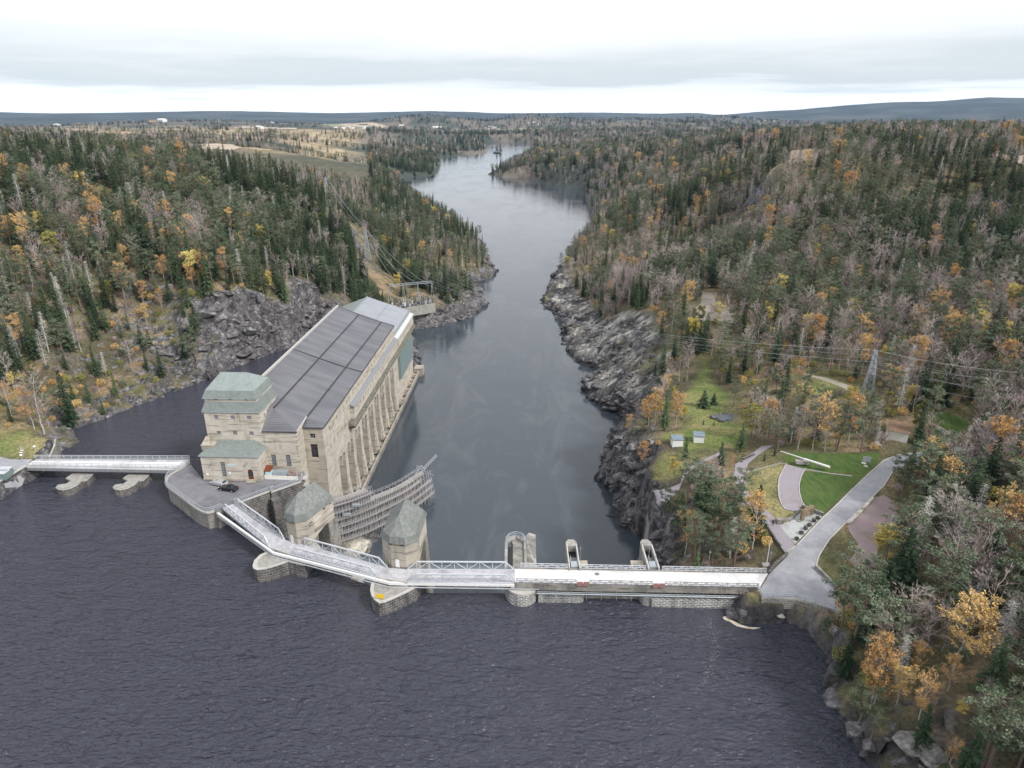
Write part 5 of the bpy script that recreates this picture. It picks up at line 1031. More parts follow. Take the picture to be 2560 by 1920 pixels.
def tower_pier(x0, x1, label, side):
    t = thing('tower_pier', ((x0+x1)/2,118,0), label, 'pier', 'dam piers with towers'); y0, y1 = 117.7, 127.3; w = .28
    s = MB(); s.prism([(x0,y0),(x1,y0),(x1,y1),((x0+x1)/2+.6,y1+1),((x0+x1)/2-.6,y1+1),(x0,y1)], -21, 3.3); s.prism([(x0,y0),(x0+w,y0),(x0+w,y1-1.4),(x0,y1-1.4)], 3.3, 4.7); s.prism([(x1-w,y0),(x1,y0),(x1,y1-1.4),(x1-w,y1-1.4)], 3.3, 4.7)
    s.prism([(x0,y1-1.4),(x1,y1-1.4),(x1,y1),((x0+x1)/2+.6,y1+1),((x0+x1)/2-.6,y1+1),(x0,y1)], 3.3, 4.9); s.build('shaft', 'conc', t)
    s = MB(); s.box(x0+w+.02, x1-w-.02, y1-3.4, y1-1.42, 3.3, 3.36); s.build('shaft_opening', 'black', t)
    s = MB()
    for x in (x0+w/2, x1-w/2): s.bar((x,y0,5.35),(x,y1-1.6,5.35),.09,.09); s.bar((x,y0,5.0),(x,y1-1.6,5.0),.05,.05); [s.bar((x,yy,4.7),(x,yy,5.35),.06,.06) for yy in np.arange(y0, y1-1.5, 1.5)]
    s.build('handrail', 'white', t); s = MB(); s.box(x0+.5,x1-.5,y0+.8,y0+2.6,3.3,4.9)
    for x in (x0+.45, x1-.45): s.tube((x,y0+.8,3.3),(x,y0+.8,6.2),.04,4); s.tube((x,y0+2.8,3.3),(x,y0+2.8,6.2),.04,4); s.tube((x,y0+.8,6.2),(x,y0+2.8,6.2),.04,4)
    s.tube((x0+.45,y0+.8,6.2),(x1-.45,y0+.8,6.2),.04,4); s.build('gate_hoist', 'galv', t)
    xs = x1+.2 if side > 0 else x0-2.9; s = MB(); s.prism([(xs,118.6),(xs+1.7+(side<0),118.6),(xs+1.7+(side<0),122.4),(xs,122.4)], -21, 3.6); s.build('side_chamber', 'wall_grey', t)
    s = MB(); s.box(xs+.3, xs+1.4+(side<0), 119.0, 120.3, 3.6, 3.64); s.build('chamber_opening', 'black', t)
    lx = x1+.3 if side > 0 else x0+.9; s = MB(); s.tube((lx,122.0,3),(lx,122.0,7.2),.07); s.tube((lx,122.0,6.8),(lx,122.0,7.5),.2,6,r2=.03); s.build('lamp', 'rail_dark', t)
tower_pier(11.8, 14.2, 'slim concrete pier with white handrails behind the middle of the dam deck', 1)
tower_pier(28.2, 30.6, 'slim concrete pier with white handrails against the right bank rocks', -1)
# ------------------------------------------------------------ left bridge over the intake canal
a0, a1, b1, b0 = P('A',228,915,4.5), P('A',1560,938,4.5), P('A',1640,855,4.5), P('A',300,850,4.5)
t = thing('flat_bridge', a0, 'flat white girder bridge over the intake canal on two long piers', 'bridge'); s = MB()
m0, m1 = lerp(a0, b0, .66), lerp(a1, b1, .66)
s.prism([a0[:2],a1[:2],m1[:2],m0[:2]], 3.9, 4.5); s.build('deck', 'conc_pale', t); s = MB(); s.prism([m0[:2],m1[:2],b1[:2],b0[:2]], 3.8, 4.3); s.build('footway', 'deck', t)
s = MB(); s.bar(Vector(a0)-Vector((0,.1,.9)), Vector(a1)-Vector((0,.1,.9)), .3, .8); s.bar(Vector(b0)-Vector((0,0,1)), Vector(b1)-Vector((0,0,1)), .3, .8)
for k in range(24): p = lerp(a0, a1, (k+.5)/24); s.bar((p[0],p[1]-.3,3.2),(p[0],p[1]-.3,4.0),.1,.1)
s.build('girder', 'rail_dark', t)
rail('railing', [(a0[0],a0[1],4.5),(a1[0],a1[1],4.5)], 'steel railing on the lake side of the flat canal bridge', m='galv'); rail('railing', [(b0[0],b0[1],4.4),(b1[0],b1[1],4.4)], 'steel railing on the far side of the flat canal bridge', m='steel')
for k, dxp in ((0,0),(1,493)):
    pp = [P('A',x+dxp,y,2.2) for x, y in ((482,1100),(500,1078),(545,1070),(572,1068),(612,1040),(567,1022),(640,970),(812,972),(800,985),(742,1040),(700,1042),(672,1072),(636,1090),(600,1108),(540,1118),(500,1114))]
    pier('bridge_pier', pp, -8, 2.2, ('long pale topped pier under the left bridge, nearer the lawn' if k == 0 else 'long pale topped pier under the left bridge, nearer the power station'), 'stone_dark', 'long piers under the canal bridge', rim=.0)
# quay wall below the left road
qw = PL('A', [(0,1052),(100,990),(225,918),(240,900)], 4.4)+[P('A',378,962,0), P('A',300,1005,0), P('A',148,1112,0), P('A',100,1145,0), P('A',0,1218,0)]
t = thing('quay_wall', qw[0], 'stained stone quay wall below the left bank road', 'wall'); s = MB()
top = [(-160,140,4.4)]+qw[:4]; bot = [(-162,136,-2)]+[P('A',-0,1215,-2),P('A',150,1110,-2),P('A',300,1003,-2),P('A',380,960,-2)]
for k in range(4): s.face([bot[k],bot[k+1],top[k+1],top[k]])
s.face([bot[4], (-131.5,172,-2), (-131.5,172,4.4), top[4]])
s.build('masonry', 'wall_dark', t); s = MB(); s.ribbon([(p[0],p[1],4.75) for p in top], .6, h=.4); s.build('coping', 'coping', t)
w_ = [P('A',480,690,4.2),P('A',470,750,4.2),P('A',430,840,4.2)]; t = thing('retaining_wall', w_[0], 'pale retaining wall dropping to the canal behind the left bridge', 'wall'); s = MB()
for a, b in zip(w_[:-1], w_[1:]): s.face([(a[0]+1,a[1],-3),(b[0]+1,b[1],-3),b,a])
s.ribbon([(p[0],p[1],4.5) for p in w_], .5, h=.4); s.build('masonry', 'stone_grey', t)
# ------------------------------------------------------------ curved weir wrapped in scaffolding
wp = catmull([(-49.5,161.8),(-44.0,165.6),(-39.2,170.1),(-32.0,178.3),(-26.2,188.6)], 8)
t = thing('scaffolding', (-38,172,-18), 'curved weir wall wrapped in five tiers of pale scaffolding', 'scaffolding')
NW = len(wp); tops = [-6.9 if i < NW*.47 else -10.4-1.4*(i-NW*.47)/(NW*.53) for i in range(NW)]
nr = []
for i in range(NW): d = Vector((wp[min(i+1,NW-1)][0]-wp[max(i-1,0)][0], wp[min(i+1,NW-1)][1]-wp[max(i-1,0)][1], 0)).normalized(); nr.append(Vector((-d.y, d.x, 0)))
def wq(i, off, z): return (wp[i][0]+nr[i].x*off, wp[i][1]+nr[i].y*off, z)
s = MB()
for i in range(NW-1):
    zt = min(tops[i], tops[i+1]); s.face([wq(i,0,-21), wq(i+1,0,-21), wq(i+1,1.2,zt-.3), wq(i,1.2,zt-.3)]); s.face([wq(i,1.2,zt-.3), wq(i+1,1.2,zt-.3), wq(i+1,3.4,zt-.3), wq(i,3.4,zt-.3)], 1); s.face([wq(i+1,4,-21), wq(i,4,-21), wq(i,3.4,zt-.3), wq(i+1,3.4,zt-.3)])
j_ = next(i for i in range(NW) if tops[i] < -7); s.face([wq(j_-1,0,-21),wq(j_-1,3.4,-21),wq(j_-1,3.4,-7.2),wq(j_-1,1.2,-7.2)]); s.face([wq(NW-1,0,-21),wq(NW-1,4,-21),wq(NW-1,3.4,-12.1),wq(NW-1,1.2,-12.1)])
s.build('weir_wall', ['stone_dark', 'conc'], t)
for k in range(6):
    z = -18.0+2.1*k; rng_ = [i for i in range(NW) if z < tops[i]-.3] if k < 5 else [i for i in range(NW) if i < NW*.47]
    if len(rng_) < 2: continue
    off = -2.2+.36*k; s = MB()
    for i in rng_[:-1]:
        if i+1 in rng_:
            for o0, o1 in ((off, off+.3), (off+.34, off+.64), (off+.68, off+.95)): s.face([wq(i,o0,z), wq(i+1,o0,z), wq(i+1,o1,z), wq(i,o1,z)]); s.face([wq(i,o0,z-.06), wq(i+1,o0,z-.06), wq(i+1,o0,z), wq(i,o0,z)])
            s.bar(wq(i,off-.03,z+.1), wq(i+1,off-.03,z+.1), .03, .2)
    s.build('plank_deck', 'plank', t); s = MB()
    for i in rng_[:-1]:
        if i+1 in rng_:
            for hh in (.55, 1.05): s.bar(wq(i,off-.05,z+hh), wq(i+1,off-.05,z+hh), .05, .05)
    s.build('guard_rail', 'scaftube', t)
s = MB()
for i in range(0, NW):
    for off, r_ in ((-2.25,.05),(-1.2,.05)): s.tube(wq(i,off,-20.5), wq(i,off+1.6,tops[i]+1.2), .045, 4)
    if i % 2 == 0 and i < NW-2: s.tube(wq(i,-2.25,-19), wq(i+2,-1.0,tops[i]-1), .035, 4)
    for k in range(5):
        z = -18.2+2.1*k
        if z < tops[i]: s.tube(wq(i,-2.3+.36*k,z), wq(i,.6,z), .035, 4)
s.build('standards', 'scaftube', t)
s = MB()
for i in range(NW-1):
    for off in (1.1, 3.6):
        for hh in (.5, 1.0): s.bar(wq(i,off,tops[i]+hh), wq(i+1,off,tops[i+1]+hh if abs(tops[i]-tops[i+1]) < 1 else tops[i]+hh), .05, .05)
    for off in (1.1, 3.6): s.bar(wq(i,off,tops[i]-.2), wq(i,off,tops[i]+1.2), .05, .05)
    if i % 2: s.bar(wq(i,1.1,tops[i]+1.0), wq(i,3.6,tops[i]+1.0), .05, .05)
s.build('top_rail', 'scaftube', t); s = MB(); rng = random.Random(8)
e_ = wq(NW-1, 2, -10.5)
for k in range(26): a_ = (e_[0]+rng.uniform(-2.5,2), e_[1]+rng.uniform(-3,1.5), rng.uniform(-12,-9.5)); s.tube(a_, (a_[0]+rng.uniform(-1.6,1.6), a_[1]+rng.uniform(-1.6,1.6), a_[2]+rng.uniform(-1.5,1.5)), .045, 4)
s.tube(e_, (e_[0]+3.5, e_[1]+7.5, -9.5), .07, 4); s.tube((e_[0]+.4,e_[1]-.2,-10.8), (e_[0]+3.9, e_[1]+7.2, -9.8), .07, 4); s.build('loose_tubes', 'scaftube', t)
for k in range(10):
    z = -16+1.0*k
s = MB(); 
for k, zz in enumerate((-15,-11,-9)): p_ = wq(2+k*3,-.8,zz+2); s.box(p_[0]-1,p_[0]+1,p_[1]-.5,p_[1]+.5,zz,zz+.6)
s.build('stacked_tubes', 'galv', t)
# rocks and foam at the foot
rng = random.Random(3)
def boulder(x, y, z, r, m, name, label, cat, group, squash=.55):
    bm = bmesh.new(); bmesh.ops.create_icosphere(bm, subdivisions=2, radius=r); sd = rng.random()*50
    for v in bm.verts:
        k = 1+.35*math.sin(v.co.x*2.1/r+sd)*math.cos(v.co.y*1.7/r+sd*2)+.15*math.sin(v.co.z*4/r+sd); v.co *= k*(1+rng.uniform(-.13,.13)); v.co.z *= squash
    me = bpy.data.meshes.new(name); bm.to_mesh(me); bm.free(); me.materials.append(M[m]); o = bpy.data.objects.new(name, me); COL.objects.link(o); o.location = (x, y, z); o.rotation_euler = (0,0,rng.random()*6); return tag(o, label, cat, group)
M['rock_pale'] = mat('pale_washed_rock', (.34,.32,.29), (.62,.60,.57), 1.2, .9, .15, 2, c3=(.20,.16,.10), s3=.5)
M['rock_dark'] = mat('dark_wet_rock', (.06,.058,.06), (.20,.195,.20), .9, .85, .25, 1.5, c3=(.03,.03,.03), s3=.4)
bs_ = sorted(((round(6*rng.random()), rng.random(), rng.random()) for _ in range(34)), key=lambda q: (q[0], q[1])); cn_ = {}
for i, (rw_, u, v) in enumerate(bs_):
    v = (rw_+v)/7; x = -44+12*u+v*3; y = 134+20*v+4*u; cn_[rw_] = cn_.get(rw_, 0)+1
    boulder(x, y, float(G(x, y))+.1, rng.uniform(.7,1.9), 'rock_pale', 'boulder', 'pale washed boulder between gatehouses and scaffolding, '+('first','second','third','fourth','fifth','sixth','seventh','eighth','ninth','tenth','eleventh')[min(cn_[rw_]-1, 10)]+' from left, '+('front','second','third','fourth','fifth','sixth','back')[rw_]+' row', 'boulder', 'boulders below the gatehouses')
# building debris etc: white buoy under the dam
x, y, _ = P('E',425,800,.3); t = boulder(x, y, .25, .95, 'white', 'buoy', 'white float lying on the water under the dam deck', 'buoy', None, .5)
def at(k, x, y, z=None):
    if z is not None: return P(k, x, y, z)
    h_ = hit(k, x, y); return (h_[0], h_[1], float(G(h_[0], h_[1])))
# ------------------------------------------------------------ cars
M['car_silver'] = mat('silver_car_paint', (.52,.54,.56), None, rough=.25, metal=.5); M['car_black'] = mat('black_car_paint', (.012,.012,.014), None, rough=.15)
M['rubber'] = mat('tyre_rubber', (.02,.02,.02), None, rough=.9); M['car_blue'] = mat('blue_car_paint', (.05,.12,.25), None, rough=.3); M['lamp_red'] = mat('tail_lamp', (.4,.02,.02), None, rough=.3)
def car(pos, yaw, label, paint, L=4.5, W_=1.82, Hc=1.5, hatch=True, parts=True):
    t = thing('parked_car', pos, label, 'car', rz=yaw, org=(0,0,0))
    # side profile (x forward), lofted over stations across the width
    prof = [(-L/2,.35),(-L/2-.02,.75),(-L/2+.12,.98),(-L/2+(.35 if hatch else .95),1.02),(-L/2+(.75 if hatch else 1.45),Hc-.06),(-L/2+1.7,Hc),(-L/2+2.5,Hc-.03),(L/2-1.55,1.02),(L/2-.35,.86),(L/2-.02,.66),(L/2,.35)]
    s = MB(); st = [(-W_/2,.0,.93),(-W_/2+.06,.0,1),(W_/2-.06,.0,1),(W_/2,.0,.93)]
    def sec(y, f): return [(px_*(.985 if abs(y) > W_/2-.03 else 1), y*(1 if z_ < 1.03 else .80), .28+(z_-.28)*(1 if z_ < 1.03 else 1)) for px_, z_ in prof]
    S_ = [sec(-W_/2, 1), sec(-W_/2+.12, 1), sec(W_/2-.12, 1), sec(W_/2, 1)]
    for a_, b_ in zip(S_[:-1], S_[1:]):
        for i in range(len(prof)-1): s.face([a_[i], a_[i+1], b_[i+1], b_[i]])
    for q in (S_[0], S_[-1]): s.face(q[:4]+q[7:]) ; s.face(q[3:8])
    s.face([p for p in (S_[0][0], S_[0][-1], S_[-1][-1], S_[-1][0])]); s.build('body', paint, t)
    for sd in (-1, 1):
        s = MB(); y = sd*(W_/2*.82+.012); w0 = [(-L/2+(.5 if hatch else 1.1),1.05),(-L/2+(.85 if hatch else 1.55),Hc-.12),(-L/2+2.45,Hc-.1),(L/2-1.75,1.05)]; s.face([(a_, y+sd*.045*(1 if z_ < 1.1 else 0), z_) for a_, z_ in w0]); s.build('side_window', 'glass', t)
    s = MB(); s.face([(L/2-1.50,-W_/2*.74,1.03),(L/2-1.50,W_/2*.74,1.03),(-L/2+2.58,W_/2*.7,Hc-.03),(-L/2+2.58,-W_/2*.7,Hc-.03)]); s.build('windscreen', 'glass', t)
    s = MB(); x_ = -L/2+(.33 if hatch else .93); s.face([(x_,-W_/2*.74,1.06),(x_+.37,-W_/2*.7,Hc-.1),(x_+.37,W_/2*.7,Hc-.1),(x_,W_/2*.74,1.06)]); s.build('rear_window', 'glass', t)
    for xx in (-L/2+.85, L/2-.85):
        for sd in (-1, 1):
            s = MB(); s.tube((xx,sd*(W_/2-.2),.33),(xx,sd*(W_/2+.03),.33),.33,14); w = s.build('wheel', 'rubber', t); s = MB(); s.tube((xx,sd*(W_/2+.03),.33),(xx,sd*(W_/2+.045),.33),.2,10); s.build('rim', 'galv', w)
    for sd in (-1, 1):
        s = MB(); s.box(L/2-.14, L/2+.0, sd*W_*.36-.16, sd*W_*.36+.16, .6, .74); s.build('headlight', 'white', t); s = MB(); s.box(-L/2-.03, -L/2+.1, sd*W_*.38-.12, sd*W_*.38+.12, .75, .92); s.build('tail_light', 'lamp_red', t)
    return t
fa, fb = P('b2',405,905,4.45), P('b2',545,935,4.45); yw = math.atan2(fa[1]-fb[1], fa[0]-fb[0]); c_ = ((fa[0]+fb[0])/2, (fa[1]+fb[1])/2)
car((c_[0]-math.sin(yw)*-.0-.1, c_[1]+.3, 4.42), yw, 'silver hatchback parked against the annex wall', 'car_silver')
fa, fb = P('b2',525,1020,4.45), P('b2',695,1045,4.45); yw = math.atan2(fa[1]-fb[1], fa[0]-fb[0]); c_ = ((fa[0]+fb[0])/2, (fa[1]+fb[1])/2)
car((c_[0], c_[1]+.85, 4.42), yw, 'black saloon car parked in front of the silver hatchback', 'car_black', 4.9, 1.84, 1.43, False)
for (x, y, pnt, lab, yw_) in ((1945,1225,'car_blue','blue car parked under the pines at the upper right',.4),(1820,1190,'car_black','dark car parked under the pines left of the blue one',1.2)):
    p = at('O', x, y); car((p[0], p[1], p[2]+.05), yw_, lab, pnt)
# ------------------------------------------------------------ person on the path
def person(pos, yaw, label):
    J = dict(pel=(0,0,.98,.15), wst=(0,0,1.12,.145), chs=(0,0,1.36,.165), nk=(0,.0,1.52,.065), hd=(.01,0,1.64,.095), ht=(.01,0,1.76,.075), hl=(0,.1,.94,.11), kl=(.12,.11,.52,.07), al=(.03,.11,.10,.05), tl=(.2,.12,.05,.045),
      hr=(0,-.1,.94,.11), kr=(-.02,-.11,.52,.07), ar=(-.22,-.11,.14,.05), tr=(-.06,-.12,.06,.045), sl=(0,.2,1.44,.075), el=(-.1,.27,1.17,.052), wl=(.04,.28,.95,.038), fl=(.1,.28,.87,.035), sr=(0,-.2,1.44,.075), er=(.02,-.27,1.17,.052), wr=(.16,-.27,.98,.038), fr=(.22,-.27,.9,.035))
    ks = list(J); E_ = ['pel-wst','wst-chs','chs-nk','nk-hd','hd-ht','pel-hl','hl-kl','kl-al','al-tl','pel-hr','hr-kr','kr-ar','ar-tr','chs-sl','sl-el','el-wl','wl-fl','chs-sr','sr-er','er-wr','wr-fr']
    me = bpy.data.meshes.new('person'); me.from_pydata([J[k][:3] for k in ks], [tuple(ks.index(q) for q in e.split('-')) for e in E_], [])
    o = bpy.data.objects.new('person', me); COL.objects.link(o); o.location = pos; o.rotation_euler = (0,0,yaw)
    m = o.modifiers.new('skin', 'SKIN'); 
    for i, k in enumerate(ks): me.skin_vertices[0].data[i].radius = (J[k][3], J[k][3])
    me.skin_vertices[0].data[0].use_root = True; sb = o.modifiers.new('sub', 'SUBSURF'); sb.levels = 1; sb.render_levels = 1
    me.materials.append(M['black']); tag(o, label, 'person'); 
    bm = bmesh.new(); bmesh.ops.create_icosphere(bm, subdivisions=2, radius=.105); hm = bpy.data.meshes.new('face'); bm.to_mesh(hm); bm.free(); hm.materials.append(M['skin'])
    f = bpy.data.objects.new('face', hm); COL.objects.link(f); f.parent = o; f.location = (.035, 0, 1.665)
M['skin'] = mat('skin', (.45,.28,.20), None, rough=.6)
try:
    pp_ = at('F',1387,1338,None); person((pp_[0], pp_[1], pp_[2]+.09), 1.9, 'person in dark clothes walking on the plum grey path')
except Exception as ex: print('person', ex)
# ------------------------------------------------------------ park furniture
def wallrun(name, pts, w, h, m, label, cat='wall', group=None, drop=.6):
    t = thing(name, pts[0], label, cat, group); s = MB(); s.ribbon([(p[0],p[1],p[2]+h) for p in pts], w, h=h+drop); s.build('masonry', m, t); return t
def Zs(k, pts): return [at(k, *p) for p in pts]
wallrun('low_wall', Zs('b7', [(760,1470),(1000,1430),(1180,1275)]), .45, .7, 'stone_grey', 'low grey wall left of the rusty sluice machine'); wallrun('low_wall', Zs('b7', [(1215,1180),(1420,1265),(1645,1362)]), .45, .9, 'stone_grey', 'low grey wall between the lawn and the rusty machine')
p = at('b7',770,1500); t = thing('stone_block', p, 'square grey stone block at the end of the low wall', 'block'); s = MB(); s.box(p[0]-.7,p[0]+.7,p[1]-.6,p[1]+.6,p[2]-.3,p[2]+1.1); s.box(p[0]-.8,p[0]+.8,p[1]-.7,p[1]+.7,p[2]+1.1,p[2]+1.2); s.build('block', 'stone_grey', t)
a, b = at('b7',1210,1440), at('b7',1400,1330); t = thing('sluice_machine', a, 'old rusty sluice gate frame displayed on concrete feet beside the road', 'machine'); s = MB(); A_, B_ = Vector(a), Vector(b)
for q in (A_, B_): s.bar(q+Vector((0,0,.3)), q+Vector((0,0,2.6)), .8, .5)
s.bar(A_+Vector((0,0,2.5)), B_+Vector((0,0,2.5)), .9, .35)
for k in range(5): c = A_.lerp(B_, (k+.5)/5); s.bar(c+Vector((-.35,-.3,2.75)), c+Vector((.35,.3,2.75)), .18, .16)
s.build('frame', 'rust', t); s = MB()
for k in range(4): z = .55+.5*k; s.bar(A_+Vector((0,0,z)), B_+Vector((0,0,z)), .25, .12)
s.bar(A_+Vector((0,0,.5)), B_+Vector((0,0,2.3)), .12, .12); s.build('gate_leaf', 'rust', t); s = MB()
for q in (A_, B_):
    for dx, dy in ((-.6,-.35),(.6,.35)): s.box(q.x+dx-.35,q.x+dx+.35,q.y+dy-.3,q.y+dy+.3,q.z-.1,q.z+.3)
s.build('foot', 'conc', t)
for i, (k, x, y) in enumerate((('b7',1530,1410),('b7',1455,1475),('b7',1365,1550),('b7',1290,1625),('F',1605,1405),('F',1570,1445))):
    p = at(k, x, y); c, t_, j, _ = (None,)*4; s = MB(); r_ = random.Random(i)
    for _ in range(150):
        v = Vector((r_.gauss(0,1), r_.gauss(0,1), r_.gauss(0,1))).normalized()*r_.random()**.3; a_ = Vector((v.x*.55+p[0], v.y*.55+p[1], p[2]+.45+v.z*.42)); d1 = Vector((r_.gauss(0,1), r_.gauss(0,1), r_.gauss(0,1))).normalized()*.13; d2 = d1.cross(Vector((r_.random(), r_.random(), r_.random()))).normalized()*.1
        s.face([a_-d1-d2, a_+d1-d2, a_+d2])
    o = s.build('shrub', 'shrub'if 'shrub' in M else 'moss'); tag(o, ('clipped dark shrub in the paved strip, nearest the rusty machine','second clipped dark shrub from the rusty machine','third clipped dark shrub from the rusty machine','fourth clipped dark shrub from the rusty machine','fifth clipped shrub along the road edge of the paving','last clipped shrub, nearest the crossing slab')[i], 'shrub', 'shrubs in the paved strip')
# the white tapered pole on its stand
a, b = at('b7',770,215), at('b7',1755,470); zz = max(a[2], b[2])+1.1; A_ = Vector((a[0],a[1],zz+.5)); B_ = Vector((b[0],b[1],zz)); t = thing('white_pole', tuple(lerp(a, b, .5)), 'long white tapered steel pole resting on a low grey stand at the lawn edge', 'pole'); s = MB()
Mi = A_.lerp(B_, .5); s.tube(A_, Mi, .10, 8, r2=.17); s.tube(Mi, B_, .26, 8, r2=.34); s.build('pole', 'white', t); s = MB(); s.tube(A_-(B_-A_).normalized()*.5, A_, .14, 8); s.build('pole_tip', 'black', t)
s = MB(); c = A_.lerp(B_, .45); s.prism([(c.x-1.6,c.y-.5),(c.x+1.6,c.y-.9),(c.x+1.8,c.y+.5),(c.x-1.4,c.y+.9)], zz-1.3, zz-.45); s.bar(c+Vector((0,0,-.5)), c, .35, .35); c = A_.lerp(B_, .78); s.bar(c+Vector((0,0,-1.3)), c, .4, .5); s.build('stand', 'conc', t)
# kerb edgings
for pts, w, lab in ((Zs('b7', [(905,350),(835,460),(770,620),(750,800),(770,980),(830,1140),(890,1230)]), .22, 'pale stone edging on the left of the terrace path'), (Zs('b7', [(1285,420),(1210,560),(1165,740),(1170,900),(1220,1080),(1280,1175)]), .22, 'pale stone edging on the right of the terrace path'),
    (Zs('b7', [(1290,440),(1780,515),(2212,570)]), .25, 'pale edging between the two lawns'), ([(p[0],p[1],p[2]) for p in road_L[2:]], .25, 'pale kerb on the lawn side of the road'), ([(p[0],p[1],p[2]) for p in road_R[2:8]], .25, 'pale kerb on the gravel yard side of the road')):
    t = thing('kerb', pts[0], lab, 'kerb'); s = MB(); s.ribbon([(p[0],p[1],float(G(p[0],p[1]))+.2) for p in resample(pts, 2.5)], w, h=.25); s.build('stones', 'coping', t)
f_ = resample(Zs('b7', [(115,500),(480,410),(800,322),(910,345)]), .75); t = thing('low_fence', f_[0], 'row of low white posts between the path and the terrace', 'fence'); s = MB()
for p in f_: s.box(p[0]-.12,p[0]+.12,p[1]-.12,p[1]+.12,p[2],p[2]+.4)
s.ribbon([(p[0],p[1],p[2]+.3) for p in f_], .1, h=.1); s.build('posts', 'coping', t)
for i, (x, y) in enumerate(((30,285),(70,250),(110,225),(150,205),(190,190),(230,170),(265,155))):
    p = at('b7', x, y); s = MB(); s.box(p[0]-.25,p[0]+.25,p[1]-.2,p[1]+.2,p[2]-.2,p[2]+.75); tag(s.build('stone_bollard', 'stone_dark'), 'dark stone bollard, '+('first','second','third','fourth','fifth','sixth','seventh')[i]+' from the left along the curved path', 'bollard', 'stone bollards along the curved path')
# white kiosks with blue roofs
def hut(name, k, x0, y0, x1, y1, hgt, label, wall, roof, dep=2.2, cat='kiosk', pitch=.5, z=None, over=.2, group=None, win=0, ridge=False, rm=None):
    a, b = at(k, x0, y0, z), at(k, x1, y1, z); zz = min(a[2], b[2]); d = Vector((b[0]-a[0], b[1]-a[1], 0)); L_ = d.length; d.normalize(); n_v = Vector((-d.y, d.x, 0)); n_v = n_v if n_v.y > 0 else -n_v
    t = thing(name, a, label, cat, group); A_ = Vector((a[0],a[1],0)); q = lambda u, v: tuple((A_+d*u+n_v*v)[:2]); s = MB(); s.prism([q(0,0), q(L_,0), q(L_,dep), q(0,dep)], zz-1, zz+hgt)
    s.build('wall', wall, t); s = MB(); o_ = over
    if ridge:
        e1 = [(*q(-o_,-o_), zz+hgt), (*q(L_+o_,-o_), zz+hgt)]; e2 = [(*q(-o_,dep+o_), zz+hgt), (*q(L_+o_,dep+o_), zz+hgt)]; r1 = [(*q(-o_,dep/2), zz+hgt+pitch), (*q(L_+o_,dep/2), zz+hgt+pitch)]
        s.face([e1[0], e1[1], r1[1], r1[0]]); s.face([r1[0], r1[1], e2[1], e2[0]]); s.face([e1[0], r1[0], e2[0]], 1); s.face([e1[1], e2[1], r1[1]], 1); s.face([(p[0],p[1],p[2]-.01) for p in (e1[1], e1[0], e2[0], e2[1])])
    else:
        s.prism([q(-o_,-o_), q(L_+o_,-o_), q(L_+o_,dep+o_), q(-o_,dep+o_)], zz+hgt+.02, [zz+hgt+.2, zz+hgt+.2, zz+hgt+.2+pitch, zz+hgt+.2+pitch] if True else 0)
    s.build('roof', [roof, rm or wall], t)
    for i in range(win):
        u = L_*(i+.5)/win; s = MB(); c = A_+d*u-n_v*.03; s.bar(Vector((c.x,c.y,zz+hgt*.55))-d*min(.45, L_/win*.28), Vector((c.x,c.y,zz+hgt*.55))+d*min(.45, L_/win*.28), .04, hgt*.35); s.build('window', 'glass', t)
    return t
M['blue_roof'] = mat('blue_grey_roof', (.12,.15,.18), (.20,.27,.33), 2, .5); M['brown_roof'] = mat('leaf_strewn_brown_roof', (.10,.07,.05), (.24,.15,.09), 2.5, .9); M['red_paint'] = mat('barn_red_boards', (.20,.035,.025), (.26,.05,.035), 2, .8); M['dark_roof'] = mat('dark_roof_tiles', (.07,.07,.08), (.10,.10,.11), 1, .7)
M['black_wood'] = mat('black_stained_boards', (.015,.014,.013), (.03,.028,.025), 2, .7); M['cream'] = mat('cream_render', (.66,.66,.58), (.72,.72,.66), 1, .8); M['pale_brown'] = mat('light_brown_house', (.45,.33,.24), (.5,.4,.3), 1, .8)
hut('kiosk', 'F',617,733,697,730,2.3,'white kiosk with blue roof, the left one near the cliff','white','blue_roof',2.4,pitch=.35); hut('kiosk', 'F',780,700,858,703,2.1,'white kiosk with blue roof, the right one further from the cliff','white','blue_roof',2.4,pitch=.3)
hut('house', 'O',985,1215,1165,1250,3.0,'cream house with blue grey fascia and leaf strewn brown roof above the road','cream','brown_roof',7.5,'house',1.6,win=0,ridge=True,over=.4)
# pond with a rim of stones
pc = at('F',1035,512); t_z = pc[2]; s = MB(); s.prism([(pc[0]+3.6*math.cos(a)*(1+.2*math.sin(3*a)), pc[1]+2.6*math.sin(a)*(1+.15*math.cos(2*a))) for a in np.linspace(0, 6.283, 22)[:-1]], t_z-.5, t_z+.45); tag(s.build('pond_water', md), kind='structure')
for i in range(16):
    a = i/16*6.283; boulder(pc[0]+4.1*math.cos(a)*(1+.2*math.sin(3*a)), pc[1]+3.0*math.sin(a), t_z+.25, rng.uniform(.35,.75), 'rock_dark', 'rim_stone', 'dark rim stone at the '+('right end','upper right','top','upper left','left end','lower left','bottom','lower right')[i//2]+' of the little pond, '+('first','second')[i%2]+' going round', 'stone', 'stones round the pond')
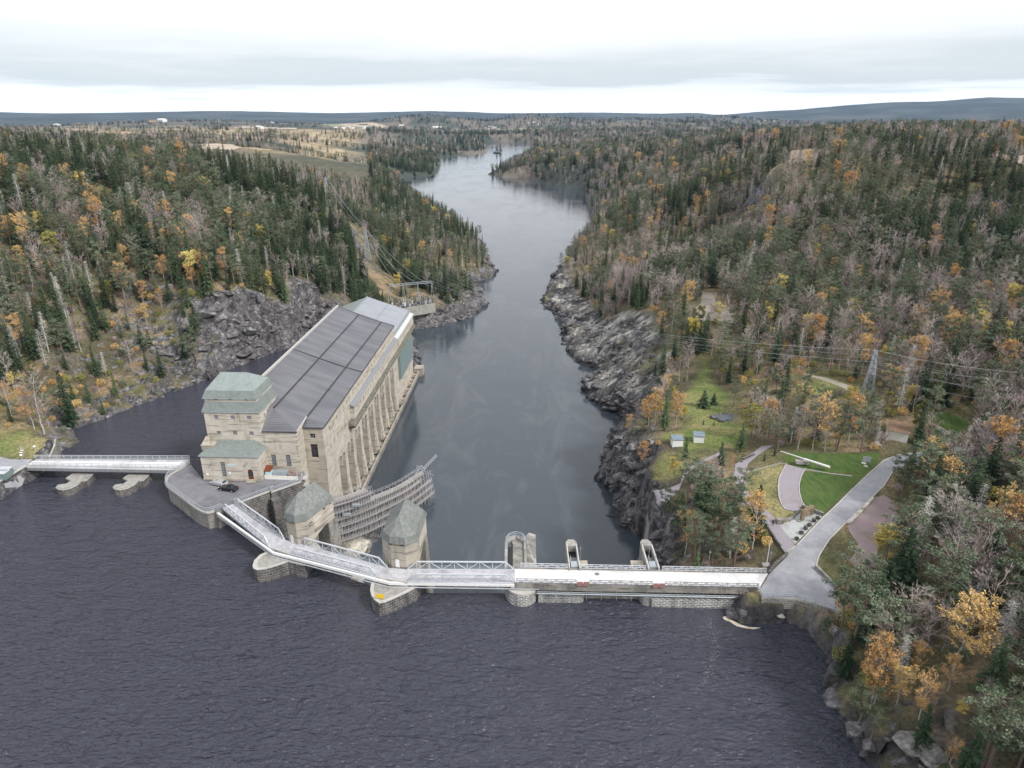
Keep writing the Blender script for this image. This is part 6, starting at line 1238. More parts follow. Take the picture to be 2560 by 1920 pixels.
# poles, lamps, boards
def lamp(p, h, label, m='rail_dark', globe=False, group=None):
    t = thing('street_lamp', p, label, 'lamp', group); s = MB(); s.tube((p[0],p[1],p[2]-.3),(p[0],p[1],p[2]+h),.06,6); s.build('post', m, t); s = MB()
    if globe: s.tube((p[0],p[1],p[2]+h),(p[0],p[1],p[2]+h+.25),.35,10); s.build('lamp_head', 'white', t)
    else: s.tube((p[0],p[1],p[2]+h-.35),(p[0],p[1],p[2]+h+.1),.22,6,r2=.04); s.build('lamp_head', m, t)
def px_h(k, x, y0, y1, p):  # height of a vertical thing whose foot is p and top seen at y1
    r_ = ray(k, x, y1); v = r_[2]/math.hypot(r_[0], r_[1]); return CAM_H+v*math.hypot(p[0], p[1])-p[2]
p = at('E',1508,560,4.2); t = thing('flagpole', p, 'white flagpole without flag at the right end of the dam', 'flagpole'); s = MB(); h_ = px_h('E',1535,560,350,p); s.tube((p[0],p[1],p[2]-.3),(p[0],p[1],p[2]+h_),.09,6,r2=.05); s.build('pole', 'white', t); s = MB(); s.box(p[0]-.9,p[0]+.7,p[1]-.6,p[1]+.6,p[2]-.8,p[2]+.15); s.build('base', 'conc', t)
for (x, y, yt, lab) in ((1525,600,445,'dark lamp post beside the white flagpole'),(1005,575,440,'dark lamp post among the bushes behind the dam railing')): p = at('E',x,y,4.0); lamp(p, px_h('E',x+12,y,yt,p), lab)
for i, (x, y, yt) in enumerate(((525,685,535),(835,505,335))): p = at('b8',x,y,4.5); lamp(p, px_h('b8',x-20,y,yt,p), ('white headed lamp at the start of the canal bridge','white headed lamp behind the canal bridge railing')[i], 'galv', True)
p = at('b8',560,600,4.5); t = thing('road_sign', p, 'triangular road sign above two small plates by the canal bridge', 'sign'); s = MB(); s.tube(p,(p[0],p[1],p[2]+3.4),.05,5); s.build('post', 'galv', t); s = MB(); s.face([(p[0]-.5,p[1]-.08,p[2]+2.9),(p[0]+.5,p[1]-.08,p[2]+2.9),(p[0],p[1]-.08,p[2]+3.8)]); s.face([(p[0]-.5,p[1]-.06,p[2]+2.9),(p[0],p[1]-.06,p[2]+3.8),(p[0]+.5,p[1]-.06,p[2]+2.9)]); s.build('triangle', 'galv', t); s = MB(); s.box(p[0]-.5,p[0]+.5,p[1]-.1,p[1]-.06,p[2]+2.3,p[2]+2.6); s.box(p[0]-.9,p[0],p[1]-.1,p[1]-.06,p[2]+1.6,p[2]+1.9); s.build('plate', 'white', t)
for i, (x, y, w) in enumerate(((60,1010,2.2),(140,930,2.2))):
    p = at('b8',x,y+60,4.5); t = thing('storage_container', p, ('blue grey container with white lid at the left edge','blue grey container with white lid beside the quay wall')[i], 'container'); s = MB(); s.box(p[0]-1.5,p[0]+1.5,p[1]-1,p[1]+1,4.5,6.3); s.build('body', 'cladding', t); s = MB(); s.box(p[0]-1.6,p[0]+1.6,p[1]-1.1,p[1]+1.1,6.3,6.45); s.build('lid', 'steel', t)
p = at('F',2105,855); t = thing('info_board', p, 'grey information board standing on the upper lawn', 'information board'); s = MB(); s.bar((p[0]-.9,p[1]+.3,p[2]+1.2),(p[0]+.9,p[1]-.3,p[2]+1.2),.08,1.5); s.build('board', 'galv', t); s = MB()
for q in (-.8,.8): s.tube((p[0]+q,p[1]-q*.33,p[2]-.2),(p[0]+q,p[1]-q*.33,p[2]+.6),.05,5)
s.build('legs', 'galv', t)
for i, (x, y) in enumerate(((2095,852),(2112,875))): p = at('F',x,y); boulder(p[0]-.6,p[1]-.6,p[2]+.1,.55,'rock_pale','stone',('flat pale stone left of the information board','flat pale stone in front of the information board')[i],'stone',None,.3)
p = at('O',900,1270); t = thing('picnic_bench', p, 'wooden picnic bench on the grass left of the cream house', 'bench'); s = MB(); s.bar((p[0]-.2,p[1]-1.2,p[2]+.75),(p[0]+.2,p[1]+1.2,p[2]+.75),.8,.08); s.build('table_top', 'plank', t); s = MB(); s.bar((p[0]-.9,p[1]-1.1,p[2]+.45),(p[0]-.5,p[1]+1.3,p[2]+.45),.3,.06); s.bar((p[0]+.5,p[1]-1.3,p[2]+.45),(p[0]+.9,p[1]+1.1,p[2]+.45),.3,.06); s.build('seat', 'plank', t); s = MB(); [s.bar((p[0]-.8,p[1]+q,p[2]),(p[0]+.8,p[1]+q,p[2]+.7),.08,.08) for q in (-.8,.8)]; s.build('legs', 'plank', t)
# walls and rails round the plaza
wallrun('stone_wall', Zs('G', [(412,1108),(455,1150),(560,1262),(585,1300)]), .5, .8, 'stone_grey', 'stone wall on the inner corner of the plaza'); wallrun('stone_row', Zs('G', [(905,510),(850,570),(780,650),(690,735)]), .7, .45, 'rock_pale', 'row of kerb boulders between road and gravel yard', 'stone row'); wallrun('stone_row', Zs('G', [(682,1045),(740,1100),(810,1155)]), .6, .5, 'rust', 'dark timber edge at the corner of the gravel yard', 'edging')
wallrun('path_wall', Zs('F', [(1335,1330),(1400,1440),(1490,1560)]), .4, .5, 'stone_dark', 'dark low wall along the lower side of the plum grey path')
wallrun('parapet', Zs('G', [(165,1000),(60,1085)])+[P('E',1525,640,4.4)], .4, .7, 'stone_dark', 'stone parapet between the dam railing and the road')
cs = PL('F', [(1490,1560),(1580,1500),(1560,1480),(1530,1490)], 4.5); s = MB(); s.prism([p[:2] for p in PL('F', [(1500,1570),(1582,1510),(1560,1482),(1475,1545)], 4.5)], 4.0, 4.68); tag(s.build('crossing_slab', 'conc'), 'pale concrete slab where the path meets the road', 'slab')
rail('railing', [P('E',1425,757,4.6),P('E',1472,842,4.6),P('E',1750,852,4.6)], 'steel railing along the lake edge of the plaza', post=1.6); rail('railing', [P('E',1750,848,4.6),P('E',2100,950,4.6),P('E',2200,1075,4.2)], 'steel railing turning down along the right end of the plaza', post=1.6)
pw_ = [P('E',1465,848,4.6),P('E',1752,856,4.6),P('E',2100,955,4.6),P('E',2140,1010,4.4)]; wallrun('retaining_wall', pw_, .6, .12, 'stone_grey', 'stone wall holding up the lake side of the plaza', drop=2.2)
# ------------------------------------------------------------ pylons and wires
def pylon(p, h, arms, label, w=2.6, yaw=0.0, m='galv'):
    t = thing('pylon', p, label, 'pylon', None); s = MB(); c, sn_ = math.cos(yaw), math.sin(yaw)
    def q(u, v, z): return (p[0]+u*c-v*sn_, p[1]+u*sn_+v*c, p[2]+z)
    def hw(z): return w*(1-z/h)**1.0*.5+.28
    lv = [-.5]+[h*f for f in (.14,.27,.39,.5,.6,.69,.77,.85,.92,1)]
    for a, b in zip(lv[:-1], lv[1:]):
        wa, wb = hw(max(a,0)), hw(b)
        for i, (su, sv) in enumerate(((-1,-1),(1,-1),(1,1),(-1,1))):
            su2, sv2 = ((1,-1),(1,1),(-1,1),(-1,-1))[i]; s.bar(q(su*wa,sv*wa,a), q(su*wb,sv*wb,b), .14, .14); s.bar(q(su*wa,sv*wa,a), q(su2*wb,sv2*wb,b), .08, .08); s.bar(q(su2*wa,sv2*wa,a), q(su*wb,sv*wb,b), .08, .08); s.bar(q(su*wb,sv*wb,b), q(su2*wb,sv2*wb,b), .07, .07)
    s.build('mast', m, t); tips = []
    for (z, L_) in arms:
        s = MB()
        for sd in (-1, 1):
            e = q(sd*L_,0,z*h); s.bar(q(0,-.3,z*h-.9), e, .1, .1); s.bar(q(0,.3,z*h-.9), e, .1, .1); s.bar(q(0,0,z*h+.1), e, .1, .1); tips.append(e)
        s.build('crossarm', m, t); s = MB()
        for sd in (-1, 1): e = q(sd*L_,0,z*h); s.tube(e, (e[0],e[1],e[2]-1.0), .12, 6)
        s.build('insulator', 'copper_pale', t)
    return tips
def wire(a, b, sag, label, group, r=.05, name='power_line', m='steel'):
    s = MB(); n = 26; pts = [tuple(Vector(a).lerp(Vector(b), i/n)-Vector((0,0,sag*4*(i/n)*(1-i/n)))) for i in range(n+1)]
    for p, q in zip(pts[:-1], pts[1:]): s.tube(p, q, r, 4)
    tag(s.build(name, m), label, 'power line', group)
p = at('O',800,870); hp = px_h('O',862,870,408,p); tipsR = pylon((p[0],p[1],p[2]), hp, ((.96,2.4),(.84,3.4),(.72,2.8),(.60,3.4)), 'lattice power pylon standing among birches above the park', 3.0, R(75))
OUT = [('N',740,885,'O',2212,545),('N',850,925,'O',2212,610),('N',760,1000,'O',2212,660),('N',1100,1045,'O',2212,717),('N',1200,1090,'O',2212,790),('N',900,1075,'O',2212,830)]
sw = at('M',1150,1000,-6.5)
for i, tp in enumerate(tipsR[:7]):
    e = (sw[0]-18+5*i, sw[1]+2, 2.5); wire(tp if i else (p[0],p[1],p[2]+hp), e, 9, 'power line crossing the river, '+('topmost','second','third','fourth','fifth','sixth','lowest')[i]+' of the strands at the pylon', 'power lines from the right pylon over the river', .03)
    wire(tp if i else (p[0],p[1],p[2]+hp), P('O',2700,(640,650,700,760,820,900,960,1010)[i],tp[2]+(6,6,6,5,5,4,4,4)[i]), 1.5, 'power line running right from the pylon, '+('topmost','second','third','fourth','fifth','sixth','lowest')[i]+' strand', 'power lines from the right pylon to the right edge', .03)
p2 = at('M',675,762); h2 = px_h('M',655,762,535,p2); t2 = pylon(p2, h2, ((.97,1.6),(.80,3.0)), 'lattice pylon in the cutting above the switchyard', 3.4, R(20)); p1_ = at('M',372,362); h1 = px_h('M',352,362,132,p1_); t1 = pylon(p1_, h1, ((.97,1.6),(.80,3.2)), 'lattice pylon further up the left hill', 3.4, R(20))
for i in range(4): wire(t2[i], t1[i], 2.5, 'power line between the two left bank pylons, strand '+('one','two','three','four')[i], 'power lines up the left hill', .05)
# switchyard
sa, sb = at('M',845,1118,-8), at('M',1172,1085,-8); A_, B_ = Vector(sa), Vector(sb); t = thing('switchyard_gantry', sa, 'steel lattice gantry over the switchyard beside the river', 'gantry'); hg = 12.0; s = MB(); s2 = MB()
for k in range(4):
    c = A_.lerp(B_, k/3)
    for dx in (-1.1, 1.1): s.bar(c+Vector((dx,0,-1)), c+Vector((0,0,hg)), .22, .22)
    for z in (3, 6, 9): s.bar(c+Vector((-1.1*(1-z/hg),0,z)), c+Vector((1.1*(1-z/hg),0,z)), .12, .12)
s.build('posts', 'galv', t)
for dz in (0, -1): s2.bar(A_+Vector((0,0,hg+dz)), B_+Vector((0,0,hg+dz)), .2, .2)
n = 18
for k in range(n): s2.bar(A_.lerp(B_, k/n)+Vector((0,0,hg-(k%2))), A_.lerp(B_, (k+1)/n)+Vector((0,0,hg-1+(k%2))), .12, .12)
s2.build('beam', 'galv', t)
for i in range(4): e = A_.lerp(B_, .2+.2*i)+Vector((0,0,hg)); wire(tuple(e), t2[i], 1.5, 'power line from the switchyard gantry to the nearer left pylon, strand '+('one','two','three','four')[i], 'power lines up the left hill', .05)
wallrun('yard_wall', [at('M',895,1165,-8),at('M',1190,1115,-8)], .8, 1.2, 'conc', 'pale concrete wall on the river side of the switchyard', drop=4)
rg = random.Random(12)
for i in range(12):
    c = A_.lerp(B_, (i+.5)/12)+Vector((rg.uniform(-1,1), rg.uniform(-6,5), 0)); s = MB(); hh = rg.uniform(2.2,4.2); 
    for dx in (-.5,.5): s.tube(c+Vector((dx,0,-1)), c+Vector((dx,0,hh)), .1, 5)
    s.tube(c+Vector((-.7,0,hh)), c+Vector((.7,0,hh)), .1, 5); s.box(c.x-.4,c.x+.4,c.y-.4,c.y+.4,c.z-1,c.z+1.0); tag(s.build('switchgear', 'steel' if i % 4 else 'white'), 'grey switchgear stand under the gantry, '+('first','second','third','fourth','fifth','sixth','seventh','eighth','ninth','tenth','eleventh','twelfth')[i]+' from the left', 'switchgear', 'switchgear under the gantry')
# ------------------------------------------------------------ far houses, farms and landmarks
hut('cabin','X',608,545,708,545,3.2,'long black cabin in a clearing on the left hill','black_wood','dark_roof',7,'cabin',1.2,win=4,ridge=True); hut('shed','X',765,522,795,520,2,'small white roofed shed right of the black cabin','pale_brown','white',3,'shed',.4)
FH = [('X',862,322,925,322,6,'red barn with grey roof on the left plateau','red_paint','dark_roof',10),('X',903,280,938,279,7,'small red barn beside the farm track','red_paint','dark_roof',8),('X',718,279,770,279,4,'white farmhouse left of the farm track','white','steel',8),('X',782,243,835,243,6,'brown roofed house at the wood edge behind the farm','pale_brown','brown_roof',10),('X',985,321,1030,320,5,'grey roofed house right of the red barn','steel','dark_roof',9),('X',875,392,892,390,6,'dark red hut showing between the spruces','red_paint','dark_roof',4),
 ('X',1010,168,1046,168,16,'large white farm building on the ridge at the left horizon','white','white',30),('X',960,170,1005,169,12,'long brown roofed building beside the white farm building','pale_brown','brown_roof',25),('X',570,153,610,153,14,'pale flat hall on the left skyline','cream','steel',30),('X',1640,210,1675,210,9,'white greenhouse in the tan field','white','white',14),('Y',598,207,655,204,9,'pale long roofed hall in the middle distance','cream','steel',20),('Y',380,192,408,192,9,'pale farm house on the green plain','white','brown_roof',14),('Y',160,208,215,208,8,'white farm sheds on the green plain','white','steel',16)]
for k, x0, y0, x1, y1, hh, lab, wl, rf, dp in FH: hut('house', k, x0, y0, x1, y1, hh, lab, wl, rf, dp, 'house', hh*.45, ridge=True, over=.3)
rg = random.Random(21); ORDN = ['first','second','third','fourth','fifth','sixth','seventh','eighth','ninth','tenth','eleventh','twelfth']
def cluster(k, x0, x1, y0, y1, n, desc, w=(9,16)):
    pp = sorted((rg.uniform(x0, x1), rg.uniform(y0, y1)) for _ in range(n))
    for i, (x, y) in enumerate(pp):
        ww = rg.uniform(*w); hut('house', k, x, y, x+ww, y, rg.uniform(5,8)*(1.0 if y > 150 else 2.0), 'small pale house '+desc+', '+ORDN[i]+' from left', rg.choice(('white','cream','pale_brown','white')), rg.choice(('dark_roof','brown_roof','steel')), rg.uniform(8,12), 'house', 3, ridge=True, group='houses '+desc)
cluster('Y',925,1010,200,222,12,'in the hamlet above the river bend'); cluster('Z',430,720,150,166,10,'in the village below the blue ridge on the right',(8,14)); cluster('Z',1040,1300,150,166,10,'in the village under the highest blue ridge',(8,14)); cluster('X',250,700,140,160,10,'in the town on the left horizon',(10,18)); cluster('Y',1180,1280,172,186,5,'below the round wooded hill'); cluster('X',2150,2212,200,215,3,'at the edge of the plain'); cluster('Y',0,120,208,216,5,'scattered on the pale plain')
for k, x, y, rr_, lab in (('X',1745,160,45,'white dome on the left skyline'),('X',357,154,34,'pale conical heap on the far left skyline')):
    p = at(k, x, y); bm = bmesh.new(); bmesh.ops.create_icosphere(bm, subdivisions=3, radius=1); 
    for v in bm.verts: v.co = v.co*rr_; v.co.z *= .62
    me = bpy.data.meshes.new('dome'); bm.to_mesh(me); bm.free(); me.materials.append(M['white']); o = bpy.data.objects.new('dome', me); COL.objects.link(o); o.location = p; tag(o, lab, 'dome')
# island and lone rocks in the river
for (k, x, y, r_, lab) in (('Y',1012,366,16,'rocky islet carrying two tall conifers in the far river bend'),('Y',705,430,6,'lone dark rock standing in the river')): p = P(k, x, y, ZT); boulder(p[0], p[1], ZT, r_, 'rock_dark', 'islet' if r_ > 10 else 'river_rock', lab, 'rock', None, .25)
M['rock_mid'] = mat('lichened_grey_rock', (.13,.125,.12), (.33,.315,.30), 1.1, .9, .2, 2, c3=(.09,.09,.06), s3=.6)
# foam by the right bank
M['foam'] = mat('white_yellow_foam', (.72,.70,.66), (.55,.42,.26), .9, .9)
fp = PL('E', [(1130,1010),(1160,1005),(1215,1040),(1290,1080),(1370,1100),(1458,1103),(1400,1116),(1330,1108),(1250,1090),(1190,1050),(1140,1030)], .03); s = MB(); s.prism([p[:2] for p in fp], .0, .05); tag(s.build('foam_patch', 'foam'), 'white and yellow foam drifting along the mossy rock', 'foam', kind='stuff')
s = MB(); rg = random.Random(31); line = [P('E',*q,.02) for q in ((1020,1030),(1030,1120),(1080,1250),(1040,1380),(1010,1500),(930,1659))]+[P('H',-600,1659,.02)][:0]
for p, q in zip(line[:-1], line[1:]):
    for k in range(60): c = Vector(p).lerp(Vector(q), rg.random())+Vector((rg.gauss(0,.5), rg.gauss(0,.5), 0)); r_ = rg.uniform(.015,.05); s.face([(c.x-r_,c.y-r_,.025),(c.x+r_,c.y-r_*.6,.025),(c.x+r_*.5,c.y+r_,.025)])
tag(s.build('foam_streak', 'foam'), 'thin streak of foam specks on the lake surface', 'foam', kind='stuff')
for i, (k, x, y, r_, m_, lab) in enumerate((('E',1240,1010,1.6,'rock_dark','dark rock at the waterline beside the foam'),('E',1625,1010,.7,'rock_pale','pale stained lump on the dark rock wall under the plaza'),('N',600,1250,2.6,'rock_dark','dark boulder at the outer corner of the rock shelf'),('F',130,780,2.2,'rock_dark','dark rock stack at the cliff foot'),('H',1250,1480,2.4,'rock_mid','big grey rock at the bottom edge of the lower right wood'),('H',1380,1580,2.0,'rock_mid','smaller grey rock at the bottom edge'),('M',1620,815,3,'rock_dark','pointed dark rock off the left bank narrows'))):
    p = at(k, x, y); boulder(p[0], p[1], max(p[2], ZT if p[1] > 120 else 0)+.2, r_, m_, 'rock', lab, 'rock', None, .6)
# ------------------------------------------------------------ air
hz = MB(); hz.box(-19000, 19000, -400, 19500, -30, 420); ho = hz.build('haze', 'white'); m = bpy.data.materials.new('haze_air'); m.use_nodes = True; n = m.node_tree.nodes; n.clear(); vo = n.new('ShaderNodeVolumePrincipled'); oo = n.new('ShaderNodeOutputMaterial')
vo.inputs['Color'].default_value = (.36,.60,1,1); vo.inputs['Density'].default_value = .00002; vo.inputs['Anisotropy'].default_value = 0; m.node_tree.links.new(vo.outputs[0], oo.inputs['Volume']); ho.data.materials.clear(); ho.data.materials.append(m); tag(ho, 'thin bluish haze filling the air over the valley', 'haze', kind='stuff')
# ------------------------------------------------------------ trees
def mat_leaf(name, c1, c2, c3_=None, rough=.85, var=.35):
    m, n, l, b = newmat(name); b.inputs['Roughness'].default_value = rough; b.inputs['Specular IOR Level'].default_value = .2
    oi = n.new('ShaderNodeObjectInfo'); r = n.new('ShaderNodeValToRGB'); e = r.color_ramp.elements
    e[0].color = (*c1, 1); e[1].color = (*c2, 1)
    if c3_: q = e.new(.5); q.color = (*c3_, 1)
    l.new(oi.outputs['Random'], r.inputs[0])
    g = n.new('ShaderNodeNewGeometry'); t = n.new('ShaderNodeTexNoise'); t.inputs['Scale'].default_value = 1.1; t.inputs['Detail'].default_value = 3; l.new(g.outputs['Position'], t.inputs['Vector'])
    mr = n.new('ShaderNodeMapRange'); mr.inputs[1].default_value = .3; mr.inputs[2].default_value = .7; mr.inputs[3].default_value = 1-var; mr.inputs[4].default_value = 1+var; l.new(t.outputs[0], mr.inputs[0])
    v = n.new('ShaderNodeVectorMath'); v.operation = 'SCALE'; l.new(r.outputs[0], v.inputs[0]); l.new(mr.outputs[0], v.inputs['Scale']); l.new(v.outputs[0], b.inputs['Base Color'])
    return m
M['needle'] = mat_leaf('spruce_needles', (.020,.040,.020), (.088,.128,.062), (.042,.070,.036))
M['pine_needle'] = mat_leaf('pine_needles', (.078,.110,.062), (.205,.232,.158), (.125,.158,.098))
M['leaf_orange'] = mat_leaf('orange_birch_leaves', (.50,.29,.11), (.66,.46,.18), (.56,.36,.16))
M['leaf_yellow'] = mat_leaf('yellow_leaves', (.50,.43,.11), (.66,.55,.20), (.60,.48,.15))
M['leaf_green'] = mat_leaf('yellow_green_leaves', (.16,.17,.05), (.34,.32,.10))
M['twig'] = mat_leaf('bare_twigs', (.30,.245,.24), (.50,.45,.42), (.39,.32,.31))
M['twig_pale'] = mat_leaf('pale_dead_twigs', (.36,.355,.33), (.55,.54,.50))
M['bark'] = mat('brown_bark', (.11,.085,.065), (.20,.16,.13), 3, .9)
M['bark_pine'] = mat('ruddy_pine_bark', (.20,.12,.08), (.15,.13,.115), 2, .9)
M['bark_white'] = mat('white_birch_bark', (.55,.53,.49), (.30,.28,.26), 3, .8)
class TM:
    """fast triangle/quad collector with two slots: crown and trunk"""
    def __init__(s): s.c = MB(); s.t = MB()
def leafquad(s, p, sz, rnd, flat=.5, m=0):
    sz *= .68
    a = Vector((rnd.gauss(0,1), rnd.gauss(0,1), rnd.gauss(0,flat))).normalized(); b = a.cross(Vector((rnd.gauss(0,1), rnd.gauss(0,1), rnd.gauss(0,1)))).normalized()
    a *= sz*rnd.uniform(.6,1.2)/2; b *= sz*rnd.uniform(.4,.9)/2; p = Vector(p)
    s.face([p-a-b, p+a-b*.6, p+a*.8+b, p-a*.7+b*.8], m)
def limb(s, p, q, r0, r1, n=4): s.tube(p, q, r0, n, r2=r1)
def make_spruce(seed, H=16, Rr=2.6, dens=1.0, dead=False):
    rnd = random.Random(seed); T = TM(); lean = Vector((rnd.uniform(-.02,.02), rnd.uniform(-.02,.02), 1))
    limb(T.t, (0,0,-1.5), lean*H*.5, .22, .13, 6); limb(T.t, lean*H*.5, lean*H, .13, .02, 5)
    tiers = int(H*1.9*dens)
    for i in range(tiers):
        f = (i+.5)/tiers; z = H*(.07+.93*f) if not dead else H*(.2+.8*f); r = Rr*(1-f)**.75*(.75+.25*math.sin(i*1.7+seed))+.12
        nb = max(4, int((7 if not dead else 5)*(1-f*.4)))
        a0 = rnd.random()*6.28
        for j in range(nb):
            a = a0+6.283*j/nb+rnd.uniform(-.3,.3); L = r*rnd.uniform(.65,1.2); dr = -.22*L if f < .8 else .1*L
            d = Vector((math.cos(a), math.sin(a), 0)); o = lean*z; tip = o+d*L+Vector((0,0,dr+rnd.uniform(-.2,.2)))
            if dead:
                T.c.bar(o, tip, .05, .05, 0)
                for k in range(3):
                    q = o.lerp(tip, rnd.uniform(.35,1)); sd = Vector((-d.y, d.x, 0))*rnd.choice((-1,1)); T.c.bar(q, q+sd*rnd.uniform(.3,.8)+d*.2+Vector((0,0,rnd.uniform(-.4,.1))), .03, .03, 0)
                continue
            sd = Vector((-d.y, d.x, 0)); w = .34*L+.16; mdp = o.lerp(tip, .55)+Vector((0,0,.12))
            # main bough: two bent blades, ragged
            T.c.face([o+sd*.08, o-sd*.08, mdp-sd*w*.5, tip, mdp+sd*w*.5], 0)
            for k in range(3):
                q = o.lerp(tip, rnd.uniform(.3,.95)); s_ = rnd.choice((-1,1)); t2 = q+sd*s_*w*rnd.uniform(.5,1.1)+d*rnd.uniform(.0,.35)+Vector((0,0,rnd.uniform(-.5,-.05)))
                T.c.face([q+d*.14, q-d*.14, t2], 0)
    return T
def make_pine(seed, H=15, Rr=2.7, dens=1.0):
    rnd = random.Random(seed); T = TM(); bend = Vector((rnd.uniform(-.06,.06), rnd.uniform(-.06,.06), 1))
    top = bend*H; limb(T.t, (0,0,-1.5), bend*H*.55, .24, .15, 6); limb(T.t, bend*H*.55, top, .15, .03, 5)
    nl = int(17*dens); z0 = rnd.uniform(.32,.5)
    for i in range(nl):
        f = (i+.5)/nl; z = H*(z0+(1-z0)*f); a = i*2.4+rnd.uniform(-.5,.5); r = Rr*(math.sin(math.pi*(.2+.75*(1-f)))**.7)*rnd.uniform(.55,1.1)
        o = bend*z; tip = o+Vector((math.cos(a)*r, math.sin(a)*r, r*rnd.uniform(.05,.35))); limb(T.t, o, tip, .06, .02, 3)
        for k in range(rnd.randint(2,4)):
            c = o.lerp(tip, rnd.uniform(.5,1.08))+Vector((rnd.uniform(-.45,.45), rnd.uniform(-.45,.45), rnd.uniform(-.1,.4))); rr = rnd.uniform(.45,.85)
            for _ in range(int(34*dens)):
                v = Vector((rnd.gauss(0,1), rnd.gauss(0,1), rnd.gauss(0,.5))); v = v.normalized()*rr*rnd.random()**.4; leafquad(T.c, c+v, .42, rnd, .8)
    for _ in range(30): v = Vector((rnd.gauss(0,.4), rnd.gauss(0,.4), rnd.uniform(-1,.3))); leafquad(T.c, top+v, .4, rnd, .8)
    return T
def branchy(T, s, p, d, L, r, depth, rnd, tips, up=.25, curl=.35, n0=4):
    q = p+d*L; limb(s, p, q, r, r*.6, n0 if depth > 2 else 3)
    if depth == 0: tips.append((p, q)); return
    for k in range(rnd.randint(2,4)):
        f = rnd.uniform(.45,1.0); nd = (d+Vector((rnd.gauss(0,curl), rnd.gauss(0,curl), rnd.gauss(0,curl*.6)+up*.5))).normalized()
        branchy(T, s if depth > 2 else T.c, p+d*L*f, nd, L*rnd.uniform(.55,.78), r*.55, depth-1, rnd, tips, up, curl, n0)
def make_bare(seed, H=14, spread=.36, twigs=5, leaf=None, lsz=.34, nleaf=2, ragged=.8):
    """leafless broadleaf or birch: real forks down to twigs; optional sparse leaves"""
    rnd = random.Random(seed); T = TM(); tips = []; dv = Vector((rnd.uniform(-.05,.05), rnd.uniform(-.05,.05), 1)); p = Vector((0,0,-1.2)); n = 9; r = .19; pts = [p]
    for i in range(n):
        q = Vector((0,0,0))+dv*H*.92*(i+1)/n+Vector((rnd.uniform(-.16,.16), rnd.uniform(-.16,.16), 0)); limb(T.t, p, q, r, r*.83, 5); r *= .83; p = q; pts.append(q)
        if i >= 2:
            for k in range(rnd.randint(2,3)):
                a = rnd.random()*6.28; d = Vector((math.cos(a)*spread*2, math.sin(a)*spread*2, 1)).normalized(); L = H*.16*(1.25-abs((i/n)-.55))*rnd.uniform(.7,1.15)
                branchy(T, T.c, pts[-1].lerp(pts[-2], rnd.random()), d, L, .05, 2, rnd, tips, .3, .45, 3)
    for (a, b) in tips:
        for k in range(twigs):
            d = (b-a).normalized()+Vector((rnd.gauss(0,.5), rnd.gauss(0,.5), rnd.gauss(0,.35))); q = b+d*rnd.uniform(.3,.8); s_ = Vector((rnd.gauss(0,1), rnd.gauss(0,1), rnd.gauss(0,1))).normalized()*.035
            T.c.face([b-s_, b+s_, q], 0)
            if leaf:
                for _ in range(nleaf):
                    if rnd.random() < ragged: leafquad(T.c, b.lerp(q, rnd.random())+Vector((rnd.gauss(0,.15),)*3), lsz, rnd, 1, 1)
    return T
def make_bush(seed, H=2.4, leafm=0):
    rnd = random.Random(seed); T = TM()
    for k in range(7):
        a = rnd.random()*6.28; limb(T.t, (0,0,-.3), (math.cos(a)*.7, math.sin(a)*.7, H*rnd.uniform(.5,.9)), .05, .02, 3)
    for _ in range(420):
        v = Vector((rnd.gauss(0,1), rnd.gauss(0,1), rnd.gauss(0,1))).normalized()*rnd.random()**.35; p = Vector((v.x*H*.55, v.y*H*.55, H*.52+v.z*H*.45)); p += Vector((math.sin(v.x*5+seed), math.cos(v.y*6), 0))*.18
        leafquad(T.c, p, .34, rnd, .9)
    return T
PROTO = {}
def reg(kind, T, cm, tm):
    c = T.c.build('crown', cm); t = T.t.build('trunk', tm)
    j = MB(); j.v = T.c.v+T.t.v; k = len(T.c.v); nm = len(cm) if isinstance(cm, list) else 1
    j.f = T.c.f+[tuple(i+k for i in f) for f in T.t.f]; j.m = list(T.c.m)+[nm]*len(T.t.f)
    jo = j.build(kind, (cm if isinstance(cm, list) else [cm])+[tm])
    for o in (c, t, jo): COL.objects.unlink(o)
    PROTO.setdefault(kind, []).append((c.data, t.data, jo.data, jo)); bpy.data.objects.remove(c); bpy.data.objects.remove(t)
for i in range(6): reg('spruce', make_spruce(10+i, (16,16,15,17,14,16)[i], (3.0,3.4,2.5,3.3,3.6,2.8)[i], (1,.9,1,1.1,1.1,.8)[i]), 'needle', 'bark')
for i in range(6): reg('pine', make_pine(20+i, (15,14,15,13,12,16)[i], (3.0,3.6,2.7,3.4,3.8,3.0)[i]), 'pine_needle', 'bark_pine')
for i in range(3): reg('dead_spruce', make_spruce(30+i, 14, 2.2, .9, True), 'twig_pale', 'twig_pale')
for i in range(4): reg('bare_tree', make_bare(40+i, (14,13,15,12)[i], (.36,.45,.3,.5)[i], 6), 'twig', ('bark_white' if i % 2 else 'bark'))
for i in range(3): reg('birch', make_bare(50+i, (14,13,12)[i], .3, 4, True, .36, 7, .85), ['twig','leaf_orange'], 'bark_white')
for i in range(2): reg('yellow_tree', make_bare(60+i, (11,9)[i], .4, 5, True, .42, 8, .95), ['twig','leaf_yellow'], 'bark')
for i in range(2): reg('willow', make_bare(70+i, 9, .5, 5, True, .40, 7, .8), ['twig','leaf_green'], 'bark')
for i, mm in enumerate(('leaf_green','leaf_orange','twig','pine_needle')): reg('bush', make_bush(80+i), mm, 'bark')
HT = dict(spruce=16, pine=15, dead_spruce=14, bare_tree=14, birch=13.5, yellow_tree=10.5, willow=9.5, bush=2.4)
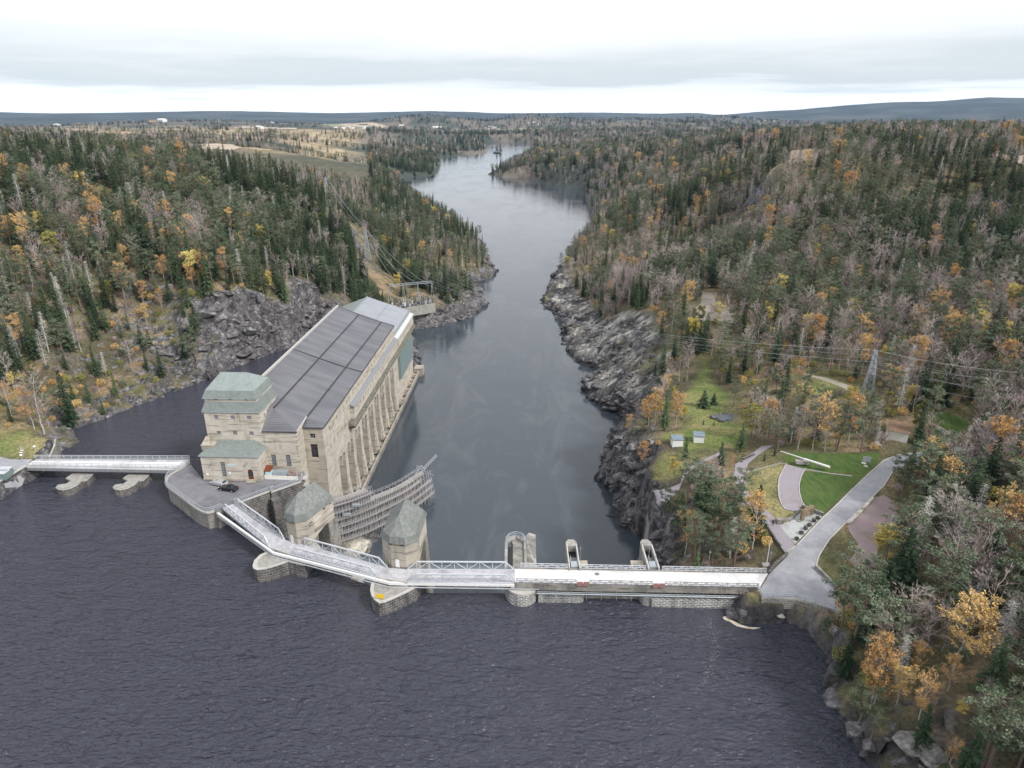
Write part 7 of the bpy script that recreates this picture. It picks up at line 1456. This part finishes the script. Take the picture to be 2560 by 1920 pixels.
# --- where nothing grows
CLEAR = [shelf_poly, PL('M', [(820,1100),(1200,1060),(1230,1150),(900,1180)], -8), PL('F', [(620,640),(900,630),(900,780),(520,800),(520,700)], 2), PL('F', [(930,480),(1110,480),(1110,540),(930,540)], 1),
  PL('O', [(960,1000),(1230,1000),(1230,1340),(960,1300)], 9), PL('O', [(740,780),(900,780),(900,960),(740,960)], 8),
  PL('G', [(0,1340),(620,1440),(700,1620),(560,1600),(0,1500)], 3), PL('F', [(400,1050),(560,1060),(560,1180),(400,1160)], 0),
  PL('X', [(570,560),(720,560),(760,640),(600,650)], 59), PL('G', [(400,1110),(430,980),(530,850),(700,710),(770,900),(760,1160),(640,1260),(560,1270)], 4.6), PL('E', [(1280,540),(1530,520),(1530,640),(1280,640)], 4)]
cand_clear = [s_[3] for s_ in SHEETS]
def allowed(x, y, marg=1.5):
    ok = np.ones(x.shape, bool); du = sdist(U_poly, x, y); dd = sdist(D_poly, x, y); far = np.hypot(x, y) > 500
    ok &= ~((x > -85) & (x < 20) & (y > 105) & (y < 330))
    gz = G(x, y); e = 2.0; sl = np.hypot(G(x+e, y)-G(x-e, y), G(x, y+e)-G(x, y-e))/(2*e)
    nr_ = fbm(x/9, y/9, 3, 7); ok &= (du > np.where((x > 40) & (y < 118), .8, 2.5+2*nr_)) & (dd > np.where(far | ((x > 36) & (y < 182) & (y > 116)), 3, np.where(x > 0, 10+6*nr_, 9+5*nr_)))
    bk = ((x > 36) & (x < 66) & (y < 182) & (y > 116)) | ((x > 44) & (y < 118))
    ok &= (sl < 1.15) | far | bk
    for c in cand_clear:
        cx = np.array([p[0] for p in c]); cy = np.array([p[1] for p in c]); b = (x > cx.min()-3) & (x < cx.max()+3) & (y > cy.min()-3) & (y < cy.max()+3)
        if b.any(): ok[b] &= sdist(c, x[b], y[b]) > marg
    for a_, b_, w_ in ((p1_, p2, 8.5), (p2, sa, 9), (p2, sb, 7)):
        ex, ey = b_[0]-a_[0], b_[1]-a_[1]; t_ = np.clip(((x-a_[0])*ex+(y-a_[1])*ey)/(ex*ex+ey*ey), 0, 1); ok &= np.hypot(x-a_[0]-t_*ex, y-a_[1]-t_*ey) > w_
    for c in CLEAR:
        cx = np.array([p[0] for p in c]); cy = np.array([p[1] for p in c]); b = (x > cx.min()) & (x < cx.max()) & (y > cy.min()) & (y < cy.max())
        if b.any(): ok[b] &= sdist(c, x[b], y[b]) > 0
    return ok
rng = np.random.default_rng(5)
def scatter(r0, r1, cell, seed):
    """jittered grid over the visible sector between two distances"""
    xs = []; hw = r1*.86
    gx, gy = np.meshgrid(np.arange(-hw, hw, cell), np.arange(50, r1*1.02, cell)); gx = gx.ravel()+rng.uniform(-.45,.45,gx.size)*cell; gy = gy.ravel()+rng.uniform(-.45,.45,gy.size)*cell
    d = np.hypot(gx, gy); k = (d >= r0) & (d < r1) & (np.abs(gx) < gy*.84+35); return gx[k], gy[k]
bands = [scatter(60, 330, 3.3, 9), scatter(60, 230, 3.9, 1), scatter(230, 460, 4.2, 2), scatter(460, 900, 5.8, 3), scatter(900, 1900, 11, 4), scatter(1900, 4200, 26, 5), scatter(4200, 7500, 60, 6)]
px0 = np.concatenate([b[0] for b in bands]); py0 = np.concatenate([b[1] for b in bands]); band = np.concatenate([np.full(len(b[0]), i) for i, b in enumerate(bands)])-1; under = band < 0; band = np.maximum(band, 0)
ok = allowed(px0, py0); ok &= ~under | (rng.random(len(px0)) < .42); px0, py0, band, under = px0[ok], py0[ok], band[ok], under[ok]
# open ground: fields show between woods far off; bushy slope at lower left
dd0_ = np.hypot(px0, py0); op = fbm(px0/150, py0/260, 4, 131); gone = (band >= 3) & (dd0_ > 2300) & (op < -.12) & (rng.random(len(px0)) < .75); op2 = fbm(px0/420, py0/230, 3, 133)
plat = (px0 < -.2*py0) & (py0 > 860) & (py0 < 4200); gone |= plat & (op2 < .05)
lowleft = (px0 < -125) & (py0 < 262) & (sdist(U_poly, px0, py0) < 27); gone |= lowleft & ~under & (rng.random(len(px0)) < .5)
park = (px0 > 30) & (px0 < 110) & (py0 > 150) & (py0 < 235); gone |= park & ~under & (rng.random(len(px0)) < .42)
rb = (px0 > 20) & (px0 < 90) & (py0 > 235) & (py0 < 330); gone |= rb & (rng.random(len(px0)) < .35)
px0, py0, band, lowleft, park, under = px0[~gone], py0[~gone], band[~gone], lowleft[~gone], park[~gone], under[~gone]
n_t = len(px0); pz0 = G(px0, py0); dd0 = np.hypot(px0, py0)
# kinds by place
a1 = fbm(px0/45, py0/60, 4, 141); a2 = fbm(px0/30+9, py0/36, 4, 151); a3 = fbm(px0/18+30, py0/22, 3, 161); rr = rng.random(n_t)
left = px0 < -20+.0*py0
KN = ['spruce','pine','bare_tree','birch','dead_spruce','yellow_tree','willow','bush']
wts = np.zeros((n_t, 8))
wts[:,0] = np.where(left, 2.3, 1.3)*np.clip(.7+1.5*a1, .1, 2); wts[:,1] = np.where(left, 1.0, 1.35)*np.clip(.7-.9*a1+.8*a2, .1, 2)
wts[:,2] = np.where(left, .22, 1.3)*np.clip(.7-1.5*a2, .1, 2); wts[:,3] = np.where(left, .045, .10)*np.clip(.6+3.2*a3, .05, 2)
wts[:,4] = np.where(left, .22, .16)*np.clip(.5-2.5*a3, 0, 2); wts[:,5] = .03*np.clip(.4+3*a3, 0, 2); wts[:,6] = .02; wts[:,7] = .05
q = left & (py0 < 330) & (px0 < -120); wts[q,3] *= 2.6; wts[q,4] *= 3.2; wts[q,2] *= 1.6
q = lowleft; wts[q,7] = 2.6; wts[q,3] = .45; wts[q,1] = .3
q = park; wts[q,7] = .9; wts[q,3] = .5; wts[q,2] = .7; wts[q,0] = .25; wts[q,5] = .25; wts[q,6] = .3
q = (~left) & (dd0 < 175) & (py0 < 175); wts[q,1] = 1.9; wts[q,2] = .45; wts[q,3] = .22; wts[q,0] = .35; wts[q,4] = .16; wts[q,7] = .5
q = (px0 > 34) & (px0 < 62) & (py0 < 182) & (py0 > 116); wts[q] = (.3,1.6,.5,.2,.3,0,0,.6)
q = (~left) & (dd0 > 175) & (dd0 < 300) & (px0 > 70); wts[q,2] = 1.4; wts[q,5] = .12; wts[q,3] = .14; wts[q,6] = .14; wts[q,0] = .5
q = (~left) & (dd0 > 380) & (dd0 < 640) & (px0 > 190); wts[q,0] *= 2.2; wts[q,2] *= .6
q = (dd0 > 900) & (px0 > -250); wts[q,0] *= 1.5
q = (dd0 > 900) & (px0 < -250); wts[q,2] *= 4; wts[q,3] *= 1.6
q = (px0 < -.2*py0) & (dd0 > 620); wts[q,2] = 1.3
q = dd0 > 1400; wts[q,3] *= .35; wts[q,5] *= .3; wts[q,2] *= .7
wts[under] = (0,0,0,0,0,0,0,1)
cw = np.cumsum(wts, 1); kd0 = (rr[:,None]*cw[:,-1:] > cw).sum(1)
Hh = np.array([HT[k] for k in KN])[kd0]
sc0 = rng.uniform(.62, 1.12, n_t)*np.where(kd0 == 7, rng.uniform(.6, 1.3, n_t), 1); sc0 *= np.where(band >= 3, 1.15, 1); sc0 *= np.where(lowleft & (kd0 != 7), .62, 1); sc0 *= np.where(park & (kd0 != 7), .75, 1)
sc0 *= np.where((kd0 == 0) & (dd0 < 150), .9, 1); sc0 *= np.where((px0 < -.2*py0) & (py0 > 570), .75, 1); sc0 *= np.where(sdist(D_poly, px0, py0) < 30, .8, 1)
wid = np.where(band == 3, 1.5, np.where(band == 4, 2.2, np.where(band == 5, 3.6, 1.0))); wid = np.where((px0 > 40) & (dd0 < 190) & (kd0 != 7), 1.3, wid); sc0 = np.where((kd0 == 7) & (dd0 < 190) & (px0 > 40), sc0*1.35, sc0)
rot0 = rng.uniform(0, 6.283, n_t); pr0 = rng.integers(0, 100, n_t)
TREES = []      # hand placed: kind, world xyz, scale, prototype, label
def put(kind, k, bx, by, ty, label, pr=0, wfac=1.0, z=None):
    x, y, gz = hit(k, bx, by) if z is None else P(k, bx, by, z)
    gz = float(G(x, y)); r_ = ray(k, bx, ty); v = (r_[2]/math.hypot(r_[0], r_[1])); top = CAM_H+v*math.hypot(x, y); TREES.append((kind, (x, y, gz), max(.15, (top-gz)/HT[kind]), pr, label, wfac))
hand = [
('birch','F',1230,1520,1130,'large orange birch with forked white trunk beside the plum grey path',0),
('pine','F',960,1450,930,'broad grey green pine on the slope left of the big orange birch',1,1.5),('pine','F',780,1600,1240,'dark pine nearest the rear railing of the dam',0),('pine','F',1060,1330,980,'tall pine directly left of the footpath bend',3),
('dead_spruce','F',1010,1500,1310,'pale dead spruce between the pines and the orange birch',0),('dead_spruce','F',560,1560,1290,'pale grey dead tree leaning over the cliff by the last dam pier',1),
('spruce','F',555,600,300,'dark spruce standing among orange birches above the river cliff',1),('birch','F',480,560,305,'tall orange birch left of the dark clifftop spruce',1),('birch','F',640,570,320,'orange birch right of the dark clifftop spruce',2),('birch','F',430,600,370,'small orange birch at the cliff edge',0),
('spruce','F',482,190,60,'narrow dark spruce on the rough ground by the rock shelf',2),('pine','F',695,290,130,'round dark pine at the left edge of the rough meadow',1),('spruce','F',860,425,270,'dense young conifer in the middle of the rough meadow',4,2.0),('spruce','F',935,400,300,'smaller young conifer right beside the dense one in the meadow',4,2.0),
('spruce','F',855,560,525,'tiny spruce sapling left of the pond',0),('spruce','F',935,565,530,'tiny spruce sapling just below the pond',1),('spruce','F',715,820,650,'dark spruce standing between the two white kiosks',1),('yellow_tree','F',630,965,800,'round orange yellow tree below the white kiosks',1),
('spruce','F',1400,800,700,'dark young spruce at the top of the curved path',2),('spruce','F',1322,835,768,'small round spruce inside the curve of the path',3),('birch','F',1075,880,790,'small orange birch beside the upper bend of the path',1),
('willow','F',1220,660,400,'yellow green willow at the left end of the tree row behind the lawn',0),('birch','F',1340,660,400,'golden birch second from the left in the row behind the lawn',0),('bare_tree','F',1580,752,390,'tall leafless birch with white trunk behind the lawn mound',1),('bare_tree','F',1690,760,430,'leafless birch right of the tallest white trunk behind the lawn',3),
('pine','F',1870,765,370,'dark pine left of the broad pine behind the lawn',2,1.3),('pine','F',2060,785,370,'broad dark pine above the right end of the lawn',1),('birch','F',1790,760,330,'bright orange birch left of the dark pines behind the lawn',2),('birch','F',1960,700,350,'yellow orange birch between the two dark pines',1),
('yellow_tree','F',1240,320,220,'orange crowned tree behind the pond',0),('yellow_tree','F',1580,380,240,'yellow tree below the pale track',1),('willow','F',1010,200,40,'yellow green tree with rounded top under the power lines',1),
('pine','G',1145,545,150,'dark spreading pine standing at the bend of the road',1),('birch','G',1280,880,640,'slender orange birch above the yellow leaning tree',0),('yellow_tree','G',1010,1060,790,'yellow tree leaning over the red gravel yard',0,1.5),('spruce','G',1160,1300,790,'tall black green spruce beside the yellow leaning tree',2,1.9),('spruce','G',1010,1370,970,'shorter black green spruce at the foot of the gravel yard',4,2.0),
('yellow_tree','G',1210,1560,1340,'bright yellow tree in the middle of the lower right wood',1),('birch','G',1430,1190,1030,'compact orange tree right of the black green spruces',2),('birch','G',1480,1060,880,'small orange birch above the compact orange tree',0),('yellow_tree','G',1840,640,400,'golden tree deep in the pines at the right',0),('spruce','G',1690,520,160,'tall dark spruce behind the road bend pine',2),('birch','G',2070,1130,900,'orange birch near the right edge of the picture above the bare slope',1),
('bare_tree','G',1300,1190,900,'leafless grey tree beside the black green spruces',1),('pine','G',660,1290,1120,'small dark pine at the corner of the asphalt plaza',3),('birch','G',810,1600,1400,'pale orange birch just outside the plaza wall',0),('yellow_tree','G',950,1520,1330,'sparse yellow tree below the gravel yard',1),
('birch','H',885,1150,620,'tall birch with long white trunk by the lake, left one of a pair',1),('birch','H',915,1115,560,'tall birch with long white trunk by the lake, right one of a pair',0),('birch','H',1300,1255,850,'yellow orange birch with straight white trunk in the lower right wood',1),('birch','H',1105,1125,690,'small orange birch between the lakeside pair and the pines',2),('birch','H',1265,880,580,'orange birch above the fallen grey trunk',0),
('bare_tree','H',1840,1230,830,'white branched bare tree above the rocks at lower right',3),('bare_tree','H',1500,670,370,'white leafless tree over a dark hollow in the lower right wood',1),('birch','H',1860,640,340,'thin brown birch behind the white leafless tree',2),('birch','H',1550,1010,700,'wide orange tree in the centre of the lower right wood',0),('yellow_tree','H',1650,1240,1060,'low golden tree beside the white branched tree',1),('pine','H',1120,1300,1090,'bright green pine by the lake shore at the bottom',3),('pine','H',860,1500,1130,'green pine hanging over the water at the bottom right',0),('birch','H',1560,1640,1380,'orange tree on the pale rocks at the bottom edge',2),
('bare_tree','A',385,660,20,'tall birch with reddish bare top above the left lawn',3),('birch','A',300,600,260,'orange leaved birch behind the reddish one at the left lawn',0),('spruce','A',620,590,60,'big dark spruce at the canal mouth on the left bank',0),('spruce','A',900,480,300,'young spruce on the left bank rocks',1),('bare_tree','A',105,490,120,'thin bare birch at the left edge above the lawn',1),
('birch','L',165,1290,1050,'flame shaped orange birch on the lower left hillside',1),('birch','X',1190,480,320,'large golden tree on the skyline of the left hill',0),('spruce','X',690,500,250,'tall dark spruce beside the black cabin',0),('spruce','X',620,480,230,'brownish tall spruce left of the cabin spruce',3),('yellow_tree','X',760,610,520,'pale yellow tree beside the cabin clearing',1),
]
for h_ in hand: put(*h_)
for px__, k__, lb_ in ((1008,0,'tall dark conifer on the river islet, the left one'),(1032,3,'tall dark conifer on the river islet, the right one')):
    q_ = P('Y', px__, 364, ZT); TREES.append(('spruce', (q_[0], q_[1], ZT+1.5), 1.35, k__, lb_, 2.6))
LABEL = dict(spruce='dark green spruce', pine='grey green pine', bare_tree='leafless grey brown tree', birch='orange leaved birch', dead_spruce='pale dead spruce', yellow_tree='yellow leaved tree', willow='yellow green broadleaf tree', bush='low autumn bush')
CAT = dict(spruce='spruce', pine='pine', bare_tree='bare tree', birch='birch', dead_spruce='dead tree', yellow_tree='tree', willow='tree', bush='bush')
NM = dict(spruce='spruce_tree', pine='pine_tree', bare_tree='bare_tree', birch='birch_tree', dead_spruce='dead_spruce', yellow_tree='yellow_tree', willow='willow_tree', bush='bush')
def zone(x, y):
    d = math.hypot(x, y)
    if x < -20:
        if y < 262 and x < -120: return 'above the canal mouth' if y < 215 else 'behind the left lawn'
        if y < 330 and x > -150: return 'on top of the grey cliff'
        if d < 340: return 'on the hillside facing the canal'
        if x > -75: return 'on the point left of the narrows'
        if x > -140: return 'by the power line cutting'
        if d < 480: return 'near the black cabin'
        return 'on the far left hill'
    if y < 118: return 'in the lakeside wood'
    if y < 150 and x > 60: return 'beside the red gravel yard'
    if x > 30 and x < 62 and y < 178: return 'between the dam and footpath'
    if y < 190 and x > 85: return 'beyond the road bend'
    if y < 240 and x < 112: return 'around the park lawns and kiosks'
    if x > 100 and y < 260: return 'around the right pylon'
    if x < 90 and y < 420: return 'above the pale rock shelf'
    if y < 330: return 'beyond the right power lines'
    if y < 430: return 'halfway up the right hillside'
    if x < 120: return 'by the river narrows'
    return 'near the crest of the right hill'
def rooted(kind, x, y, z, sc, pr, rz, label, group, parts, wf=1.0):
    c, t, j, _ = PROTO[kind][pr % len(PROTO[kind])]
    if parts:
        e = bpy.data.objects.new(NM[kind], None); COL.objects.link(e); e.location = (x, y, z-.1); e.rotation_euler = (0,0,rz); e.scale = (sc*wf, sc*wf, sc)
        for nm, me in (('crown', c), ('trunk', t)): o = bpy.data.objects.new(nm, me); COL.objects.link(o); o.parent = e
    else:
        e = bpy.data.objects.new(NM[kind], j); COL.objects.link(e); e.location = (x, y, z-.1); e.rotation_euler = (0,0,rz); e.scale = (sc*wf, sc*wf, sc)
    return tag(e, label, CAT[kind], group)
rnd = random.Random(77)
for kind, (x, y, z), sc, pr, lab, wf in TREES: rooted(kind, x, y, z, sc, pr, rnd.random()*6.28, lab, None, True, wf)
# keep scattered trees off the hand placed ones and the things
tx = np.array([t_[1][0] for t_ in TREES]); ty_ = np.array([t_[1][1] for t_ in TREES]); 
mind = np.min(np.hypot(px0[:,None]-tx, py0[:,None]-ty_), 1); kp = mind > 2.6
u_, v_, d_ = 1280+FPX*px0/(py0*cP+(CAM_H-pz0)*sP), 960+FPX*((CAM_H-pz0)*cP-py0*sP)/(py0*cP+(CAM_H-pz0)*sP), py0*cP+(CAM_H-pz0)*sP
hpx = Hh*sc0*FPX/d_; inframe = (u_ > -40) & (u_ < 2600) & (v_ > 150) & (v_-hpx < 1960)
CAP = dict(spruce=250, pine=250, bare_tree=250, birch=160, dead_spruce=90, yellow_tree=60, willow=50, bush=160)
def gn_forest(name, kind, ids):
    """one object: points with size and turn, a tree of the kind stood on each"""
    me = bpy.data.meshes.new(name); me.vertices.add(len(ids)); me.vertices.foreach_set('co', np.stack([px0[ids], py0[ids], pz0[ids]-.15], 1).astype(np.float32).ravel())
    a = me.attributes.new('size', 'FLOAT_VECTOR', 'POINT'); a.data.foreach_set('vector', np.stack([sc0[ids]*wid[ids], sc0[ids]*wid[ids], sc0[ids]*(1+.12*(wid[ids]-1))], 1).astype(np.float32).ravel())
    a = me.attributes.new('turn', 'FLOAT_VECTOR', 'POINT'); a.data.foreach_set('vector', np.stack([0*rot0[ids], 0*rot0[ids], rot0[ids]], 1).astype(np.float32).ravel())
    a = me.attributes.new('pick', 'INT', 'POINT'); a.data.foreach_set('value', (pr0[ids] % len(PROTO[kind])).astype(np.int32))
    o = bpy.data.objects.new(name, me); COL.objects.link(o)
    coll = bpy.data.collections.new(kind+'_models')
    for p in PROTO[kind]: coll.objects.link(p[3])
    ng = bpy.data.node_groups.new(name, 'GeometryNodeTree'); ng.interface.new_socket('Geometry', in_out='INPUT', socket_type='NodeSocketGeometry'); ng.interface.new_socket('Geometry', in_out='OUTPUT', socket_type='NodeSocketGeometry')
    n = ng.nodes; l = ng.links; gi = n.new('NodeGroupInput'); go_ = n.new('NodeGroupOutput'); m2p = n.new('GeometryNodeMeshToPoints'); ci = n.new('GeometryNodeCollectionInfo'); ci.inputs[0].default_value = coll; ci.inputs['Separate Children'].default_value = True; ci.inputs['Reset Children'].default_value = True
    iop = n.new('GeometryNodeInstanceOnPoints'); iop.inputs['Pick Instance'].default_value = True
    def na(nm, t): q = n.new('GeometryNodeInputNamedAttribute'); q.data_type = t; q.inputs[0].default_value = nm; return q.outputs[0]
    l.new(gi.outputs[0], m2p.inputs[0]); l.new(m2p.outputs[0], iop.inputs['Points']); l.new(ci.outputs[0], iop.inputs['Instance'])
    l.new(na('pick', 'INT'), iop.inputs['Instance Index']); l.new(na('turn', 'FLOAT_VECTOR'), iop.inputs['Rotation']); l.new(na('size', 'FLOAT_VECTOR'), iop.inputs['Scale']); l.new(iop.outputs[0], go_.inputs[0])
    md_ = o.modifiers.new('trees', 'NODES'); md_.node_group = ng; return o
ni = 0
PLU = dict(birch='orange leaved birches', bush='low autumn bushes', spruce='dark green spruces', pine='grey green pines', bare_tree='leafless grey brown trees', dead_spruce='pale dead spruces', yellow_tree='yellow leaved trees', willow='yellow green broadleaf trees')
ORD = ['first','second','third','fourth','fifth','sixth','seventh','eighth','ninth','tenth','eleventh','twelfth','13th','14th','15th']
for ki, kind in enumerate(KN):
    sel = np.where((kd0 == ki) & kp)[0]; order = sel[np.argsort(-np.where(inframe[sel], hpx[sel], 0))]
    ind = [i for i in order[:CAP[kind]] if inframe[i]]; rest = np.array(sorted(set(sel.tolist())-set(ind)), int)
    zg = {}
    for i in ind: zg.setdefault(zone(px0[i], py0[i]), []).append(i)
    for zn, mem in zg.items():
        mem.sort(key=lambda i: py0[i]); nrow = max(1, round(len(mem)/9)); 
        for r_i in range(nrow):
            row = mem[r_i*len(mem)//nrow:(r_i+1)*len(mem)//nrow]; row.sort(key=lambda i: u_[i])
            for q_i, i in enumerate(row):
                kl = LABEL[kind] if kind != 'bush' else 'low '+('yellow green', 'orange brown', 'leafless brown', 'dark green')[pr0[i] % 4]+' bush'
                ad = 'tall ' if (sc0[i] > .98 and kind != 'bush') else ('small ' if (sc0[i] < .76 and kind != 'bush') else '')
                rw = '' if nrow == 1 else (', front row' if r_i == 0 else (', back row' if r_i == nrow-1 else f', {ORD[r_i]} row'))
                lb = f'{ad}{kl} {zn}'+(f', {ORD[min(q_i, 14)]} from left{rw}' if len(mem) > 1 else '')
                rooted(kind, float(px0[i]), float(py0[i]), float(pz0[i]), float(sc0[i]), int(pr0[i]), float(rot0[i]), lb, f'{PLU[kind]} {zn}', hpx[i] > 150, float(wid[i])); ni += 1
    if len(rest):
        o = gn_forest({'bush': 'undergrowth'}.get(kind, kind+'_wood' if kind != 'bare_tree' else 'leafless_wood'), kind, rest)
        tag(o, f'woods of many {PLU[kind]} spreading over both banks', 'wood' if kind != 'bush' else 'undergrowth', kind='stuff')
print('trees', n_t, 'individual', ni, 'objects', len(bpy.data.objects))
